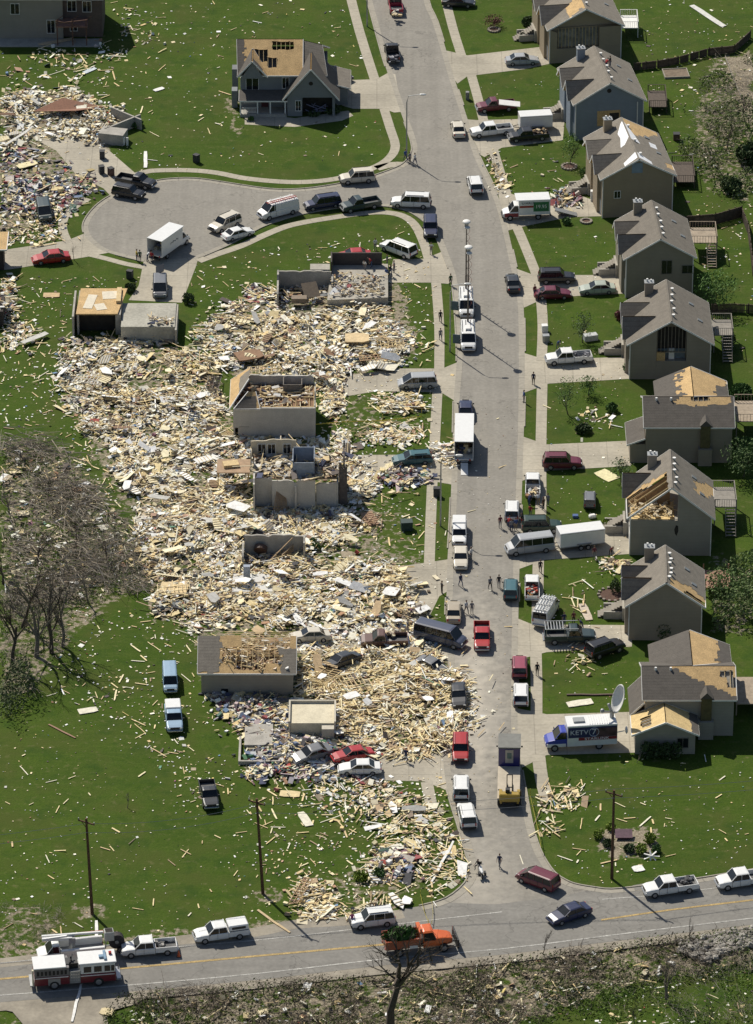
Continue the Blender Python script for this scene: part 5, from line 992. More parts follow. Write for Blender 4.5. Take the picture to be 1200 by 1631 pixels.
b = MB(); [b.bar((-2.6, s, 2.42), (2.0, s, 2.42), .07) for s in (.2, .62)]; [b.bar((-2.5+i*.33, .2, 2.42), (-2.5+i*.33, .62, 2.42), .05) for i in range(14)]; o = onroof(cv, 'ladder', b, mat('red_ladder', (.42, .08, .06), .5)); b = MB(); [b.bar((x, -.8, 2.27), (x, .8, 2.27), .06) for x in (-2.2, -.8, .8)]; [b.bar((-2.4, s, 2.3), (1, s, 2.3), .05) for s in (-.5, -.2)]; onroof(cv, 'roof_rack', b, M_white)
b = MB(); [b.bar((-2.7, s, 2.4+.1*abs(s)), (1.3, s, 2.4), .08) for s in (-.7, -.4, -.05, .3, .65)]; [b.bar((-2.5+i*.4, -.7, 2.42), (-2.5+i*.4, -.4, 2.42), .05) for i in range(10)]; onroof(lv, 'ladder', b, M_galv); b = MB(); [b.bar((x, -.9, 2.27), (x, .9, 2.27), .08) for x in (-2.4, -1, .4)]; onroof(lv, 'roof_rack', b, M_white)
b = MB(); [b.bar((x, s*.9, 1.1), (x, s*.9, 2.0), .06) for x in (-2.6, -.6) for s in (-1, 1)]; [b.bar((-2.7, s, 2.02), (.9, s, 2.02), .08) for s in (-.9, .9)]; [b.bar((-2.7+i*.32, -.9, 2.0), (-2.7+i*.32, .9, 2.0), .1, .04) for i in range(7)]; onroof(fl, 'bed_rack', b, M_galv)
# loads in beds and on roofs: separate things lying there
def load(px, py, rz, n, w_, d, z, label, seed, cols=None, name='load_of_salvage'):
    rnd = random.Random(seed); p = G(px, py, z); b = MB()
    for i in range(n): b.box((rnd.uniform(-w_, w_), rnd.uniform(-d, d), rnd.uniform(0, .45)), (rnd.uniform(.2, .8), rnd.uniform(.15, .5), rnd.uniform(.08, .35)), M=Matrix.Rotation(rnd.uniform(0, 3), 3, 'Z') @ Matrix.Rotation(rnd.gauss(0, .3), 3, 'X'), col=rnd.choice(cols or PAL_MIX))
    o = b.build(name, M_attr); o.location = p; o.rotation_euler = (0, 0, rz); return tag(o, label, 'load', 'loads lying in pickup beds')
load(631, 24, 1.6, 14, .8, .6, .9, 'pale load in the red pickup at the top edge', 1); load(628, 95, 1.6, 14, .8, .6, .75, 'dark junk in the bed of the black pickup up the street', 2, [(.05, .05, .05), (.1, .1, .12), (.3, .3, .32)]); load(858, 212, 0, 22, 1.0, .6, .8, 'brown junk in the bed of the black pickup by the small trailer', 3, [(.12, .08, .05), (.3, .2, .1), (.05, .05, .05), (.5, .4, .25)])
load(925, 567, 0, 18, 1.0, .6, .8, 'dark boxes in the bed of the white pickup below the house with bare studs', 4, [(.05, .05, .06), (.1, .1, .1), (.2, .2, .22)]); load(849, 787, 1.57, 18, .9, .6, .75, 'boxes in the white pickup with people behind it', 5); load(848, 943, 1.57, 22, .8, .6, .8, 'red and orange things in the bed of the white pickup', 6, [(.35, .05, .03), (.5, .25, .08), (.1, .1, .1), (.5, .45, .4)])
load(1095, 1405, .1, 12, .6, .5, .75, 'dark tools in the bed of the white pickup on the shoulder', 7, [(.05, .05, .05), (.15, .15, .16)]); load(253, 1506, .05, 10, .6, .5, .75, 'red tools in the bed of the white pickup by the cone', 8, [(.3, .05, .05), (.1, .1, .1), (.4, .38, .35)]); load(612, 1012, 0, 20, 1.2, .7, .9, 'brown wreckage heaped on the buried pickup', 9)
b = MB(); b.box((0, 0, 0), (3.0, 1.3, .08), M=Matrix.Rotation(.12, 3, 'Y') @ Matrix.Rotation(.15, 3, 'X')); o = b.build('plywood_sheet', M_white); o.location = G(812, 164, 1.25); tag(o, 'white panel slanting across the bed of the maroon pickup', 'panel')
b = MB(); b.box((0, 0, 0), (1.5, 1.2, .05), M=Matrix.Rotation(.5, 3, 'X')); o = b.build('open_hatch', M_glass); o.parent = [x for x in C.objects if x.get('label', '').startswith('grey minivan with its rear')][0]; o.location = (-2.7, 0, 2.0); o.rotation_euler = (0, .3, 0)
def text(s, size, m, root, loc, rot, name='lettering', ext=.01, sx=1.0):
    cu = bpy.data.curves.new(name, 'FONT'); cu.body = s; cu.size = size; cu.extrude = ext; cu.align_x = 'CENTER'; cu.align_y = 'CENTER'
    t = bpy.data.objects.new('tmp', cu); C.objects.link(t); dg = bpy.context.evaluated_depsgraph_get(); me = bpy.data.meshes.new_from_object(t.evaluated_get(dg)); bpy.data.objects.remove(t)
    me.materials.clear(); me.materials.append(m); me.name = name; o = bpy.data.objects.new(name, me); C.objects.link(o); o.parent = root; o.location = loc; o.rotation_euler = rot; o.scale = (sx, 1, 1); return o
FL = (R(90), 0, R(180))        # text facing the vehicle's left side (+y)
# rental moving truck
r = V('rental', 'white', 838, 332, -50, 2, 'white moving truck with a green panel on its side, people unloading behind it', q='white', h=1.3)
W2 = 2.35/2; b = MB(); b.b2(-3.0, -.9, W2+.003, W2+.02, 1.35, 2.75); onroof(r, 'side_panel', b, mat('green_panel', (.03, .16, .06), .5)); b = MB(); b.b2(-.88, 1.0, W2+.003, W2+.02, 1.95, 2.25); onroof(r, 'side_stripe', b, mat('orange_red', (.30, .035, .02), .5)); b = MB(); b.b2(1.12, 3.0, 1.0, 1.02, .55, 1.1); onroof(r, 'cab_stripe', b, mat('dark_red_panel', (.2, .02, .03), .5))
text('U-HAUL', .5, mat('navy_ink', (.02, .03, .06), .5), r, (-.2, W2+.03, 2.62), FL); text('19.95', .72, M_white, r, (-1.95, W2+.03, 2.05), FL)
b = MB(); b.box((0, 0, 0), (3.1, 1.1, .08), M=Matrix.Rotation(-.28, 3, 'Y')); o = b.build('loading_ramp', M_galv); o.location = G(902, 337, .5); o.rotation_euler = (0, 0, math.pi); tag(o, 'grey ramp sloping down behind the moving truck', 'ramp')
bt = V('open_box', 'white', 270, 383, 31, -22, 'white box truck standing open on the cul-de-sac', h=1.6); b = MB()
for i in range(7): x = -1.6+i*.28; b.bar((x, -2.35/2-.015, 2.0+.12*(i % 2)), (x+.22, -2.35/2-.015, 2.25-.1*((i+1) % 3)), .09, .03)
onroof(bt, 'side_script', b, mat('dark_ink', (.05, .05, .06), .6))
V('long_box', 'white', 740, 689, 1, -40, 'long white box truck with its rear open toward the viewer', h=2.3)
b = MB(); b.box((0, 0, 0), (.9, 3.4, .08), M=Matrix.Rotation(.25, 3, 'X')); o = b.build('loading_ramp', M_white); o.location = G(740, 742, .45); tag(o, 'white ramp leading down from the long box truck', 'ramp')
# broadcast vans with raised masts
def mast_van(px, py, H, label):
    r = V('van', 'white', px, py, 2, 40, label, h=1.1); b = MB(); b.tube([(-1.9, 0, 2.1), (-1.9, 0, H*.35), (-1.9, 0, H*.36), (-1.9, 0, H*.7), (-1.9, 0, H*.71), (-1.9, 0, H)], [.13, .13, .10, .10, .07, .07], 8); m = b.build('mast', mat('mast_metal', (.16, .14, .13), .5, .2, metal=.4), r)
    b = MB(); pts = [(-1.9+.28*math.cos(t*.9), .25+.2*math.sin(t*.9), 2.4+(H-3)*t/60) for t in range(61)]; b.tube(pts, .025, 4); b.build('coiled_cable', mat('red_cable', (.22, .07, .05), .7), m)
    b = MB(); b.ball((-1.9, 0, H+.35), .55, 12, 8, sq=(1, 1, .45)); b.build('antenna_dish', M_white, m); b = MB(); b.ball((-1.6, .1, H-.35), .4, 10, 6, sq=(1, 1, .5)); b.build('antenna_drum', M_white, m); b = MB(); b.box((-1.9, 0, H-.05), (.5, .5, .4)); b.build('antenna_head', M_galv, m)
    b = MB(); [b.bar((-2.3, s, 2.25), (.9, s, 2.25), .07) for s in (-.75, -.3, .3, .75)]; b.build('roof_rail', M_black, r); b = MB(); b.b2(-.4, .7, -.35, .35, 2.2, 2.5); b.build('roof_unit', M_white, r, bevel=.06)
    for s in (1, -1):
        b = MB(); b.box((.9, s*(1.5), 1.1), (.08, 1.0, 1.3), rz=.25*s) if s > 0 or 1 else 0
        if s < 0: b.build('open_door', mat('door_lining', (.10, .14, .17), .5), r)
    return r
mast_van(743, 482, 11.6, 'white broadcast van with the taller raised mast'); mast_van(746, 535, 12.6, 'white broadcast van with raised mast, nearer of the two')
# television truck with dish
def tv_truck():
    r = empty('broadcast_truck', G(925, 1178, .8), R(180+2), 'blue and white television truck with a big white dish', 'truck', 'vehicles standing along the street and driveways'); r.location.z = .03
    r.rotation_euler = (0, 0, head(925, 1178, -50, 3)); k = Kit(); a = 4.1
    blue = paint('bright', COL['bright']); wh = pm('white'); h = 1.05
    loft([(1.7, h, .6, 1.55), (3.0, h, .55, 1.5), (3.8, .98, .55, 1.3), (4.1, .9, .6, 1.1)]).build('hood', blue, r); b = MB(); b.b2(1.8, 4.0, -h-.02, h+.02, .55, 1.0); b.build('lower_fender', wh, r, bevel=.04)
    kk = Kit(); cabin(kk, h, 1.72, 1.8, 2.4, 3.1, 1.52, 2.35, (), m='P'); wheels(kk, (-2.0, 3.1), 1.12, .45, .3); mirrors(kk, 2.9, 1.1, 1.8); lights(kk, 4.1, -4.05, .95, 1.0, 1.0)
    os_ = []
    for nme, me, par, m in kk.p:
        o = bpy.data.objects.new(nme, me); C.objects.link(o); o.parent = os_[par] if par is not None else r; os_.append(o)
        if m == 'P': o.material_slots[0].link = 'OBJECT'; o.material_slots[0].material = blue
    b = MB(); b.b2(-4.05, 1.68, -1.2, 1.2, .6, 3.3); bx = b.build('equipment_box', wh, r, bevel=.05)
    dk = mat('navy_panel', (.02, .025, .10), .4); b = MB(); b.b2(-4.0, 1.6, 1.203, 1.215, 1.75, 3.1); b.build('side_panel', dk, bx)
    b = MB(); b.b2(-4.0, -1.6, 1.218, 1.226, 1.78, 2.9); b.build('side_picture', mat('dark_picture', (.07, .035, .045), .5, .6, 1.4), bx)
    b = MB(); b.b2(-4.0, .4, 1.203, 1.216, 1.35, 1.73); b.build('side_stripe', mat('crimson_stripe', (.22, .02, .03), .4), bx)
    text('KETV', .85, mat('silver_ink', (.62, .64, .72), .5), bx, (.35, 1.235, 2.42), FL, sx=1.05)
    b = MB(); n = 24
    for i in range(n): t = 2*math.pi*i/n; t2 = 2*math.pi*(i+1)/n; b.bar((-1.35+.55*math.cos(t), 1.25, 2.42+.55*math.sin(t)), (-1.35+.55*math.cos(t2), 1.25, 2.42+.55*math.sin(t2)), .06, .04)
    b.build('emblem_ring', mat('silver_ink', (.62, .64, .72), .5), bx); text('7', 1.05, mat('silver_ink', (.62, .64, .72), .5), bx, (-1.35, 1.24, 2.42), FL)
    text('STARLINK', .42, mat('white_ink', (.8, .8, .82), .5), bx, (-1.7, 1.235, 1.54), FL, sx=1.5)
    b = MB()
    for i in range(9): x = -3.2+i*.28; b.b2(x, x+.1, -1.0, 1.0, 3.302, 3.36)
    b.build('roof_ribs', wh, bx); b = MB(); b.b2(-.4, .9, -.5, .55, 3.302, 3.5); b.build('air_conditioner', M_galv, bx, bevel=.05)
    # dish
    b = MB(); b.cyl((-3.6, -.3, 3.3), (-3.6, -.3, 4.1), .25, 10); b.bar((-3.6, -.3, 4.0), (-3.2, -.5, 5.0), .25); b.build('dish_mount', M_galv, r)
    b = MB(); nr, na = 6, 28; Vv = []; F = []
    ax = Vector((.86, .42, .28)).normalized(); up = Vector((-.30, -.1, .95)); up = (up-ax*up.dot(ax)).normalized(); sd = ax.cross(up); c0 = Vector((-4.6, -.6, 5.5))
    for i in range(nr+1):
        rr = i/nr
        for j in range(na): t = 2*math.pi*j/na; Vv.append(c0+up*(1.8*rr*math.cos(t))+sd*(1.0*rr*math.sin(t))+ax*(.4*rr*rr))
    for i in range(nr):
        for j in range(na): F.append((i*na+j, i*na+(j+1) % na, (i+1)*na+(j+1) % na, (i+1)*na+j))
    m0 = len(Vv); Vv += [v-ax*.06 for v in Vv[:m0]]; F += [tuple(m0+q for q in f[::-1]) for f in F]; F += [(nr*na+j, nr*na+(j+1) % na, m0+nr*na+(j+1) % na, m0+nr*na+j) for j in range(na)]
    b.add(Vv, F); d = b.build('dish', M_white, r, smooth=True)
    b = MB(); b.bar(c0-up*1.7, c0+ax*1.9-up*1.6, .16); b.ball(tuple(c0+ax*2.1-up*1.5), .28, 8, 6); b.build('feed_arm', M_galv, r)
    b = MB(); b.bar((-4.05, .9, 2.0), (-4.9, 1.0, 2.2), .08); b.ball((-5.1, 1.0, 2.3), .45, 12, 8, sq=(.35, 1, 1)); b.build('small_dish', M_white, r)
tv_truck()
# fire engine
def fire_engine():
    p = G(118, 1552, 1.0); r = empty('fire_engine', (p.x, p.y, .03), head(118, 1552, 50, -4), 'red and white fire engine on the highway', 'fire engine')
    red = paint('engine_red', (.15, .012, .02)); wh = pm('white'); H = 2.95; w_ = 1.22
    b = MB(); b.b2(.6, 4.35, -w_, w_, .55, 1.6); cab = b.build('cab', red, r, bevel=.05); b = MB(); b.b2(.6, 4.3, -w_+.02, w_-.02, 1.602, H-.1); b.build('cab_upper', wh, r, bevel=.1); b = MB(); b.b2(.45, 4.45, -w_-.02, w_+.02, H-.12, H+.03); b.build('cab_roof', wh, r, bevel=.05)
    for x0, x1 in ((.95, 1.75), (2.05, 2.85), (3.15, 3.75), (3.85, 4.2)):
        for s in (-1, 1): b = MB(); b.box(((x0+x1)/2, s*(w_-.01), 2.2), (x1-x0, .04, .7)); b.build('side_window', M_glass, r)
    b = MB(); b.box((4.32, 0, 2.15), (.05, 2.0, .8)); b.build('windscreen', M_glass, r)
    b = MB(); b.b2(-.55, .58, -w_+.05, w_-.05, .6, 2.1); b.build('pump_panel', M_galv, r); b = MB(); [b.box((x, -w_+.03, z), (.16, .06, .16)) for x in (-.35, -.1, .15, .4) for z in (1.0, 1.4, 1.75)]; b.build('gauge', M_chrome, r)
    b = MB(); b.b2(-4.3, -.57, -w_, w_, .6, 1.65); b.build('hose_body', red, r, bevel=.04); b = MB(); b.b2(-4.28, -.6, -w_+.06, w_-.06, 1.652, 2.65); b.build('upper_lockers', mat('engine_grey', (.16, .15, .15), .5, .3, 1), r)
    b = MB(); b.b2(-4.35, -.9, -w_-.02, w_+.02, 2.66, 2.8); b.build('body_roof', wh, r, bevel=.04)
    b = MB(); b.b2(-.88, .4, -.6, .6, 2.15, 2.75); b.bar((-.5, -.5, 2.8), (-.1, .4, 3.3), .12); b.cyl((-.3, 0, 2.75), (-.3, 0, 3.3), .1); b.build('deck_gun', M_black, r)
    for s in (-1, 1):
        b = MB(); [b.box((-3.9+i*.42, s*(w_-.04), 2.1), (.24, .05, .5)) for i in range(8)]; b.build('locker_slots', M_black, r); b = MB(); b.box((-2.45, s*(w_+.0), 1.55), (3.5, .05, .1)); b.box((2.4, s*(w_+.0), 1.45), (3.6, .05, .1)); b.build('white_stripe', wh, r)
        b = MB(); b.box((-2.2, s*(w_+.005), 1.0), (1.3, .05, .8)); b.build('wheel_housing', M_galv, r)
    kk = Kit(); wheels(kk, (-2.2, 2.5), w_+.02, .55, .35); os_ = []
    for nme, me, par, m in kk.p: o = bpy.data.objects.new(nme, me); C.objects.link(o); o.parent = os_[par] if par is not None else r; os_.append(o)
    b = MB(); b.b2(4.4, 4.95, -1.15, 1.15, .5, .8); b.build('front_bumper', M_chrome, r, bevel=.06); b = MB(); b.b2(-4.75, -4.36, -1.1, 1.1, .5, .65); b.build('tailboard', M_galv, r); b = MB(); b.box((-4.45, -1.0, 1.6), (.16, .3, 1.9)); b.build('hand_rail', mat('cream_paint', (.6, .55, .4), .5), r)
    b = MB(); b.box((3.3, 0, 3.1), (.3, 1.7, .16)); b.box((2.9, -.2, 3.12), (.5, .5, .18)); b.build('light_bar', mat('lightbar', (.2, .3, .4), .3), r, bevel=.03); b = MB(); b.box((3.9, .3, 3.15), (.3, .3, .25)); b.build('siren', M_red, r)
    for s in (-1, 1): b = MB(); b.box((4.6, s*1.25, 2.3), (.1, .25, .45)); b.build('mirror', M_black, r)
    lights_ = MB(); [lights_.box((4.4, s*.9, 1.1), (.05, .3, .2)) for s in (-1,)]; lights_.build('headlight', M_lamp, r); lights_ = MB(); lights_.box((4.4, .9, 1.1), (.05, .3, .2)); lights_.build('headlight', M_lamp, r)
fire_engine()
def bucket_truck():
    p = G(112, 1514, 1.0); r = empty('bucket_truck', (p.x, p.y, .03), head(112, 1514, -50, 5), 'white utility bucket truck standing behind the fire engine', 'utility truck')
    wh = pm('white'); k = Kit(); a = 3.6
    k.add('cab_body', loft([(1.2, 1.0, .5, 1.4), (2.4, 1.0, .45, 1.4), (3.2, .95, .48, 1.25), (3.55, .88, .5, 1.05)]), 'P'); cabin(k, 1.0, 1.22, 1.3, 1.95, 2.6, 1.37, 2.15, ()); wheels(k, (-1.9, 2.6), 1.05, .42, .3); lights(k, 3.55, -3.6, .95, .95, 1.0); mirrors(k, 2.4, 1.05, 1.6)
    os_ = []
    for nme, me, par, m in k.p:
        o = bpy.data.objects.new(nme, me); C.objects.link(o); o.parent = os_[par] if par is not None else r; os_.append(o)
        if m == 'P': o.material_slots[0].link = 'OBJECT'; o.material_slots[0].material = wh
    for s in (-1, 1): b = MB(); b.b2(-3.6, 1.1, s*1.05-.2, s*1.05+.2, .6, 1.75); b.build('tool_locker', wh, r, bevel=.04)
    b = MB(); b.b2(-3.6, 1.1, -.84, .84, .7, .95); b.build('deck', M_galv, r); b = MB(); b.cyl((-.2, 0, .95), (-.2, 0, 2.2), .35, 12); b.box((-.2, 0, 2.4), (.7, .8, .6)); b.build('turret', M_galv, r)
    b = MB(); b.bar((-.2, .2, 2.6), (3.0, .3, 2.9), .3); b.bar((3.0, .3, 2.9), (0.4, .7, 3.3), .2); b.build('lower_boom', wh, r); b = MB(); b.bar((3.0, -.15, 3.0), (-3.6, -.2, 2.75), .22); b.build('upper_boom', wh, r)
    b = MB(); b.b2(-4.7, -3.7, -.55, .45, 1.9, 3.0); bk = b.build('bucket', mat('bucket_shell', (.42, .43, .40), .6, .1), r, bevel=.06); b = MB(); b.b2(-4.6, -3.8, -.45, .35, 2.99, 3.01); b.build('bucket_shade_slab', M_dark, bk)  # dark slab on the solid bucket paints its shaded inside
    b = MB(); [b.bar((-3.9, -1.2+s, 2.3), (.2, -1.2+s, 2.3), .07) for s in (0, .4)]; [b.bar((-3.8+i*.36, -1.2, 2.3), (-3.8+i*.36, -.8, 2.3), .06) for i in range(12)]; b.build('orange_ladder', mat('orange_ladder', (.42, .10, .05), .6), r)
    for i, (x, z) in enumerate(((-3.2, 1.6), (-1.1, 1.6))): pass
    # reel and trailer hitch piece behind it
    p = G(182, 1502, .8); t = empty('cable_reel_trailer', (p.x, p.y, .03), head(182, 1502, -50, 5), 'small trailer with an upright black cable reel between the fire engine and a white pickup', 'trailer')
    b = MB(); b.tube([(-.2, -.1, 1.3), (-.2, .1, 1.3), (-.2, .5, 1.3), (-.2, .7, 1.3)], [.85, .85, .85, .85], 24); b.build('cable_reel', mat('reel_dark', (.04, .035, .035), .8, .4, 4), t); b = MB(); b.cyl((-.2, .25, 1.3), (-.2, .82, 1.3), .2, 12); b.build('reel_hub', M_galv, t)
    b = MB(); b.bar((-1.2, 0, .5), (1.8, 0, .5), .12); b.bar((-.6, -.7, .5), (-.6, .9, .5), .1); b.bar((-.4, -.5, .5), (-.2, -.1, 1.3), .1); b.bar((1.0, .5, .5), (.9, .5, 1.9), .1); b.build('frame', M_galv, t)
    kk = Kit(); wheels(kk, (-.5,), .9, .34, .2); os_ = []
    for nme, me, par, m in kk.p: o = bpy.data.objects.new(nme, me); C.objects.link(o); o.parent = os_[par] if par is not None else t; os_.append(o)
bucket_truck()
def dump_truck():
    p = G(668, 1500, 1.0); r = empty('dump_truck', (p.x, p.y, .03), head(668, 1500, 50, -6), 'orange dump truck heaped with green branches on the highway', 'dump truck')
    og = paint('orange', COL['orange']); k = Kit(); k.add('hood', loft([(1.2, 1.0, .8, 1.75), (2.2, .95, .75, 1.7), (3.2, .8, .75, 1.5), (3.5, .72, .8, 1.35)]), 'P'); cabin(k, 1.08, .25, .3, 1.3, 1.7, 1.6, 2.55, (), m='P', crown=.12); wheels(k, (-2.4, 2.5), 1.15, .5, .35); mirrors(k, 1.5, 1.15, 2.0); lights(k, 3.5, -3.9, .85, 1.1, 1.0)
    os_ = []
    for nme, me, par, m in k.p:
        o = bpy.data.objects.new(nme, me); C.objects.link(o); o.parent = os_[par] if par is not None else r; os_.append(o)
        if m == 'P': o.material_slots[0].link = 'OBJECT'; o.material_slots[0].material = og
    b = MB(); b.b2(.25, 1.6, -1.05, 1.05, .75, 1.58); b.build('cab_door', og, r, bevel=.03); rd = paint('dump_red', (.28, .05, .015))
    b = MB(); b.b2(-3.9, -.1, -1.2, 1.2, 1.1, 1.2); b.b2(-3.9, -.1, -1.2, -1.12, 1.201, 2.1); b.b2(-3.9, -.1, 1.12, 1.2, 1.201, 2.1); b.b2(-.18, -.1, -1.11, 1.11, 1.201, 2.5); b.b2(-3.9, -3.82, -1.11, 1.11, 1.201, 2.1); b.build('dump_bed', rd, r)
    b = MB(); b.b2(-.1, .9, -1.1, 1.1, 2.65, 2.78) if 0 else b.bar((-.05, -1.0, 2.7), (-.05, 1.0, 2.7), .3, .25); b.bar((.15, -1.0, 2.72), (.15, 1.0, 2.72), .1, .2); b.build('cab_shield', og, r)
    b = MB(); b.b2(-3.6, 3.0, -.5, .5, .6, 1.0); b.build('chassis', M_black, r); b = MB(); b.b2(3.9, 4.1, -1.4, 1.4, .4, 1.5); b.bar((3.4, -.5, .9), (4, -.5, .9), .15); b.bar((3.4, .5, .9), (4, .5, .9), .15); b.build('plough_mount', M_black, r); b = MB(); [b.cyl((3.75, s*.5, 1.4), (3.75, s*.5, 2.2), .04, 6) for s in (-1, 1)]; b.build('marker_rod', M_chrome, r)
    b = MB(); [b.cyl((x, -.9+.0, 2.6), (x, -.9, 3.1), .09, 8) for x in (.0,)]; b.build('exhaust_stack', M_black, r); b = MB(); b.b2(-1.3, -.4, -1.23, -1.202, 1.0, 1.35); b.build('pale_sign', M_white, r)
    t = leaf_mass(900, 0, 2.0, 1.15, .7, (.03, .075, .012), 11, 'branch_load'); t.location = (p.x, p.y, 2.25); t.rotation_euler = r.rotation_euler; tag(t, 'green leafy branches heaped in the orange dump truck', 'branches'); t.delta_location = Matrix.Rotation(r.rotation_euler[2], 3, 'Z') @ Vector((-2.1, 0, 0))
LEAFM = {}
def leafmat(c):
    if c not in LEAFM: LEAFM[c] = mat('foliage_%d' % len(LEAFM), tuple(1.45*x for x in c), .8, .45, 1.4, fine=.2)
    return LEAFM[c]
def leaf_mass(n, z0, rx, ry, rz_, c, seed, name, size=.3):
    rnd = random.Random(seed); b = MB()
    for i in range(n):
        while 1:
            p = Vector((rnd.uniform(-1, 1), rnd.uniform(-1, 1), rnd.uniform(-1, 1)))
            if p.length < 1 and noise.noise(p*2.1+Vector((seed, 0, 0))) > -.18: break
        if p.length < .35 and rnd.random() < .5: p = p*1.8
        q = Vector((p.x*rx, p.y*ry, z0+p.z*rz_)); a = Vector((rnd.gauss(0, 1), rnd.gauss(0, 1), rnd.gauss(0, .7))).normalized(); u = a.orthogonal().normalized(); v = a.cross(u); s = size*rnd.uniform(.5, 1.2)
        b.add([q+u*s, q+v*s*.45, q-u*s*.8, q-v*s*.5], [(0, 1, 2, 3)])
    return b.build(name, leafmat(c))
dump_truck()
def flatbed():
    p = G(811, 1240, .8); r = empty('flatbed_truck', (p.x, p.y, .03), head(811, 1240, 1, -40), 'flatbed truck with a blue backed cab', 'truck')
    k = Kit(); wheels(k, (-4.4, -3.2, 3.9), 1.2, .5, .35); lights(k, 5.0, -5.0, 1.0, 1.1, 1.0); mirrors(k, 3.9, 1.3, 2.6); os_ = []
    for nme, me, par, m in k.p: o = bpy.data.objects.new(nme, me); C.objects.link(o); o.parent = os_[par] if par is not None else r; os_.append(o)
    b = MB(); b.b2(2.0, 4.9, -1.22, 1.22, .7, 3.5); c = b.build('cab_box', paint('deep_blue', (.015, .015, .13)), r, bevel=.06); b = MB(); b.b2(1.9, 4.95, -1.27, 1.27, 3.51, 3.66); b.build('cab_roof', mat('dull_grey_roof', (.17, .17, .155), .8, .2, 1), r)
    b = MB(); b.b2(1.94, 1.99, -.45, .45, 1.6, 3.3); b.build('grey_panel', M_galv, c); b = MB(); b.b2(1.9, 1.935, -.25, .25, 2.2, 2.9); b.build('rear_window', mat('greenish_glass', (.05, .12, .12), .2), c)
    b = MB(); b.b2(-5.0, 1.89, -1.25, 1.25, 1.05, 1.2); b.build('flat_deck', mat('pale_deck', (.46, .40, .31), .9, .15, 1), r); b = MB(); b.b2(-4.9, 4, -.5, .5, .6, 1.04); b.build('chassis', M_black, r)
    p = G(812, 1263, 1.3); f = empty('piggyback_forklift', (p.x, p.y, .5), head(811, 1240, 1, -40), 'yellow forklift hung on the back of the flatbed truck', 'forklift')
    ye = paint('machine_yellow', (.36, .24, .03)); b = MB(); b.b2(-1.6, -.7, -1.15, 1.15, .5, 1.5); b.build('body', ye, f, bevel=.12); b = MB(); [b.b2(-1.5, .6, s*1.0-.16, s*1.0+.16, .3, .9) for s in (-1, 1)]; b.build('side_arm', ye, f)
    b = MB(); [b.bar((-.2, s*.3, .5), (.3, s*.3, 3.0), .1) for s in (-1, 1)]; b.bar((-.1, -.3, 1.6), (-.1, .3, 1.6), .1); b.bar((.3, -.3, 3.0), (.3, .3, 3.0), .1); b.build('lift_mast', M_black, f); b = MB(); [b.bar((.3, s*.3, .9), (1.9, s*.3, .85), .12, .05) for s in (-1, 1)]; b.build('fork', M_black, f)
    b = MB(); b.box((-.9, .2, 1.7), (.5, .5, .4)); b.build('seat', M_black, f); kk = Kit(); wheels(kk, (-1.2, .7), 1.3, .38, .25); os_ = []
    for nme, me, par, m in kk.p: o = bpy.data.objects.new(nme, me); C.objects.link(o); o.parent = os_[par] if par is not None else f; os_.append(o)
flatbed()
def motorcycle():
    p = G(766, 1388, .5); r = empty('motorcycle', (p.x, p.y, .03), head(766, 1388, -12, -30), 'dark motorcycle carrying a rider at the street corner', 'motorcycle')
    for x in (-.75, .8): b = MB(); b.tube([(x, -.07, .33), (x, .07, .33)], [.33, .33], 16); w_ = b.build('wheel', M_tyre, r); b = MB(); b.tube([(x, -.08, .33), (x, .08, .33)], [.18, .18], 10); b.build('rim', M_rim, w_)
    b = MB(); b.tube([(-.9, 0, .8), (-.4, 0, .78), (.1, 0, .85), (.4, 0, .9)], [.1, .2, .2, .12], 10); b.build('tank_and_seat', pm('white'), r); b = MB(); b.box((0, 0, .45), (.6, .35, .45)); b.build('engine', M_chrome, r, bevel=.04); b = MB(); b.bar((.8, 0, .33), (.45, 0, 1.05), .08); b.bar((.42, -.42, 1.1), (.42, .42, 1.1), .05); b.build('handlebar', M_chrome, r); b = MB(); [b.box((-.75, s*.32, .65), (.5, .2, .35)) for s in (-1,)]; b.build('saddlebag', M_black, r); b = MB(); b.box((-.75, .32, .65), (.5, .2, .35)); b.build('saddlebag', M_black, r); b = MB(); b.box((.62, 0, 1.15), (.06, .5, .45), M=Matrix.Rotation(-.4, 3, 'Y')); b.build('windscreen', M_glass, r)
motorcycle()
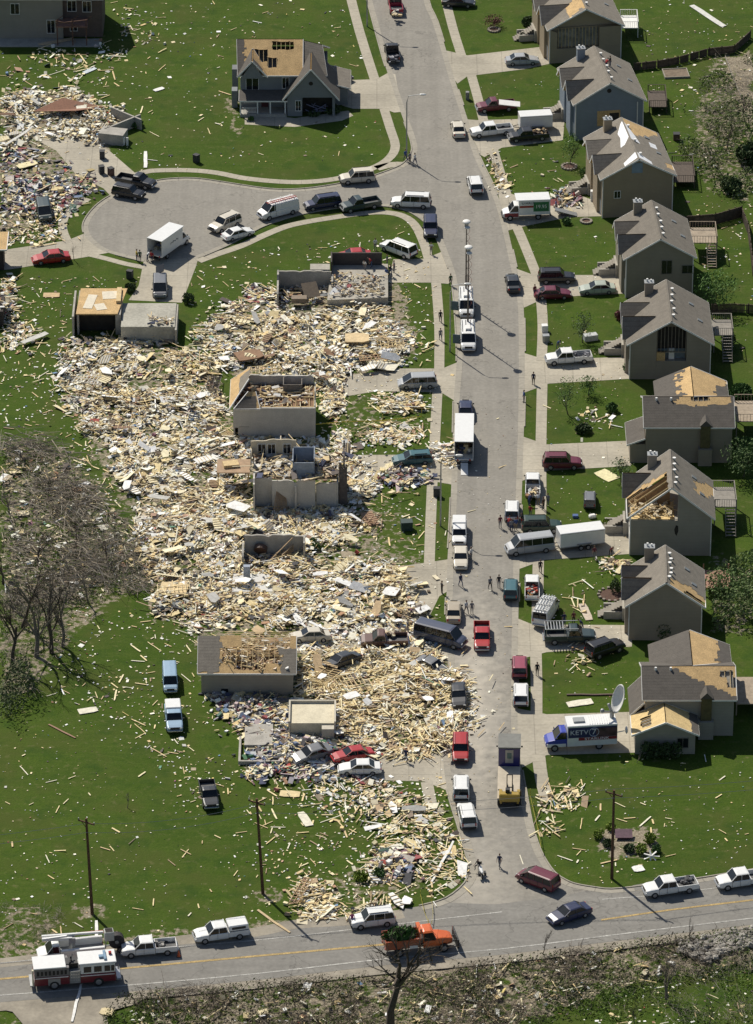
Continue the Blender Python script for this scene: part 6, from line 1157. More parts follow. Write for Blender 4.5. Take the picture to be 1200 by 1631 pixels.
# ---------------- people ----------------
def pose(name):
    # joints (x forward, y left, z up) ; returns vertices, edges, radii, region per vertex
    J = {'pelvis': (0, 0, .95, .125, 't'), 'waist': (.01, 0, 1.1, .12, 's'), 'chest': (.02, 0, 1.3, .145, 's'), 'neck0': (.0, 0, 1.44, .075, 's'), 'neck': (.015, 0, 1.52, .052, 'k'), 'head': (.03, 0, 1.60, .09, 'k'), 'skull': (.02, 0, 1.68, .088, 'k'), 'top': (.015, 0, 1.75, .05, 'k'), 'nose': (.12, 0, 1.62, .014, 'k')}
    E_ = [('pelvis', 'waist'), ('waist', 'chest'), ('chest', 'neck0'), ('neck0', 'neck'), ('neck', 'head'), ('head', 'skull'), ('skull', 'top'), ('head', 'nose')]
    legs = {'stand': ((.02, .0), (.0, .03)), 'walk': ((.30, .12), (-.28, .05)), 'arms': ((.0, .0), (.05, .0)), 'bend': ((.08, .06), (-.15, .02)), 'sit': ((.35, .4), (.35, .4))}[name]
    for s, n, (fx, kx) in ((1, 'L', legs[0]), (-1, 'R', legs[1])):
        y = .1*s
        if name == 'sit': pts = [(.02, y*1.1, .93, .095), (.42, y*2.6, .86, .075), (.30, y*2.8, .45, .048), (.32, y*2.8, .40, .045), (.5, y*3, .38, .035)]
        else: pts = [(0, y*1.0, .86, .098), (fx*.55+kx*.5, y*1.1, .5, .068), (fx, y*1.2, .12, .045), (fx, y*1.2, .06, .045), (fx+.17, y*1.35, .035, .035)]
        pr = 'pelvis'
        for i, p in enumerate(pts): J[n+'l%d' % i] = (*p, 't' if i < 3 else 'b'); E_.append((pr, n+'l%d' % i)); pr = n+'l%d' % i
        sh = (.01, .19*s, 1.4)
        A = {'stand': [(0, .25*s, 1.13), (.06, .25*s, .88)], 'walk': [(-.12*s, .25*s, 1.14), (-.1*s+.14, .25*s, .9)], 'arms': [(-.03, .32*s, 1.17), (.17, .1*s, 1.1)], 'bend': [(.1, .24*s, 1.14), (.32, .17*s, 1.02)], 'sit': [(.18, .27*s, 1.2), (.42, .34*s, 1.12)]}[name]
        J[n+'sh'] = (*sh, .062, 's'); E_.append(('chest', n+'sh')); J[n+'el'] = (*A[0], .045, 's'); E_.append((n+'sh', n+'el')); J[n+'wr'] = (*A[1], .028, 'k'); E_.append((n+'el', n+'wr'))
        w_ = Vector(A[1]); d = (w_-Vector(A[0])).normalized(); sd = Vector((1, 0, 0)) if abs(d.x) < .6 else Vector((0, 0, 1)); q = w_+d*.08; J[n+'pm'] = (*q, .034, 'k'); E_.append((n+'wr', n+'pm'))
        for i, (o_, ln) in enumerate(((.03, .075), (.01, .085), (-.01, .08), (-.03, .06))):
            a = q+sd*o_+d*.03; m = a+d*ln*.55+Vector((.008, -s*.006, 0)); t = m+d*ln*.4+Vector((.015, -s*.014, 0)); 
            for kk, pt, rr in (('a', a, .0105), ('b', m, .009), ('c', t, .007)): J['%sf%d%s' % (n, i, kk)] = (*pt, rr, 'k')
            E_ += [(n+'pm', '%sf%da' % (n, i)), ('%sf%da' % (n, i), '%sf%db' % (n, i)), ('%sf%db' % (n, i), '%sf%dc' % (n, i))]
        th = w_+d*.04+sd*.035; J[n+'th'] = (*th, .012, 'k'); J[n+'tt'] = (*(th+d*.05+sd*.02), .009, 'k'); E_ += [(n+'wr', n+'th'), (n+'th', n+'tt')]
    if name in ('bend', 'sit'):
        a = .75 if name == 'bend' else .3
        for k, v in J.items():
            if 'l' in k[1:2] or k == 'pelvis': continue
            x, z = v[0], v[2]-.95; J[k] = (x*math.cos(a)+z*math.sin(a), v[1], .95-x*math.sin(a)+z*math.cos(a), v[3], v[4])
    return J, E_
PM = {}
def person_mesh(name):
    J, E_ = pose(name); ks = list(J); me = bpy.data.meshes.new('person'); me.from_pydata([J[k][:3] for k in ks], [(ks.index(a), ks.index(b_)) for a, b_ in E_], [])
    o = bpy.data.objects.new('tmp', me); C.objects.link(o); o.modifiers.new('s', 'SKIN'); sv = me.skin_vertices[0].data
    for i, k in enumerate(ks): sv[i].radius = (J[k][3], J[k][3]*(1.25 if k in ('chest', 'pelvis', 'waist') else 1)); sv[i].use_root = (k == 'pelvis')
    o.modifiers.new('u', 'SUBSURF').levels = 1
    dg = bpy.context.evaluated_depsgraph_get(); m2 = bpy.data.meshes.new_from_object(o.evaluated_get(dg)); bpy.data.objects.remove(o); m2.name = 'person'
    m2.materials.clear(); [m2.materials.append(M_slot) for _ in range(4)]; reg = {'k': 0, 's': 1, 't': 2, 'b': 3}; P = [(Vector(J[k][:3]), reg[J[k][4]]) for k in ks]
    segs = [((Vector(J[a][:3])+Vector(J[b_][:3]))/2, reg[J[b_][4]]) for a, b_ in E_]
    for p in m2.polygons: p.material_index = min(P+segs, key=lambda q: (q[0]-p.center).length)[1]; p.use_smooth = True
    hd = Vector(J['skull'][:3]); b = MB(); b.ball((hd.x-.012, 0, hd.z+.02), .112, 10, 6, sq=(1.02, .9, .85)); hm = b.mesh('hair', [M_slot], smooth=True)
    return m2, hm
CL = dict(white=(.62, .62, .6), grey=(.2, .2, .21), dark=(.02, .02, .024), navy=(.02, .03, .08), blue=(.05, .1, .26), jeans=(.05, .08, .15), red=(.35, .03, .03), khaki=(.3, .24, .15), yellow=(.5, .36, .06), green=(.04, .09, .05), pink=(.42, .1, .2), maroon=(.14, .03, .04), brown=(.1, .06, .04))
def cm(c): return mat('cloth_'+c, CL[c], .9, .12, 6)
def person(px, py, ang, ps, sh, tr, label, z=0.0, group='people standing and walking in the street', hair='brown', h=1.0):
    if ps not in PM: PM[ps] = person_mesh(ps)
    me, hm = PM[ps]; o = bpy.data.objects.new('person', me); C.objects.link(o); o.location = G(px, py, z)+Vector((0, 0, .03)); o.rotation_euler = (0, 0, R(ang)); o.scale = (h, h, h)
    for i, m in enumerate((mat('skin', (.42, .26, .18), .6, .08), cm(sh), cm(tr), cm('dark'))): o.material_slots[i].link = 'OBJECT'; o.material_slots[i].material = m
    hr = bpy.data.objects.new('hair', hm); C.objects.link(hr); hr.parent = o; hr.material_slots[0].link = 'OBJECT'; hr.material_slots[0].material = cm(hair); tag(o, label, 'person', group); return o
g1 = 'people gathered around the loaded pickup and white suv on the right'; g2 = 'people gathered by the garage ruin'; g3 = 'people at the two box trucks and the moving truck'; g4 = 'people on the pavements and lawns'
Q = person
Q(646, 256, -60, 'walk', 'blue', 'jeans', 'person in blue shirt, left of the group by the street lamp'); Q(653, 260, -50, 'stand', 'grey', 'dark', 'person in grey shirt, in the group by the street lamp'); Q(661, 262, -40, 'walk', 'white', 'jeans', 'person in white shirt, right of the group by the street lamp')
Q(796, 1382, 250, 'walk', 'navy', 'grey', 'person in navy shirt walking alone near the highway junction'); Q(561, 1475, 100, 'stand', 'pink', 'dark', 'person in pink shirt at the front of the white suv on the shoulder', group=g4); Q(763, 1389, 240, 'sit', 'dark', 'dark', 'person in dark clothes riding the motorcycle', z=.0)
Q(218, 416, 20, 'stand', 'yellow', 'jeans', 'person in yellow shirt left of the open white box truck', group=g3); Q(223, 417, 90, 'stand', 'green', 'dark', 'person in green shirt beside the one in yellow', group=g3); Q(235, 416, 20, 'bend', 'white', 'navy', 'person in white shirt bending at the open rear of the box truck', group=g3); Q(242, 418, 60, 'stand', 'red', 'navy', 'person in red shirt at the open rear of the box truck', group=g3)
Q(598, 398, -90, 'stand', 'white', 'grey', 'person in white shirt on the lawn left of the long white suv', group=g2); Q(599, 418, -100, 'stand', 'grey', 'dark', 'person in grey shirt at the corner of the garage wall', group=g2); Q(617, 424, 180, 'stand', 'navy', 'jeans', 'person in navy shirt beside the cream panel by the garage ruin', group=g2); Q(616, 445, 60, 'stand', 'blue', 'khaki', 'person in blue shirt, lowest of the group by the garage ruin', group=g2); Q(622, 440, 130, 'walk', 'dark', 'jeans', 'person in dark shirt in the middle of the group by the garage ruin', group=g2); Q(628, 434, 200, 'arms', 'grey', 'navy', 'person in grey shirt, right of the group by the garage ruin', group=g2); Q(582, 430, 250, 'bend', 'white', 'grey', 'person in white shirt bending over belongings beside the red car', z=1.1, group=g2); Q(592, 426, 200, 'bend', 'red', 'jeans', 'person in red shirt behind the red car in the ruin', z=1.1, group=g2)
Q(687, 405, -90, 'arms', 'white', 'grey', 'person in pale clothes just below the blue suv', group=g4); Q(718, 455, -70, 'stand', 'green', 'dark', 'person in dark green at the kerb above the mast vans', group=g4); Q(702, 513, -90, 'walk', 'dark', 'dark', 'person in dark clothes on the left pavement beside the mast vans', group=g4); Q(702, 542, -80, 'walk', 'grey', 'jeans', 'person in grey shirt on the left pavement below another walker', group=g4)
Q(850, 612, -100, 'stand', 'navy', 'dark', 'person in navy shirt on the right pavement under the driveway of the loaded white pickup', group=g4); Q(835, 641, 200, 'stand', 'blue', 'grey', 'person in blue shirt on the right kerb across from the long box truck', group=g4); Q(889, 556, -60, 'bend', 'blue', 'jeans', 'person in blue shirt behind the white loaded pickup', group=g4); Q(858, 480, 20, 'bend', 'dark', 'dark', 'person in dark shirt leaning into the maroon car', group=g4); Q(852, 472, -60, 'stand', 'maroon', 'jeans', 'person in maroon shirt behind the maroon car', group=g4)
Q(972, 107, -30, 'stand', 'dark', 'jeans', 'person in dark shirt standing on the blue grey roof', z=7.7, group='people on the blue grey roof'); Q(966, 110, 60, 'bend', 'red', 'navy', 'person in red shirt crouching on the blue grey roof', z=7.5, group='people on the blue grey roof')
Q(797, 841, -80, 'stand', 'maroon', 'grey', 'person in maroon shirt standing apart left of the white suv', group=g1); Q(811, 843, 80, 'bend', 'red', 'jeans', 'person in red shirt at the rear of the white suv', group=g1); Q(815, 847, 90, 'stand', 'grey', 'navy', 'person in grey shirt behind the one in red', group=g1); Q(822, 845, 110, 'stand', 'blue', 'khaki', 'person in blue shirt right of the group behind the white suv', group=g1); Q(831, 838, 160, 'arms', 'dark', 'dark', 'person in dark shirt between the white suv and the green suv', group=g1)
Q(843, 806, 60, 'bend', 'navy', 'jeans', 'person in navy shirt at the tailgate of the pickup being loaded', group=g1); Q(858, 805, 110, 'bend', 'white', 'khaki', 'person in white shirt at the tailgate of the pickup being loaded', group=g1); Q(845, 824, 70, 'stand', 'red', 'grey', 'person in red shirt just above the dark green suv', group=g1); Q(866, 812, 140, 'stand', 'brown', 'dark', 'person in brown shirt right of the loaded pickup', group=g1); Q(873, 806, -120, 'stand', 'grey', 'jeans', 'person in grey shirt alone on the lawn by the loaded pickup', group=g1)
Q(947, 890, -90, 'stand', 'maroon', 'grey', 'person in maroon shirt standing below the long trailer', group=g4); Q(973, 886, -60, 'bend', 'maroon', 'dark', 'person in maroon shirt bending at the end of the driveway with the long trailer', group=g4); Q(861, 912, -90, 'walk', 'dark', 'dark', 'person in dark clothes on the pavement below the silver van', group=g4)
Q(734, 934, -60, 'walk', 'navy', 'jeans', 'person in navy shirt behind the cream car'); Q(751, 892, 150, 'stand', 'white', 'grey', 'person in white shirt beside the cream car'); Q(781, 939, -70, 'walk', 'grey', 'dark', 'person in grey shirt, left of two walking in mid street'); Q(795, 936, -90, 'stand', 'dark', 'grey', 'person in dark shirt, right of two walking in mid street'); Q(704, 946, 20, 'arms', 'dark', 'dark', 'person in dark clothes on the left pavement above the tan sedan', group=g4)
Q(743, 977, -60, 'walk', 'white', 'grey', 'person in white shirt right beside the tan sedan'); Q(752, 978, -90, 'stand', 'grey', 'grey', 'person in grey clothes right of the tan sedan'); Q(856, 1076, -90, 'stand', 'dark', 'dark', 'person in black on the pavement beside the crimson suv', group=g4); Q(899, 996, -90, 'stand', 'navy', 'jeans', 'person in navy shirt beyond the dark green pickup', group=g4); Q(914, 994, -90, 'stand', 'maroon', 'dark', 'person in maroon shirt beyond the dark green pickup', group=g4); Q(928, 1004, 180, 'bend', 'navy', 'grey', 'person in navy shirt at the cab of the dark green pickup', group=g4)
Q(650, 1008, 0, 'stand', 'navy', 'jeans', 'person in navy shirt at the tail of the slate van', group=g4); Q(647, 1213, -90, 'walk', 'navy', 'jeans', 'person in navy shirt below the rubble near the red wreck', group=g4); Q(638, 758, 0, 'stand', 'blue', 'khaki', 'person in blue shirt below the teal wagon', group=g4); Q(655, 764, 90, 'bend', 'maroon', 'jeans', 'person in maroon shirt sorting heaped belongings', group=g4); Q(733, 735, 90, 'stand', 'navy', 'dark', 'person in navy shirt at the open rear of the long box truck', group=g3); Q(747, 734, 100, 'stand', 'grey', 'dark', 'person in grey shirt at the open rear of the long box truck', group=g3)
Q(886, 336, 180, 'stand', 'blue', 'jeans', 'person in blue shirt behind the moving truck', group=g3); Q(893, 330, 150, 'bend', 'white', 'khaki', 'person in white shirt lifting things behind the moving truck', group=g3); Q(915, 322, 180, 'stand', 'red', 'jeans', 'person in red shirt among the belongings behind the moving truck', group=g3); Q(992, 848, -110, 'stand', 'dark', 'dark', 'person in dark clothes on the steps of the house with broken rafters', group=g4)
# ---------------- poles and lamps ----------------
def pole(px, py, h, label, lean=0, arm=True, wires=True):
    r = empty('utility_pole', G(px, py), 0, label, 'utility pole', 'wooden utility poles along the highway'); b = MB(); b.tube([(0, 0, 0), (lean*h, 0, h)], [.19, .13], 10); b.build('pole', M_polewood, r)
    if arm:
        b = MB(); b.bar((lean*h-.9, .5, h-.5), (lean*h+.9, -.5, h-.5), .12, .14); b.bar((lean*h-.5, .2, h-.55), (lean*h, 0, h-1.2), .05); b.build('crossarm', M_polewood, r)
        for t in (-.85, .0, .85): b = MB(); b.cyl((lean*h+t, -.5*t/.9, h-.43), (lean*h+t, -.5*t/.9, h-.2), .06, 8); b.build('insulator', M_galv, r)
    return r
pole(147, 1456, 12.2, 'leftmost brown utility pole, on the lawn', -.028); pole(419, 1424, 12.2, 'middle brown utility pole, on the lawn above the rubble', -.045); pole(975, 1400, 11.4, 'right brown utility pole, at the corner garden beds', 0)
def lamp(px, py, h, label, dx=1):
    r = empty('street_lamp', G(px, py), 0, label, 'street lamp', 'grey street lamps'); b = MB(); b.tube([(0, 0, 0), (0, 0, h*.9), (.25*dx, 0, h), (1.9*dx, 0, h+.25)], [.11, .08, .06, .05], 8); b.build('pole', M_galv, r); b = MB(); b.ball((2.2*dx, 0, h+.22), .42, 10, 6, sq=(1.2, .5, .35)); b.build('lamp_head', mat('lamp_shell', (.6, .6, .58), .4), r)
lamp(648, 253, 9.6, 'grey street lamp beside three people at the corner'); lamp(585, 42, 9.6, 'grey street lamp on the lawn strip near the top of the street'); lamp(717, 560, 9.6, 'grey street lamp on the grass strip by the mast vans'); lamp(702, 838, 9.6, 'grey street lamp on the pavement above the white pickup with topper')
def boxthing(name, label, cat, px, py, dims, m, rz=0, z=0, bevel=.04, group=None, lid=None):
    b = MB(); b.box((0, 0, dims[2]/2), dims); 
    if lid: r = empty(name, G(px, py, z), rz, label, cat, group); b.build('body', m, r, bevel=bevel); b = MB(); b.box((0, 0, dims[2]+.05), (dims[0]+.06, dims[1]+.06, .09)); b.build('lid', lid, r, bevel=.02); return r
    o = b.build(name, m, bevel=bevel); o.location = G(px, py, z); o.rotation_euler = (0, 0, rz); return tag(o, label, cat, group)
M_bin = mat('bin_plastic', (.03, .035, .04), .6, .2); BT = boxthing
BT('utility_cabinet', 'dark green utility cabinet on the lawn right of the torn open house', 'cabinet', 648, 843, (1.4, 1.1, 1.1), mat('cabinet_green', (.02, .045, .04), .6), .1, lid=mat('cabinet_green', (.02, .045, .04), .6))
for i, (x, y, l) in enumerate(((163, 252, 'black bin on the cul-de-sac driveway, highest of three'), (162, 276, 'round topped black bin in the middle of the cul-de-sac driveway'), (177, 279, 'brown bin nearest the dark pickup at the cul-de-sac'), (313, 258, 'black bin lying open on the lawn above the cul-de-sac'), (207, 443, 'black bin on the lawn beside the minivan driveway'), (696, 790, 'black bin bundle on the left pavement below the teal wagon'))): BT('wheeled_bin', l, 'bin', x, y, (.7, .8, 1.1), M_bin if i != 2 else mat('bin_brown', (.09, .05, .04), .7), .3*i, lid=M_black, group='wheeled bins')
BT('washing_machine', 'white appliance crate on the pavement across from the black suv, right side', 'appliance', 868, 528, (.8, .8, 1.0), M_white, .1); BT('freezer', 'pale appliance standing behind the other on the right pavement', 'appliance', 870, 544, (.9, .8, 1.0), M_galv, .1); BT('storage_chest', 'grey chest lying on the lawn of the house with bare studs', 'chest', 941, 541, (1.8, 1.0, .8), mat('pale_grey', (.45, .46, .45), .5), .3)
BT('mailbox_cluster', 'beige mailbox by the kerb under the two farthest vehicles on the lawn', 'mailbox', 745, 158, (.5, .6, 1.2), mat('mailbox_grey', (.2, .2, .2), .6)); BT('blue_tub', 'small blue tub on the lawn above the long trailer', 'tub', 917, 824, (.7, .6, .35), mat('tub_blue', (.05, .1, .25), .5)); BT('white_bundle', 'white bundle on the lawn above the long trailer', 'bundle', 944, 825, (.9, .7, .5), M_white, .3, bevel=.15)
BT('refrigerator', 'white box tipped on the driveway of the tan tarped house', 'appliance', 945, 319, (.7, .7, 1.5), M_white); BT('garden_shed', 'open brown bin standing on the lawn right of the tan tarped house', 'bin', 1078, 222, (.9, .9, .9), mat('bin_brown', (.09, .05, .04), .7), lid=M_black)
def cone(px, py, label): r = empty('traffic_cone', G(px, py), 0, label, 'cone'); b = MB(); b.tube([(0, 0, .04), (0, 0, .75)], [.2, .04], 12); b.build('cone_body', mat('cone_orange', (.7, .12, .03), .5), r); b = MB(); b.box((0, 0, .02), (.45, .45, .04)); b.build('cone_base', M_black, r)
cone(285, 1524, 'orange cone on the highway behind the white pickup')
def tape(label, P, z=.9):
    b = MB(); W = [G(p[0], p[1], z) for p in P]; [b.bar(a, c, .015, .12) for a, c in zip(W[:-1], W[1:])]
    for p in P: q = G(p[0], p[1]); b.bar((q.x, q.y, 0), (q.x, q.y, z+.05), .05)
    o = b.build('caution_tape', mat('tape_yellow', (.55, .46, .06), .5)); tag(o, label, 'tape')
tape('yellow caution tape across the lawn below the silver minivan', [(500, 676), (545, 672), (610, 670), (672, 663)]); tape('yellow caution tape along the kerb beside the flatbed truck', [(845, 1268), (850, 1290), (858, 1325), (862, 1350)]); tape('yellow caution tape trailing from the corner rubble to the dump truck', [(670, 1425), (676, 1452), (683, 1470)], .4); tape('yellow caution tape hanging down to the highway edge', [(688, 1435), (690, 1455), (688, 1472)], .4)
# ---------------- vegetation ----------------
def bare_tree(px, py, h, label, seed, spread=.55, m=None, depth=4, lean=(0, 0), group='bare broken trees', r0=None, trunk_frac=.3, name='bare_tree', nb=3):
    rnd = random.Random(seed); root = empty(name, G(px, py), 0, label, 'tree', group); tk = MB(); br = MB(); cnt = [0]
    def grow(p, d, L, r, lv):
        n = 3; pts = [p]; q = p.copy(); dd = d.copy()
        for i in range(n): dd = (dd+Vector((rnd.gauss(0, .13), rnd.gauss(0, .13), rnd.gauss(0, .06)))).normalized(); q = q+dd*L/n; pts.append(q.copy())
        rs = [r*(1-.55*i/n) for i in range(n+1)]; (tk if lv == 0 else br).tube(pts, rs, 7 if lv < 2 else 4, cap=lv < 2); cnt[0] += 1
        if lv >= depth: return
        for k in range(nb if lv else nb+1):
            t = rnd.uniform(.35, 1); idx = min(n-1, int(t*n)); b0 = pts[idx].lerp(pts[idx+1], t*n-idx) if idx < n else pts[-1]
            a = rnd.uniform(0, 6.28); s = spread*rnd.uniform(.7, 1.4); nd = (dd+Vector((math.cos(a)*s, math.sin(a)*s, rnd.uniform(-.1, .35)))).normalized(); grow(b0, nd, L*rnd.uniform(.5, .8), r*.5, lv+1)
    grow(Vector((0, 0, 0)), Vector((lean[0], lean[1], 1)).normalized(), h*trunk_frac*1.4, r0 or h*.022, 0)
    tk.build('trunk', m or M_bark, root); br.build('branches', m or M_bark, root); return root
def leafy_tree(px, py, h, label, seed, c=(.045, .10, .02), rx=1.6, n=420, group='small green trees', sz=.22, cat='tree', dens=.45):
    root = bare_tree(px, py, h, label, seed, .45, M_bark, 3, group=group, r0=.08, name='leafy_tree', trunk_frac=.35); rnd = random.Random(seed+3); b = MB()
    for i in range(n):
        while 1:
            p = Vector((rnd.gauss(0, .5), rnd.gauss(0, .5), rnd.uniform(-1, 1)))
            if p.length < 1.15 and noise.noise(p*2.3+Vector((seed, 0, 0))) > -.1: break
        q = Vector((p.x*rx, p.y*rx, h*.62+p.z*h*.38)); a = Vector((rnd.gauss(0, 1), rnd.gauss(0, 1), rnd.gauss(0, 1))).normalized(); u = a.orthogonal().normalized(); v = a.cross(u); s = sz*rnd.uniform(.5, 1.1)
        b.add([q+u*s, q+v*s*.5, q-u*s, q-v*s*.5], [(0, 1, 2, 3)])
    b.build('crown', leafmat(c), root); return root
def shrub(px, py, w_, h, label, seed, c=(.035, .075, .015), group='shrubs', n=None):
    n = n or int(140*w_*w_+60); o = leaf_mass(n, h*.5, w_/2, w_/2, h*.55, c, seed, 'shrub', size=.14+.04*w_); o.location = G(px, py); return tag(o, label, 'shrub', group)
# the torn woodland at left
wood = [(58, 1046, 14.0, 'tall forked bare tree in front of the torn wood'), (82, 1040, 13, 'dark bare tree right of the tall forked one'), (20, 1062, 12.5, 'bare tree at the left edge of the torn wood'), (100, 1030, 10.5, 'slender bare tree at the right of the torn wood'), (35, 1000, 11, 'bare tree behind the tall forked one'), (5, 930, 7.5, 'stripped tree at the left edge, mid wood'), (140, 960, 6, 'low bare tree on the right fringe of the wood'), (60, 900, 6.5, 'bare tree standing in the tangled branches'), (120, 880, 5.5, 'short stripped tree in the tangled branches'), (15, 820, 6, 'stripped tree high on the left edge'), (75, 800, 4.5, 'snapped small tree at the top of the tangle'), (170, 900, 5, 'snapped bare tree at the right tip of the tangle'), (40, 740, 4, 'broken tree at the top left of the tangle'), (115, 1120, 0, '')]
for i, (x, y, h, l) in enumerate(wood):
    if h: bare_tree(x, y, h, l, 100+i, .6 if i > 4 else .40, M_bark if i % 3 else mat('grey_bark', (.18, .155, .125), .95, .3), 5 if h > 6 else 4, group='bare trees of the torn wood', lean=(.1*math.sin(i*2), .05), nb=3)
def tangle(name, P, n, label, seed, cols, L=(1, 5), rr=(.015, .07), hz=1.4, bias=None, cat='branches'):
    rnd = random.Random(seed); b = MB(); xs = [p[0] for p in P]; ys = [p[1] for p in P]; k = 0
    while k < n:
        x, y = rnd.uniform(min(xs), max(xs)), rnd.uniform(min(ys), max(ys))
        if not inpoly(x+26*noise.noise((x*.02, y*.03, 1)), y+20*noise.noise((x*.02, y*.03, 7)), P): continue
        p = G(x, y)
        if noise.noise((p.x*.17, p.y*.11, seed)) < .0 and rnd.random() < .75: continue
        k += 1; a = (bias+rnd.gauss(0, .5)) if bias is not None and rnd.random() < .75 else rnd.uniform(0, 6.28); l = rnd.uniform(*L)*rnd.random()**.5; z = abs(rnd.gauss(0, .5))*hz; d = Vector((math.cos(a), math.sin(a), rnd.gauss(0, .22))); q = p+Vector((0, 0, z+.05)); e = q+d*l; e.z = max(.04, e.z); m = (q+e)/2+Vector((rnd.gauss(0, .12*l), rnd.gauss(0, .12*l), rnd.gauss(0, .05*l))); m.z = max(.04, m.z); r = rnd.uniform(*rr); b.tube([q, m, e], [r, r*.7, r*.3], 4, mi=rnd.randrange(len(cols)), cap=False)
    o = b.build(name, cols); return tag(o, label, cat, kind='stuff')
BR = [mat('twig_grey', (.33, .295, .24), .95, .3, 2), mat('twig_brown', (.20, .165, .125), .95, .3, 2), mat('twig_pale', (.40, .34, .26), .95, .3, 2)]
tangle('fallen_branches', [(0, 690), (60, 700), (110, 740), (160, 800), (215, 850), (235, 910), (225, 940), (150, 955), (100, 960), (0, 970)], 2700, 'grey brown mass of fallen branches covering the torn wood at left', 1, BR, L=(.6, 5), hz=1.9, bias=R(-22))
tangle('fallen_branches', [(130, 800), (200, 850), (236, 905), (222, 945), (140, 930), (110, 860)], 1500, 'dense brushwood tip pointing at the rubble field', 21, BR[:2], L=(.4, 2.6), rr=(.01, .03), hz=2.0, bias=R(60))
tangle('fallen_branches', [(0, 960), (110, 960), (110, 1060), (50, 1120), (0, 1120)], 800, 'thin brushwood under the standing bare trees at left', 2, BR, L=(.5, 3), rr=(.008, .03), hz=2.2)
tangle('brushwood', [(1120, 100), (1200, 90), (1200, 300), (1130, 290), (1085, 240), (1110, 180)], 1300, 'thin brushwood thicket at the upper right', 3, BR[:2], L=(.4, 3), rr=(.008, .03), hz=1.6)
tangle('brushwood', [(220, 1580), (640, 1555), (800, 1530), (1200, 1478), (1200, 1540), (1000, 1570), (850, 1631), (760, 1660), (200, 1660)], 6500, 'brown brush and broken twigs in the ditch below the highway', 4, [mat('ditch_twig', (.085, .065, .045), .95, .3, 2), mat('ditch_twig', (.085, .065, .045)), BR[1]], L=(.3, 2.6), rr=(.008, .035), hz=.9)
tangle('brushwood', [(0, 1440), (90, 1445), (100, 1490), (0, 1512)], 420, 'pale twigs on the lawn behind the bucket truck', 5, BR, L=(.3, 2), rr=(.008, .02), hz=.5)
tangle('brushwood', [(1060, 1545), (1200, 1500), (1200, 1631), (1080, 1631), (950, 1600)], 900, 'upright twigs at the lower right corner', 6, BR, L=(.3, 2.4), rr=(.007, .02), hz=1.0)
def cover(name, P, n, label, seed, c, size=.16, h=.5, cat='undergrowth'):
    rnd = random.Random(seed); b = MB(); xs = [p[0] for p in P]; ys = [p[1] for p in P]; k = 0
    while k < n:
        x, y = rnd.uniform(min(xs), max(xs)), rnd.uniform(min(ys), max(ys))
        if not inpoly(x, y, P): continue
        p = G(x, y); v = noise.noise((p.x*.22, p.y*.22, seed*1.7))
        if v < -.05: k += .3; continue
        k += 1; q = p+Vector((0, 0, rnd.random()*h*(1+2*v))); a = Vector((rnd.gauss(0, 1), rnd.gauss(0, 1), rnd.gauss(0, .8))).normalized(); u = a.orthogonal().normalized(); w_ = a.cross(u); s = size*rnd.uniform(.4, 1.2); b.add([q+u*s, q+w_*s*.5, q-u*s, q-w_*s*.5], [(0, 1, 2, 3)])
    return tag(b.build(name, leafmat(c)), label, cat, kind='stuff')
DITCH = [(180, 1585), (440, 1568), (640, 1552), (800, 1530), (1200, 1480), (1200, 1545), (1040, 1575), (880, 1640), (150, 1660)]
cover('undergrowth', DITCH, 9000, 'green weeds growing through the ditch below the highway', 1, (.085, .115, .028), h=.4); cover('undergrowth', DITCH, 6500, 'dark low scrub in the ditch below the highway', 2, (.040, .040, .016), .17, .5); cover('undergrowth', [(850, 1600), (1000, 1560), (1200, 1530), (1200, 1660), (780, 1660)], 6000, 'bright grass tufts at the lower right corner', 3, (.08, .13, .02), .13, .2)
cover('undergrowth', [(1090, 170), (1140, 110), (1200, 90), (1200, 330), (1140, 310), (1080, 250)], 5200, 'olive scrub at the upper right', 4, (.065, .09, .026), .2, 1.1); cover('undergrowth', [(1150, 860), (1200, 850), (1200, 1010), (1135, 1010), (1130, 930)], 3000, 'green thicket behind the last two houses', 5, (.08, .12, .035), .2, 1.6); cover('undergrowth', [(0, 700), (100, 740), (200, 860), (230, 930), (110, 1000), (60, 1100), (0, 1130)], 6500, 'weeds under the torn wood at left', 6, (.075, .115, .02), .17, .35)
cover('undergrowth', [(0, 1060), (45, 1070), (55, 1110), (20, 1150), (0, 1150)], 1600, 'olive bushes at the left edge below the torn wood', 8, (.05, .065, .025), .2, 2.2)
for i, (x, y, h, l, c) in enumerate(((905, 660, 5.2, 'thin green tree on the lawn below the loaded white pickup', (.07, .12, .03)), (938, 630, 2.6, 'small green tree on the same lawn as the taller thin one', (.05, .1, .02)), (928, 545, 4.2, 'thin tree in the lawn of the house with bare studs', (.055, .085, .03)), (908, 262, 4.6, 'narrow green tree on the lawn of the tan tarped house', (.04, .09, .015)), (990, 768, 3.2, 'silvery green bushy tree below the maroon suv', (.07, .11, .04)), (1140, 490, 5.0, 'broad green tree behind the olive grey house', (.06, .12, .022)), (1185, 760, 5.0, 'dark green tree at the right edge behind the decks', (.045, .08, .02)), (1185, 985, 4.6, 'pale green tree at the right edge behind the last houses', (.09, .13, .04)), (1152, 960, 4.2, 'green tree behind the house with the stripped right eave', (.07, .115, .03)), (787, 42, 1.6, 'small maroon leaved tree in a ring bed at the top right', (.10, .03, .03)))):
    leafy_tree(x, y, h, l, 40+i, c, rx=1.5 if x < 1100 else 2.8, n=700 if x < 1100 else 1300, sz=.13 if x < 1100 else .2)
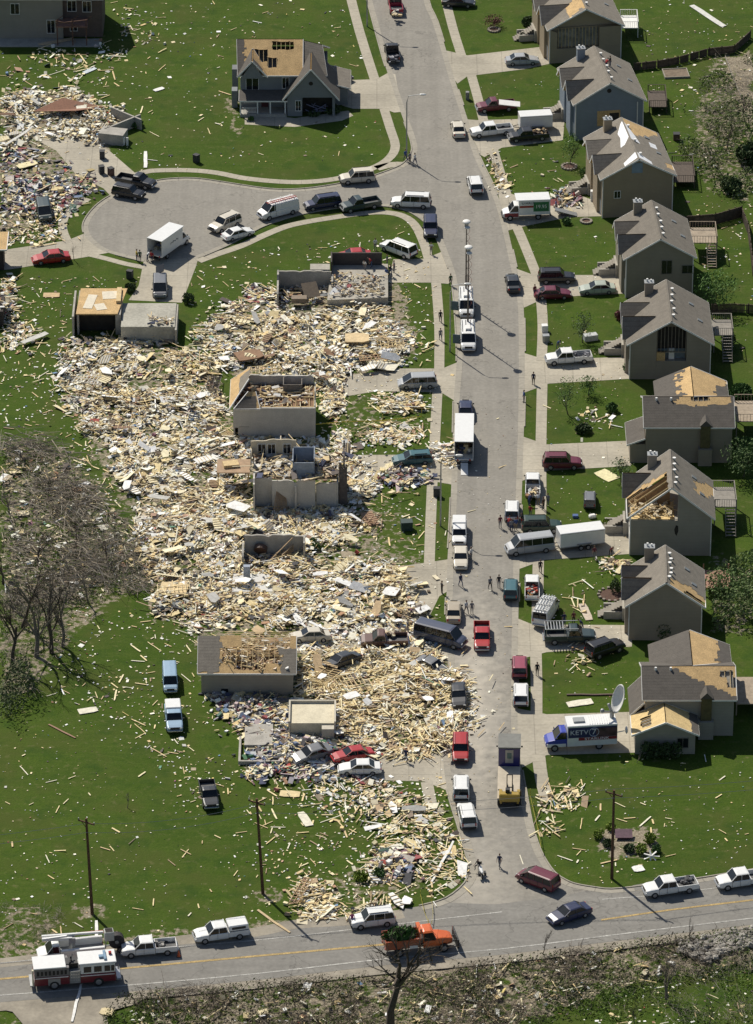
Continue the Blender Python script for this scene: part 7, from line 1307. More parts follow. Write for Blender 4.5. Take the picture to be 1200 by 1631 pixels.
for i, (x, y, h, l, lean) in enumerate(((118, 414, 3.2, 'leafless sapling on the lawn below the red car', (0, 0)), (1090, 1190, 2.6, 'thin sapling on the lawn below the house nearest the highway', (0, 0)), (203, 1287, 2.6, 'lone leafless sapling on the left lawn', (0, 0)), (1015, 1215, 1.8, 'leafless sapling beside the television truck', (0, 0)), (785, 275, 3.2, 'broken tree fallen against the right kerb above the moving truck', (.3, -.4)), (1157, 240, 5.5, 'dead tree rising from the upper right thicket', (.2, .1)), (1190, 200, 5, 'dead tree at the upper right edge', (-.3, .1)), (1075, 960, 3, 'bare sapling behind the house with the stripped right eave', (0, 0)))):
    bare_tree(x, y, h, l, 300+i, .5, M_bark2 if i < 4 else M_bark, 3 if h < 4 else 4, lean=lean, r0=.05 if h < 4 else .1)
bare_tree(622, 1642, 17.5, 'large dead tree with a split crown at the bottom of the picture', 77, .75, M_bark, 5, lean=(-.02, .0), r0=.5, trunk_frac=.34, nb=3)
for i, (x, y, h, l, lean) in enumerate(((1062, 1592, 6.5, 'bare trunk with thin limbs standing alone at lower right', (.02, 0)), (340, 1600, 3.6, 'slim bare sapling in the left ditch', (0, 0)), (420, 1585, 3.4, 'slim bare sapling right of the first ditch saplings', (0, 0)), (470, 1610, 4.2, 'thin dark stem pair in the middle ditch', (.05, 0)), (310, 1625, 3.6, 'broken brown stump tree in the left ditch', (.3, 0)), (865, 1520, 3.4, 'twig thin sapling just below the highway at right', (0, 0)), (1100, 1500, 3.0, 'twig thin sapling before the stone bank', (0, 0)), (1010, 1640, 4.5, 'thin bare tree at the lower right', (.1, 0)), (1130, 1635, 5, 'bushy bare tree near the lower right corner', (.1, 0)), (820, 1640, 4.5, 'thin bare stem in the lower ditch', (0, 0)), )):
    if h: bare_tree(x, y, h, l, 400+i, .45, M_bark if i else M_bark2, 4, lean=lean, r0=.06 if i else .2, group='bare trees in the ditch', nb=3)
sh = [(130, 545, 0), (300, 482, 1.7, 1.3, 'dark round shrub at the corner of the minivan driveway'), (208, 463, 1.6, 1.1, 'dark shrub left of the grey minivan'), (148, 470, 2.0, .9, 'low green shrub behind the plywood covered basement'), (215, 200, 2.4, .9, 'green shrub beside the flattened house foundation'), (400, 192, .9, .6, 'small shrub at the two storey porch'), (530, 178, 2.6, .8, 'low dark hedge in front of the two storey garage'), (500, 183, 2.0, .6, 'low shrub left of the dark hedge'), (500, 866, 1.1, .8, 'small green shrub by the basement ruin, upper of two'), (503, 875, 1.2, .8, 'small green shrub by the basement ruin, lower of two'), (602, 1396, 1.5, .9, 'green shrub buried in the lower rubble'), (575, 1402, 1.6, 1.1, 'yellow green shrub left of the buried one'),
    (954, 1335, 1.3, 1.0, 'bright round shrub at the left of the corner garden'), (973, 1322, 1.2, .9, 'bright round shrub at the top of the corner garden'), (1022, 1358, 1.4, 1.0, 'bright round shrub at the bottom of the corner garden'), (1035, 1342, 1.5, 1.1, 'bright round shrub at the right of the corner garden'), (968, 1348, 1.2, .8, 'dark shrub in the corner garden'), (1003, 1356, 1.4, .8, 'dark shrub right of centre in the corner garden'), (1046, 1358, 1.2, .9, 'olive shrub at the right end of the corner garden'),
    (930, 688, 2.2, .9, 'dark sprawling shrub under the thin green tree'), (1000, 590, 1.3, 1.0, 'shrub at the garage corner of the house with bare studs'), (990, 508, 1.8, 1.2, 'maroon bush below the olive grey house'), (1020, 590, 2.2, 1.6, 'dark foundation shrub under the ripped gable'), (975, 655, 1.6, 1.1, 'green shrub by the walk of the house with the stripped gable'), (1010, 1000, 2.2, 2.2, 'dark shrub under the last taupe gable, leftmost'), (1035, 1010, 2.2, 2.4, 'dark shrub under the last taupe gable, middle'), (1058, 1016, 2.2, 2.4, 'dark shrub under the last taupe gable, rightmost'), (967, 838, 1.3, 1.0, 'yellow green shrub by the steps of the house with broken rafters'), (981, 944, 1.4, 1.8, 'dark shrub in the curved stone bed'), (954, 200, 1.0, .9, 'small shrub by the blue grey house steps'), (855, 0, 2, 1.6, 'dark shrubs at the top right steps'), (843, 40, 2.2, 1.3, 'dark shrub cluster in the bed by the farthest house'), (835, 62, 1.6, 1.0, 'dark green hedge by the farthest steps'),
    (1030, 1207, 1.5, 2.0, 'clipped shrub under the garage windows, first'), (1045, 1207, 1.5, 2.0, 'clipped shrub under the garage windows, second'), (1061, 1207, 1.5, 2.0, 'clipped shrub under the garage windows, third'), (1077, 1207, 1.5, 2.0, 'clipped shrub under the garage windows, fourth'), (1165, 305, 3.0, 2.0, 'dark rounded thicket above the stone ring'), (1195, 260, 4, 3.0, 'dark bush at the upper right edge'), (975, 338, 1.1, 1.0, 'shrub at the corner of the tan tarped house drive'), (930, 285, 1.0, 1.8, 'narrow evergreen on the tarped house lawn'), (903, 356, 1.4, .8, 'round shrub on the lawn below the ramp'), (1180, 630, 3, 1.4, 'brown shrub at the right edge below the board fence'), (1188, 730, 3.4, 2.6, 'green bush below the pale deck'), (1160, 550, 2, 2, 'dark bush under the grey deck stairs'), (440, 665, 3.0, 1.6, 'dark shrub against the pale walled wreck')]
for i, s in enumerate(sh):
    if len(s) == 3: continue
    x, y, w_, h, l = s; c = (.10, .03, .035) if 'maroon' in l else (.12, .17, .016) if ('bright' in l or 'yellow' in l) else (.030, .052, .014) if 'dark' in l or 'clipped' in l else (.035, .08, .015)
    shrub(x, y, w_, h, l, 500+i, c)
# stones, beds
def rocks(label, P, n, seed, c=((.25, .23, .2), (.34, .32, .28), (.18, .165, .14)), s=(.15, .5), name='stone_bank', cat='stones'):
    rnd = random.Random(seed); b = MB(); xs = [p[0] for p in P]; ys = [p[1] for p in P]; k = 0
    while k < n:
        x, y = rnd.uniform(min(xs), max(xs)), rnd.uniform(min(ys), max(ys))
        if not inpoly(x, y, P): continue
        k += 1; r = rnd.uniform(*s); p = G(x, y); st = len(b.v); b.ball((p.x, p.y, r*.3), r, 6, 4, sq=(1, rnd.uniform(.6, 1), rnd.uniform(.4, .8)), jit=.25); col = rnd.choice(c); nf = len(b.f)
        for i in range(nf): b.c[i] = b.c[i] or None
        for i in range(len(b.c)-1, -1, -1):
            if b.c[i] is None: b.c[i] = col
            else: break
    return tag(b.build(name, M_attr), label, cat, kind='stuff')
rocks('grey stone bank below the highway at right', [(1080, 1500), (1130, 1490), (1200, 1478), (1200, 1510), (1150, 1520), (1130, 1535), (1085, 1520)], 420, 1)
def ring(label, px, py, r, n=14, arc=(0, 6.28), c=(.24, .21, .17)):
    root = empty('stone_ring', G(px, py), 0, label, 'stone edging'); m = mat('edging_stone', c, .9, .2)
    b = MB()
    for i in range(n): t = arc[0]+(arc[1]-arc[0])*i/n; b.box((r*math.cos(t), r*math.sin(t), .12), (.32, .3, .24), rz=t)
    b.build('edging', m, root); b = MB(); b.prism([((r-.15)*math.cos(6.28*i/14), (r-.15)*math.sin(6.28*i/14)) for i in range(14)], .01, .08); b.build('mulch', mat('mulch', (.09, .05, .035), .95, .3, 4), root)
ring('stone ring on the lawn behind the tan tarped house', 1163, 300, .7); ring('curved stone bed left of the last taupe house', 975, 948, 1.6); ring('round bed at the foot of the maroon tree', 787, 48, .8); ring('round mulch bed under the narrow green tree', 907, 266, 1.0); ring('mulch ring on the lawn below the moving truck', 934, 353, .7)
for l, x, y, a, bb in (('raised planting bed behind the picket fence', 1077, 118, 3.6, 3.0), ('mulch bed with shrubs in the corner garden', 998, 1345, .01, .01)):
    if a > 1: r = empty('planting_bed', G(x, y), .1, l, 'planting bed'); b = MB(); [b.b2(*q, 0, .3) for q in ((-a/2, a/2, -bb/2, -bb/2+.12), (-a/2, a/2, bb/2-.12, bb/2), (-a/2, -a/2+.12, -bb/2+.121, bb/2-.121), (a/2-.12, a/2, -bb/2+.121, bb/2-.121))]; b.build('timber_edging', mat('weathered_timber', (.3, .27, .22), .9), r); b = MB(); b.b2(-a/2+.13, a/2-.13, -bb/2+.13, bb/2-.13, 0, .2); b.build('soil', mat('bed_soil', (.17, .13, .09), .95, .3, 2), r)
b = MB(); rnd = random.Random(5)
for i in range(7): t = i*.9; b.bar((0, 0, .4), (.9*math.cos(t), .5*math.sin(t), .3+.5*math.sin(t)), .18, .05)
o = b.build('broken_windmill_blades', M_white); o.location = G(1038, 1368); tag(o, 'white star shaped blades lying below the corner garden', 'garden ornament')
b = MB(); b.box((0, 0, .5), (1.9, 1.3, .1), M=Matrix.Rotation(.3, 3, 'X')); b.box((0, 0, .2), (1.4, .9, .4)); o = b.build('garden_cover', mat('plum_cover', (.10, .05, .07), .7, .4, 2)); o.location = G(994, 1334); tag(o, 'plum coloured cover in the middle of the corner garden', 'garden cover')
def power_line(label, P, z=11.4):
    b = MB(); W = [G(x, y, zz) for x, y, zz in P]
    for a, c in zip(W[:-1], W[1:]):
        pts = [a.lerp(c, i/12)-Vector((0, 0, 4*(i/12)*(1-i/12)*.9)) for i in range(13)]; b.tube(pts, .022, 4, cap=False)
    tag(b.build('power_line', M_galv), label, 'power line')
power_line('thin power line running between the three utility poles', [(-300, 1340, 11.9), (139, 1312, 11.9), (408, 1277, 11.9), (975, 1255, 11.2), (1400, 1190, 11.2)]) if 0 else None
def pl(label, dz, dy):
    W = [G(-420, 1500)]+[G(147, 1456), G(419, 1424), G(975, 1400), G(1500, 1345)]; off = [0, -.34, -.55, 0, 0]; b = MB(); Q_ = [Vector((p.x+o_, p.y+dy, dz)) for p, o_ in zip(W, off)]
    for a, c in zip(Q_[:-1], Q_[1:]): b.tube([a.lerp(c, i/12)-Vector((0, 0, 4*(i/12)*(1-i/12)*.8)) for i in range(13)], .022, 4, cap=False)
    tag(b.build('power_line', M_galv), label, 'power line')
pl('upper thin power line strung between the utility poles', 11.3, .4); pl('lower thin power line strung between the utility poles', 10.6, -.3)
# ---------------- debris ----------------
PALD = [((.70, .57, .31), 15), ((.74, .64, .40), 15), ((.66, .50, .25), 6), ((.84, .80, .66), 30), ((.86, .85, .80), 26), ((.70, .62, .44), 9), ((.46, .38, .26), 3), ((.50, .49, .45), 5), ((.22, .17, .12), 8), ((.10, .08, .07), 6), ((.045, .045, .05), 3), ((.46, .29, .2), 1), ((.36, .21, .12), 2.5), ((.60, .48, .42), .8), ((.16, .25, .38), 1), ((.13, .27, .18), .7), ((.34, .07, .05), .35), ((.26, .12, .16), .3), ((.62, .50, .18), .8)]
PC = [c for c, w_ in PALD]; PW = [w_ for c, w_ in PALD]
PWH = [6, 8, 3, 24, 28, 8, 3, 9, 5, 5, 4, 2, 2, 3, 1.2, .5, .5, .5, .5]; PWL = [20, 16, 10, 12, 8, 10, 6, 5, 9, 6, 3, 2, 6, 1, .5, .5, .3, .3, .6]
LUM = [(.76, .63, .35), (.79, .70, .44), (.70, .55, .29), (.62, .47, .26), (.78, .73, .57), (.40, .29, .18)]
COLR = [(.05, .06, .11), (.13, .17, .26), (.26, .07, .07), (.05, .05, .06), (.5, .45, .4), (.66, .64, .62), (.19, .10, .12), (.10, .17, .13), (.36, .29, .14), (.3, .28, .3), (.5, .40, .40), (.12, .11, .11)]
ZONES = [  # name, polygon, chips, boards, pile height, board direction, palette mix
    ('rubble field between the slab remains and the lawn', [(100, 555), (130, 545), (250, 540), (330, 575), (362, 640), (370, 700), (345, 765), (300, 800), (225, 790), (185, 760), (150, 720), (125, 680), (100, 640), (88, 590)], 7500, 1250, .9, None, 0),
    ('rubble field spreading past the middle wrecks', [(190, 765), (345, 760), (395, 820), (395, 900), (440, 890), (560, 890), (640, 905), (676, 940), (672, 990), (560, 992), (480, 1000), (310, 1012), (250, 990), (240, 930), (225, 880), (210, 820)], 10500, 1600, .9, None, 0),
    ('rubble in front of the garage ruin', [(385, 475), (445, 455), (450, 490), (520, 495), (615, 480), (640, 500), (640, 560), (600, 590), (545, 600), (440, 600), (330, 580), (300, 545), (330, 500), (360, 515), (350, 490)], 5000, 620, .8, None, 0),
    ('rubble around the torn open house', [(345, 745), (400, 745), (400, 815), (560, 810), (600, 830), (600, 858), (480, 882), (385, 840), (330, 790)], 2600, 260, .8, None, 0), ('rubble right of the torn open house', [(530, 685), (560, 700), (560, 725), (600, 770), (560, 820), (550, 770)], 900, 110, .7, None, 0),
    ('rubble heap behind the torn open house', [(345, 700), (510, 695), (540, 712), (530, 728), (345, 728)], 900, 130, .5, None, 0),
    ('lumber heap spilling to the street', [(490, 1036), (600, 1040), (700, 1042), (742, 1085), (750, 1140), (738, 1170), (700, 1205), (610, 1215), (545, 1180), (500, 1150), (520, 1120), (470, 1110)], 4200, 1700, 1.1, None, 1),
    ('rubble around the cream floored box', [(320, 1106), (480, 1112), (540, 1180), (610, 1215), (590, 1245), (385, 1245), (385, 1180), (345, 1140)], 1900, 200, .7, None, 2), ('rubble in the buried driveway', [(480, 995), (660, 990), (700, 1020), (700, 1045), (480, 1045)], 1700, 140, .4, None, 0),
    ('rubble strewn over the flattened house by the cul-de-sac', [(0, 150), (30, 142), (110, 140), (150, 158), (190, 175), (190, 200), (160, 232), (130, 225), (60, 212), (30, 235), (0, 240)], 2900, 130, .8, None, 3), ('belongings and scraps left of the cul-de-sac', [(0, 240), (50, 235), (90, 262), (140, 275), (165, 305), (130, 320), (110, 350), (60, 345), (0, 340)], 1250, 60, .5, None, 2), ('scraps on the lawn left of the cul-de-sac', [(0, 330), (100, 345), (92, 385), (0, 392)], 320, 40, .2, None, 0),
    ('small rubble pile at the left edge', [(0, 440), (25, 445), (32, 500), (0, 520)], 220, 30, .5, None, 0), ('rubble pile below the left edge shell', [(0, 515), (50, 512), (62, 540), (40, 560), (0, 555)], 160, 60, .4, None, 0),
    ('lumber pile on the lawn below the silver minivan', [(598, 628), (665, 632), (672, 655), (640, 662), (600, 650)], 260, 80, .5, None, 0), ('lumber pile above the teal wagon', [(575, 685), (620, 670), (672, 680), (655, 712), (620, 705), (580, 708)], 330, 110, .6, None, 0), ('scraps on the lawn right of the garage ruin rubble', [(600, 500), (650, 530), (672, 550), (640, 590), (600, 580)], 330, 40, .3, None, 0),
    ('rubble along the edge right of the pale walled wreck', [(505, 600), (548, 600), (548, 640), (530, 680), (512, 650)], 600, 60, .5, None, 0), ('lumber on the corner lawn', [(575, 1290), (640, 1255), (720, 1290), (745, 1370), (745, 1400), (700, 1430), (560, 1450), (600, 1400), (560, 1390), (600, 1345)], 620, 200, .35, None, 1), ('heap at the highway edge', [(460, 1455), (475, 1400), (500, 1395), (520, 1420), (560, 1440), (600, 1450), (545, 1462), (500, 1470)], 380, 110, .5, None, 1), ('dark rubble in the lower rubble', [(600, 1355), (660, 1350), (660, 1400), (600, 1410), (570, 1410)], 260, 30, .5, None, 2),
    ('scraps below the white sedan wreck', [(480, 1240), (640, 1240), (620, 1290), (560, 1320), (500, 1290)], 330, 40, .12, None, 0), ('boards by the right kerb', [(850, 1255), (930, 1250), (935, 1275), (900, 1290), (900, 1340), (862, 1330)], 90, 50, .25, None, 1), ('belongings below the teal wagon', [(602, 752), (680, 750), (688, 772), (640, 778), (600, 768)], 420, 20, .5, None, 2), ('belongings at the kerb behind the long box truck', [(692, 710), (724, 712), (722, 750), (700, 745)], 170, 15, .5, None, 0),
    ('belongings behind the moving truck', [(880, 300), (912, 300), (920, 320), (912, 335), (890, 330)], 150, 10, .7, None, 2), ('scraps at the corner of the maroon trunk car', [(850, 240), (900, 255), (895, 300), (860, 285)], 10, 2, .15, None, 0), ('dead tree scraps at the right kerb above the moving truck', [(775, 235), (795, 255), (812, 300), (800, 312), (780, 280)], 110, 8, .4, None, 0), ('scraps at the end of the long trailer driveway', [(955, 888), (1000, 885), (1003, 915), (960, 915)], 110, 14, .4, None, 0), ('boards on the lawn with the curved stone bed', [(905, 930), (950, 940), (950, 985), (910, 980)], 14, 10, .1, None, 1), ('boards by the askew black suv', [(915, 1020), (945, 1025), (940, 1075), (905, 1070)], 30, 14, .2, None, 1), ('scraps round the dark sprawling shrub', [(915, 650), (985, 655), (985, 680), (930, 688)], 45, 5, .15, None, 0),
    ('scraps in the tangled branches', [(0, 700), (110, 740), (215, 850), (235, 930), (120, 960), (0, 960)], 500, 60, .8, None, 0), ('scraps scattered in the ditch', [(200, 1590), (560, 1570), (800, 1535), (1000, 1510), (1130, 1500), (1100, 1545), (900, 1600), (820, 1650), (200, 1660)], 420, 50, .3, None, 0), ('belongings heaped in the garage ruin', [(528, 440), (600, 430), (612, 470), (540, 485)], 260, 0, 1.3, None, 2), ('belongings outside the basement shell', [(385, 462), (425, 455), (428, 480), (395, 482)], 150, 10, .3, None, 2), ('dark belongings beside the wrecked cars', [(390, 1190), (500, 1175), (540, 1190), (600, 1190), (600, 1235), (390, 1235)], 620, 60, .7, None, 4),
    ('scraps and boards below the wrecked deck', [(60, 75), (110, 60), (190, 60), (205, 95), (150, 135), (0, 135), (0, 110)], 150, 34, .15, None, 0), ('scraps strewn behind the house at the upper left', [(185, 12), (215, 12), (250, 40), (225, 80), (190, 60)], 60, 8, .2, None, 0),
    ('trampled dust and scraps at the kerb', [(735, 1085), (752, 1100), (755, 1170), (738, 1165)], 260, 10, .05, None, 0)]
def field(p): return 2.6*noise.noise((p.x*.07, p.y*.055, 21))+1.2*noise.noise((p.x*.25, p.y*.2, 5))+.6
HOLES = [(222, 612, 27, 13), (357, 668, 15, 9), (318, 770, 30, 20), (262, 724, 9, 14), (250, 800, 14, 9), (285, 905, 12, 8), (560, 640, 12, 10), (300, 690, 8, 5), (180, 655, 8, 7), (598, 572, 14, 7), (430, 735, 10, 4), (255, 870, 10, 8), (150, 715, 26, 20), (196, 812, 18, 22), (118, 668, 14, 12), (345, 850, 9, 6), (290, 960, 14, 7), (420, 905, 10, 5), (520, 945, 12, 5), (250, 650, 9, 5), (395, 500, 12, 7), (615, 850, 16, 8), (160, 575, 12, 5)]
def chip(b, rnd, p, z, pal, s=1.0):
    if pal in (2, 4): s *= 1.25
    k = rnd.random()
    if k < .70: d = (rnd.uniform(.12, .5), rnd.uniform(.06, .26), rnd.uniform(.02, .12))
    elif k < .93: d = (rnd.uniform(.35, 1.1), rnd.uniform(.18, .6), rnd.uniform(.02, .08))
    elif k < .975: d = (rnd.uniform(.2, .6), rnd.uniform(.2, .5), rnd.uniform(.15, .4))
    else: d = (rnd.uniform(.9, 2.2), rnd.uniform(.5, 1.2), .05)
    hue = noise.noise((p.x*.11, p.y*.11, 40)); PWx = PW
    if hue > .12: PWx = PWH
    elif hue < -.22: PWx = PWL
    c = rnd.choices(PC, PWx)[0] if pal in (0, 1) else rnd.choice(COLR) if (pal == 2 and rnd.random() < .62) else (rnd.choice([(.03, .03, .035), (.06, .06, .07), (.12, .12, .13), (.25, .25, .26), (.4, .06, .05), (.08, .2, .1), (.1, .14, .25)]) if pal == 4 else rnd.choices(PC, PW)[0])
    if pal == 1 and rnd.random() < .5: c = rnd.choice(LUM)
    f = rnd.uniform(.8, 1.1); c = tuple(min(.86, x*f) for x in c)
    M = Matrix.Rotation(field(p)+rnd.gauss(0, .7), 3, 'Z') @ Matrix.Rotation(rnd.gauss(0, .26), 3, 'X') @ Matrix.Rotation(rnd.gauss(0, .26), 3, 'Y')
    b.box((p.x, p.y, z+d[2]/2), (d[0]*s, d[1]*s, d[2]*s), M=M, col=c)
def board(b, rnd, p, z, L=None, big=False, dirn=None, pal=1):
    L = L or rnd.uniform(.7, 3.0); w_ = rnd.choice((.09, .09, .09, .14)); t = .045
    a = field(p)+rnd.gauss(0, .6) if rnd.random() < .7 else rnd.uniform(0, math.pi)
    M = Matrix.Rotation(a, 3, 'Z') @ Matrix.Rotation(rnd.gauss(0, .07 if z < .2 else .2), 3, 'Y'); c = rnd.choice(LUM) if rnd.random() < .82 else rnd.choices(PC, PW)[0]; f = rnd.uniform(.85, 1.1)
    b.box((p.x, p.y, z+.06), (L, w_, t), M=M, col=tuple(min(.86, x*f) for x in c)); return L*w_
BIG = []
def rp(rnd, P, box):
    while 1:
        x, y = rnd.uniform(box[0], box[1]), rnd.uniform(box[2], box[3])
        if inpoly(x, y, P): return x, y
for zi, (nm, P, nc, nb_, hz, dirn, pal) in enumerate(ZONES):
    rnd = random.Random(900+zi); xs = [p[0] for p in P]; ys = [p[1] for p in P]; bx = (min(xs), max(xs), min(ys), max(ys)); b = MB()
    WP = 46 if nc > 2000 else 20
    def put(spread):
        while 1:
            x, y = rp(rnd, P, bx); sp_ = spread*(3.2 if rnd.random() < .22 else 1); x += rnd.gauss(0, sp_); y += rnd.gauss(0, sp_*.6)
            if not inpoly(x+WP*noise.noise((x*.022, y*.03, 2.2+zi))+rnd.gauss(0, 7), y+WP*.7*noise.noise((x*.022, y*.03, 8.1+zi))+rnd.gauss(0, 4), P) and rnd.random() < .8: continue
            p = G(x, y); v = noise.noise((p.x*.16, p.y*.16, zi))+.5*noise.noise((p.x*.5, p.y*.5, zi+9))
            if any(((x-h[0])/h[2])**2+((y-h[1])/h[3])**2 < rnd.uniform(.5, 1.3) for h in HOLES) and rnd.random() < .93: continue
            if v > -.3+.2*noise.noise((p.x*1.1, p.y*1.1, 3)) or rnd.random() < .22: return p, max(0, 1.2*hz*max(.12, v+.35)*rnd.random()**.8)
    for i in range(int(nc*(.80 if nc > 2000 else .95))):
        p, z = put(7); chip(b, rnd, p, z, pal)
    if b.f: tag(b.build('rubble', M_attr), nm, 'rubble', kind='stuff')
    b = MB()
    for i in range(nb_):
        p, z = put(10); L = rnd.uniform(.6, 1.8)+2.0*rnd.random()**3
        board(b, rnd, p, z+.05, L, dirn=dirn)
    if b.f: tag(b.build('broken_lumber', M_attr), 'broken lumber lying in the '+nm if len(nm.split()) < 11 else nm, 'lumber', kind='stuff')
# thin scatter over every lawn
LAWN_L = [(0, 0), (560, 0), (620, 200), (560, 275), (330, 270), (240, 265), (0, 390), (0, 460), (200, 470), (300, 480), (380, 400), (660, 350), (700, 470), (690, 900), (720, 1260), (745, 1390), (620, 1445), (395, 1478), (0, 1520)]
def scatter(label, P, n, seed, s=(.08, .3), dens=None, bfrac=.14, cat='scraps'):
    rnd = random.Random(seed); b = MB(); xs = [p[0] for p in P]; ys = [p[1] for p in P]; bx = (min(xs), max(xs), min(ys), max(ys))
    for i in range(n):
        x, y = rp(rnd, P, bx); p = G(x, y)
        if noise.noise((p.x*.12, p.y*.12, seed)) < rnd.uniform(-.6, .3)-.15: continue
        if rnd.random() < bfrac: board(b, rnd, p, .02, rnd.uniform(.3, 1.5))
        else:
            l = rnd.uniform(*s)*(2.2 if rnd.random() < .08 else 1); M = Matrix.Rotation(rnd.uniform(0, 3.14), 3, 'Z') @ Matrix.Rotation(rnd.gauss(0, .2), 3, 'X'); b.box((p.x, p.y, .05), (l, l*rnd.uniform(.4, .9), .05), M=M, col=rnd.choices(PC, PW)[0])
    return tag(b.build('scattered_scraps', M_attr), label, cat, kind='stuff')
scatter('pale scraps scattered over the upper left lawn', [(0, 60), (200, 60), (380, 70), (380, 200), (610, 190), (600, 260), (330, 265), (0, 320)], 420, 1, bfrac=.07); scatter('pale scraps scattered along the top edge lawn', [(180, 0), (560, 0), (580, 110), (380, 60), (190, 80)], 190, 2); scatter('scraps strewn on the lawn round the basement shell', [(310, 420), (660, 350), (700, 470), (690, 590), (610, 450), (440, 425), (380, 480), (300, 490)], 380, 3)
scatter('scraps strewn on the lawn below the cul-de-sac', [(0, 440), (230, 440), (200, 470), (120, 480), (110, 550), (0, 560)], 240, 4); scatter('scraps strewn on the lawn between the torn wood and the rubble', [(0, 550), (110, 560), (180, 760), (230, 900), (200, 860), (100, 740), (0, 680)], 520, 5, bfrac=.12); scatter('scraps strewn on the lawn round the pale blue pickup', [(120, 960), (320, 1000), (320, 1110), (400, 1250), (300, 1300), (200, 1150), (60, 1120)], 700, 6, bfrac=.1)
scatter('scraps scattered over the wide lower left lawn', [(0, 1130), (200, 1150), (390, 1250), (600, 1280), (590, 1440), (395, 1475), (0, 1515)], 700, 7, s=(.05, .2), bfrac=.04); scatter('scraps strewn on the lawns left of the street', [(540, 600), (695, 600), (690, 900), (540, 890)], 460, 8, bfrac=.1); scatter('scraps scattered near the lower wrecks', [(385, 1240), (700, 1230), (740, 1400), (600, 1450), (400, 1380)], 800, 9, bfrac=.12)
scatter('scraps scattered over the corner lawn at lower right', [(870, 1205), (1200, 1205), (1200, 1390), (960, 1408), (880, 1380)], 260, 10, s=(.05, .2), bfrac=.05); scatter('scraps scattered over the right hand front lawns', [(740, 120), (900, 120), (960, 300), (1000, 700), (1000, 1130), (870, 1130), (870, 500), (800, 250)], 520, 11, s=(.05, .2), bfrac=.03); scatter('scraps scattered over the back gardens at right', [(1000, 0), (1200, 0), (1200, 560), (1140, 560), (1100, 340), (1060, 220)], 620, 12, s=(.06, .3), bfrac=.08); scatter('scraps lying on the ditch side lawn', [(850, 1580), (1200, 1530), (1200, 1640), (780, 1640)], 260, 13)
scatter('grit and scraps on the street', [(730, 640), (830, 640), (825, 1200), (750, 1330), (735, 1000)], 260, 14, s=(.04, .14), bfrac=.02)
scatter('grit on the driveways left of the street', [(545, 590), (727, 590), (727, 1250), (545, 1250)], 500, 15, s=(.05, .2), bfrac=.05)
# boards and sheets large enough to count
def single(px, py, dx, dy, w_, label, c=(.66, .55, .34), z=.06, name='loose_board', cat='board', group='loose boards lying on the lawns', t=.06, lift=0):
    a = G(px-dx/2, py-dy/2, z); c2 = G(px+dx/2, py+dy/2, z); c2.z += lift; L = (c2-a).length; m = (a+c2)/2; b = MB(); d = (c2-a); rz = math.atan2(d.y, d.x)
    n = 4; Vv = []; rnd = random.Random(int(px*7+py))
    for i in range(n+1):
        x = -L/2+L*i/n; off = rnd.gauss(0, .012)*L/2; ww = w_/2*(1 if 0 < i < n else rnd.uniform(.7, 1)); Vv += [(x, off-ww, 0), (x, off+ww, 0), (x, off+ww, t), (x, off-ww, t)]
    F = [(0, 1, 2, 3), tuple(reversed(range(4*n, 4*n+4)))]+[(4*i+j, 4*i+4+j, 4*i+4+(j+1) % 4, 4*i+(j+1) % 4) for i in range(n) for j in range(4)]
    b.add(Vv, F, col=c); o = b.build(name, M_attr); o.location = m; o.rotation_euler = (0, -math.asin(min(1, lift/max(L, .1))), rz); return tag(o, label, cat, group)
S1 = single; cr = (.66, .62, .5); wh_ = (.72, .71, .68)
S1(140, 1132, 30, -5, 1.15, 'cream plywood sheet alone on the left lawn', cr, name='plywood_sheet', cat='sheet', group='large sheets lying about'); S1(99, 1165, 42, 22, .22, 'long brown beam on the left lawn', (.28, .17, .11)); S1(154, 1485, 0, 36, .34, 'white beam leaning on the verge by the cable reel', wh_); S1(462, 1265, 32, 2, 1.3, 'cream double panel on the lawn below the dark belongings', (.62, .5, .28), name='plywood_sheet', cat='sheet', group='large sheets lying about'); S1(486, 1305, 14, 22, 1.0, 'white panel standing askew on the lawn below the cream double panel', cr, name='plywood_sheet', cat='sheet', group='large sheets lying about')
S1(705, 1375, 34, -60, .3, 'long white trim board pointing up from the corner rubble', wh_, lift=.4); 
S1(436, 1468, 52, 36, .3, 'long tan beam running down to the highway edge', (.5, .38, .22)); S1(924, 1120, 40, -6, 1.25, 'cream panel on the lawn above the television truck', cr, name='plywood_sheet', cat='sheet', group='large sheets lying about'); S1(947, 1107, 88, 0, .2, 'long dark rail lying above the cream panel', (.12, .08, .07), t=.12); S1(967, 757, 24, 14, 2.0, 'torn yellow underlay sheet on the lawn beside the bushy tree', (.68, .62, .36), name='underlay_sheet', cat='sheet', group='large sheets lying about', t=.02)
S1(1017, 1384, 17, -3, 1.2, 'white square panel on the corner lawn above the highway', wh_, name='plywood_sheet', cat='sheet', group='large sheets lying about'); S1(933, 975, 12, 26, 1.0, 'pale crate side lying on the lawn left of the stone bed', (.5, .42, .33), name='plywood_sheet', cat='sheet', group='large sheets lying about'); S1(569, 539, 38, 0, 2.5, 'tan wooden deck section propped up in the rubble', (.60, .46, .26), z=.9, name='deck_section', cat='deck section', t=.16, group=None)
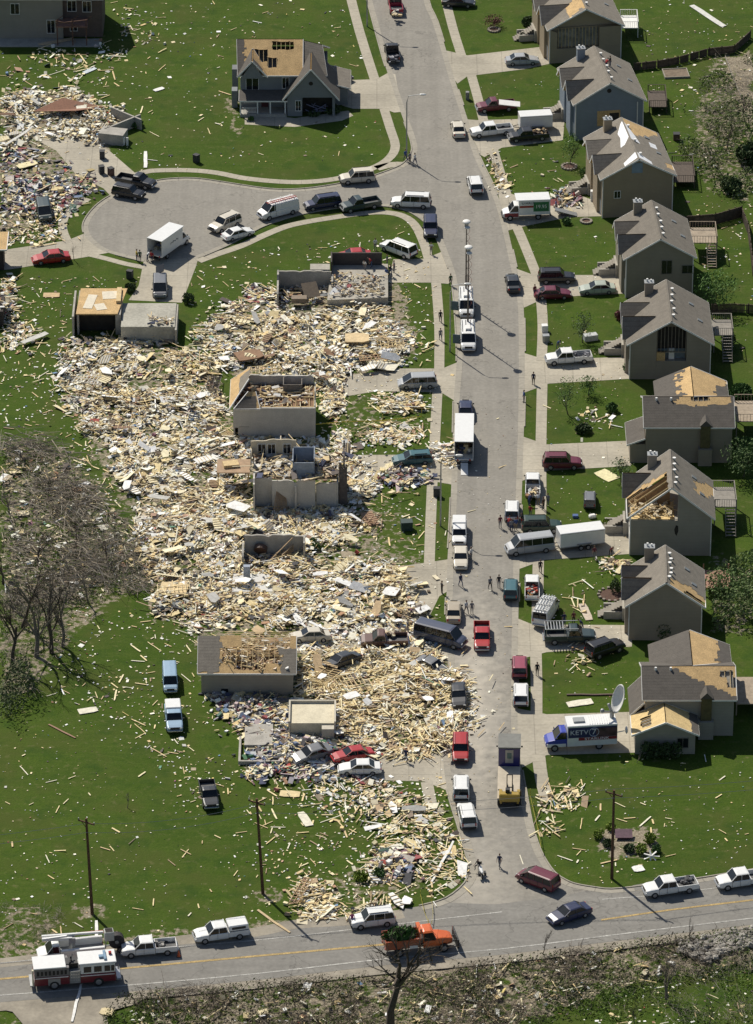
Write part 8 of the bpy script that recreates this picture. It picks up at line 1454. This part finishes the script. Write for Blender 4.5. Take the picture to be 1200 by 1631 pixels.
S1(397, 566, 40, -7, 2.6, 'dark brown roof section lying left in the rubble', (.24, .14, .08), z=.8, name='roof_section', cat='roof section', t=.15, group=None); S1(610, 582, 44, 8, 2.2, 'cream sheet at the right tip of the rubble above the silver minivan', cr, z=.3, name='plywood_sheet', cat='sheet', group='large sheets lying about'); S1(623, 942, 22, 4, 2.0, 'white square sheet on the rubble above the slate van', wh_, z=.8, name='plywood_sheet', cat='sheet', group='large sheets lying about'); S1(560, 1108, 22, -7, 1.3, 'white sheet on the lumber heap', wh_, z=1.1, name='plywood_sheet', cat='sheet', group='large sheets lying about')
S1(55, 538, 40, -16, .9, 'long grey white panel on the pile below the left shell', (.5, .49, .45), z=.5, name='plywood_sheet', cat='sheet', group='large sheets lying about'); S1(31, 216, 44, -30, .45, 'long pale beam across the flattened house', (.55, .54, .5), z=.9); S1(43, 262, 30, -8, 1.4, 'cream board among the belongings left of the cul-de-sac', (.68, .6, .36), z=.3, name='plywood_sheet', cat='sheet', group='large sheets lying about'); S1(232, 254, 0, 26, .5, 'white post lying upright on the lawn by the dark pickup', wh_); S1(253, 142, 15, -5, .8, 'white slab alone on the upper lawn', wh_)
S1(89, 66, 55, -9, .9, 'long tan plank pair below the wrecked deck', (.55, .43, .28), z=.2); S1(143, 112, 18, -8, .8, 'pale blue grey sheet on the upper left lawn', (.5, .55, .58)); S1(1128, 25, 50, 34, .95, 'long white door panel across the top right back garden', (.58, .57, .53), name='plywood_sheet', cat='sheet', group='large sheets lying about'); S1(82, 470, 26, 0, 1.3, 'tan trapezoid board on the lawn below the cul-de-sac', (.50, .36, .2)); 
S1(590, 827, 14, 20, 1.6, 'slatted pallet on the lawn right of the torn open house', (.30, .19, .12), name='pallet', cat='pallet', group=None, t=.14); S1(672, 1345, 4, 70, .25, 'upright yellow beam in the corner rubble', (.64, .52, .3)); 
S1(277, 938, 44, 3, 2.7, 'framed wall section with yellow studs in the rubble field', (.60, .47, .27), z=.7, name='wall_section', cat='wall section', t=.12, group=None); S1(122, 1598, -14, 60, .3, 'weathered white pole end beside the dirt track', wh_); S1(170, 1612, 20, 3, 1.3, 'tan sheet on the grass at the bottom edge', (.6, .5, .3)); 
def wall_frame(px, py, rz, L, H, label, seed, c=(.64, .5, .28)):
    b = MB(); n = int(L/.45)
    for i in range(n+1): b.box((-L/2+L*i/n, 0, .1), (.06, H, .1), col=c)
    for y in (-H/2, H/2, 0): b.box((0, y, .17), (L, .07, .06), col=c)
    o = b.build('wall_frame', M_attr); o.location = G(px, py, .75); o.rotation_euler = (random.Random(seed).uniform(-.2, .2), random.Random(seed+1).uniform(-.15, .15), rz); tag(o, label, 'wall frame', 'broken wall frames in the rubble')
wall_frame(277, 936, .1, 3.8, 2.6, 'wall frame with upright studs lying over the framed section', 3, (.68, .56, .34)); wall_frame(142, 606, -.25, 3.6, 2.4, 'white window frame ladder in the upper rubble field', 4, (.70, .67, .6)); wall_frame(340, 612, 1.5, 4.6, 1.6, 'dark stair frame at the top of the rubble field', 5, (.12, .1, .09)); wall_frame(310, 664, 1.4, 2.2, 1.2, 'dark blue crate frame in the rubble field', 6, (.06, .08, .12)); wall_frame(548, 1088, .3, 4.4, 3.0, 'wide yellow stud frame on the lumber heap', 7); wall_frame(520, 1078, 1.0, 3.4, 2.2, 'leaning yellow stud frame on the left of the lumber heap', 8); wall_frame(592, 827, 1.2, 2.4, 1.8, 'brown slatted frame on the pallet', 9, (.32, .2, .12))
wall_frame(600, 570, .2, 4.4, 1.2, 'row of brown joists beside the cream sheet above the silver minivan', 10, (.45, .28, .16)); wall_frame(625, 548, .1, 3.0, 2.0, 'tan frame right of the propped deck section', 11); wall_frame(420, 590, .05, 4, 2, 'pale frame in the rubble behind the pale walled wreck', 12); wall_frame(480, 1420, 1.2, 4.4, 1.0, 'upright brown frame in the heap at the highway edge', 13, (.4, .27, .16))
# counted loose boards: short list of zones, each piece its own object
REG = [('lying on the wide lower left lawn', [(20, 1150), (240, 1160), (390, 1260), (580, 1290), (560, 1400), (395, 1460), (0, 1500)], 24), ('lying on the lawn between the torn wood and the rubble', [(110, 640), (180, 760), (230, 900), (200, 850), (120, 740)], 22), ('lying on the lawn round the pale blue pickup', [(190, 990), (310, 1010), (300, 1240), (180, 1150)], 16), ('lying on the upper left lawn', [(0, 90), (190, 80), (370, 120), (380, 190), (300, 260), (200, 200), (150, 140), (0, 130)], 20), ('lying on the lawn below the cul-de-sac', [(50, 520), (110, 540), (90, 640), (50, 600)], 10), ('lying on the corner lawn at lower right', [(870, 1250), (960, 1240), (1080, 1300), (960, 1400), (890, 1370)], 20), ('lying near the lower wrecks', [(400, 1250), (600, 1260), (590, 1340), (420, 1330)], 20), ('lying on the corner lawn rubble', [(600, 1290), (735, 1290), (745, 1390), (640, 1440), (560, 1440)], 46), ('lying on the lawns left of the street', [(560, 620), (690, 620), (690, 880), (600, 870)], 22), ('lying on top of the lumber heap', [(500, 1045), (700, 1050), (740, 1100), (700, 1180), (560, 1170)], 44), ('lying in the ditch below the highway', [(450, 1590), (780, 1550), (780, 1620), (500, 1625)], 16)]
LB = []
for ri, (w_, P, n) in enumerate(REG):
    rnd = random.Random(60+ri); xs = [p[0] for p in P]; ys = [p[1] for p in P]; bx = (min(xs), max(xs), min(ys), max(ys))
    for i in range(n):
        x, y = rp(rnd, P, bx); a = rnd.gauss(1.2, .6) if ri not in (1, 2) else rnd.gauss(.9, .4); L = rnd.uniform(9, 34)*rnd.uniform(.6, 1); LB.append((x, y, L, S1(x, y, L*math.cos(a)*(1 if ri in (1, 2, 0) or rnd.random() < .6 else -1), L*.6*math.sin(a), rnd.choice((.10, .13, .19)), 'yellow broken board '+w_, rnd.choice(LUM[:5]), z=(.9 if 'heap' in w_ else .05), group='yellow boards '+w_)))
PNL = []; rnd = random.Random(321)
for zi, n in ((0, 26), (1, 38), (2, 20), (3, 7), (6, 14), (9, 9), (8, 4), (18, 8)):
    P = ZONES[zi][1]; xs = [p[0] for p in P]; ys = [p[1] for p in P]; bx = (min(xs), max(xs), min(ys), max(ys))
    for i in range(n):
        x, y = rp(rnd, P, bx); k = rnd.random(); cn_, c = ('white', (.80, .79, .76)) if k < .42 else ('grey', (.42, .41, .38)) if k < .58 else ('cream', (.76, .68, .46)) if k < .8 else ('tan', (.52, .38, .22)) if k < .93 else ('brown', (.20, .12, .075))
        L, W_ = rnd.uniform(1.1, 3.2), rnd.uniform(.7, 1.4); m = rnd.choice((4, 5, 5, 6)); pts = []
        for j in range(m): t = 6.283*(j+rnd.uniform(-.25, .25))/m+.6; pts.append((L/2*max(-1, min(1, 1.35*math.cos(t))), W_/2*max(-1, min(1, 1.35*math.sin(t)))))
        b = MB(); b.prism(pts, 0, .05, col=c)
        if rnd.random() < .4: [b.box((-L/2+L*q/5, 0, .09), (.05, W_*.9, .08), col=(.70, .57, .34)) for q in range(1, 5)]
        o = b.build('debris_sheet', M_attr); o.location = G(x, y, rnd.uniform(.5, 1.1)*(.4 if zi == 18 else 1)); o.rotation_euler = (rnd.gauss(0, .22), rnd.gauss(0, .22), rnd.uniform(0, 6.28)); tag(o, 'x', 'panel', 'broken panels lying in the rubble'); PNL.append((x, y, cn_, o))
LMP = [(440, 640, 'the pale walled roofless house'), (470, 750, 'the torn open house'), (437, 870, 'the long concrete basement wall'), (492, 1150, 'the cream floored box'), (485, 460, 'the basement shell by the garage'), (205, 510, 'the plywood covered basement'), (142, 606, 'the white window frame'), (340, 612, 'the dark stair frame'), (277, 938, 'the yellow stud wall section'), (215, 850, 'the tip of the brushwood'), (569, 539, 'the tan propped deck section'), (397, 566, 'the dark brown roof section'), (623, 942, 'the white square sheet'), (703, 1011, 'the slate blue van'), (392, 1080, 'the long taupe walled house'), (548, 1088, 'the wide yellow stud frame'), (732, 1106, 'the dark wreck by the street'), (90, 170, 'the flattened house'), (620, 1340, 'the corner lawn rubble'), (180, 700, 'the upper rubble edge'), (612, 1018, 'the buried brown pickup'), (300, 860, 'the lower rubble field')]
by = {}
for x, y, cn_, o in PNL: i = min(range(len(LMP)), key=lambda i: (LMP[i][0]-x)**2+((LMP[i][1]-y)*1.8)**2); by.setdefault((i, cn_), []).append(((LMP[i][0]-x)**2+((LMP[i][1]-y)*1.8)**2, o))
for (i, cn_), l in by.items():
    for r_, (d_, o) in enumerate(sorted(l, key=lambda q: q[0])): o['label'] = 'broken %s panel, %s of that colour to %s' % (cn_, ('nearest', 'second nearest', 'third nearest', 'fourth nearest', 'fifth nearest', 'sixth nearest')[min(r_, 5)], LMP[i][2])
LM = [(147, 1456, 'the leftmost utility pole'), (419, 1424, 'the middle utility pole'), (333, 1264, 'the lone dark pickup'), (277, 1143, 'the pale blue pickup'), (271, 1081, 'the blue roofed van'), (140, 1132, 'the lone cream plywood sheet'), (462, 1265, 'the cream double panel'), (486, 1305, 'the askew white panel'), (99, 1165, 'the long brown beam'), (20, 1300, 'the left edge of the lower lawn'), (20, 1450, 'the torn verge behind the bucket truck'), (352, 1484, 'the white pickup with topper'), (237, 1508, 'the white pickup by the cone'), (203, 1287, 'the leafless lawn sapling'), (593, 1463, 'the white suv on the shoulder'), (705, 1375, 'the long white trim board'), (688, 1270, 'the short pavement stub'), (744, 1298, 'the askew white suv'), (572, 1222, 'the white wrecked sedan'), (602, 1396, 'the buried green shrub'), (500, 1430, 'the heap at the highway edge'), (560, 1300, 'the lowest part of the left lawn'), (142, 606, 'the white window frame'), (215, 850, 'the tip of the brushwood'), (130, 760, 'the top of the torn wood'), (190, 700, 'the upper rubble edge'), (277, 938, 'the yellow stud wall section'), (240, 1010, 'the grass below the brushwood tip'), (320, 1060, 'the end of the long taupe wall'), (253, 142, 'the white slab on the upper lawn'), (232, 254, 'the white lawn post'), (370, 160, 'the two storey house'), (89, 66, 'the tan plank pair'), (143, 112, 'the pale blue sheet'), (20, 110, 'the upper left edge'), (200, 190, 'the broken foundation corner'), (82, 470, 'the tan trapezoid board'), (55, 538, 'the grey white panel'), (90, 620, 'the lawn below the left edge shell'), (975, 1400, 'the right utility pole'), (970, 1340, 'the corner garden'), (872, 1276, 'the end of the right pavement'), (900, 1370, 'the right corner kerb'), (1060, 1280, 'the middle of the right corner lawn'), (648, 843, 'the green utility cabinet'), (657, 728, 'the teal wagon'), (665, 607, 'the silver minivan'), (590, 827, 'the slatted pallet'), (685, 640, 'the left pavement'), (548, 1088, 'the wide stud frame'), (732, 1106, 'the dark wreck by the street'), (690, 1056, 'the dull grey wreck'), (560, 1108, 'the white sheet on the heap'), (650, 1150, 'the lower flank of the heap'), (600, 1060, 'the crest of the heap'), (622, 1600, 'the large dead tree'), (470, 1610, 'the dark stem pair'), (760, 1570, 'the ditch bank below the junction'), (668, 1530, 'the orange dump truck')]
ORD = ['nearest', 'second nearest', 'third nearest', 'fourth nearest', 'fifth nearest', 'sixth nearest', 'seventh nearest', 'eighth nearest', 'ninth nearest', 'tenth nearest', 'eleventh nearest', 'twelfth nearest', 'thirteenth nearest', 'fourteenth nearest', 'fifteenth nearest', 'sixteenth nearest', 'seventeenth nearest', 'eighteenth nearest', 'nineteenth nearest', 'twentieth nearest']
by = {}
for x, y, L, o in LB:
    i = min(range(len(LM)), key=lambda i: (LM[i][0]-x)**2+((LM[i][1]-y)*1.8)**2); by.setdefault(i, []).append(((LM[i][0]-x)**2+((LM[i][1]-y)*1.8)**2, L, o))
for i, l in by.items():
    for r_, (d_, L, o) in enumerate(sorted(l, key=lambda q: q[0])): o['label'] = '%s yellow board, %s of its group to %s' % ('long' if L > 24 else 'short' if L < 14 else 'middling', ORD[min(r_, 19)], LM[i][2])
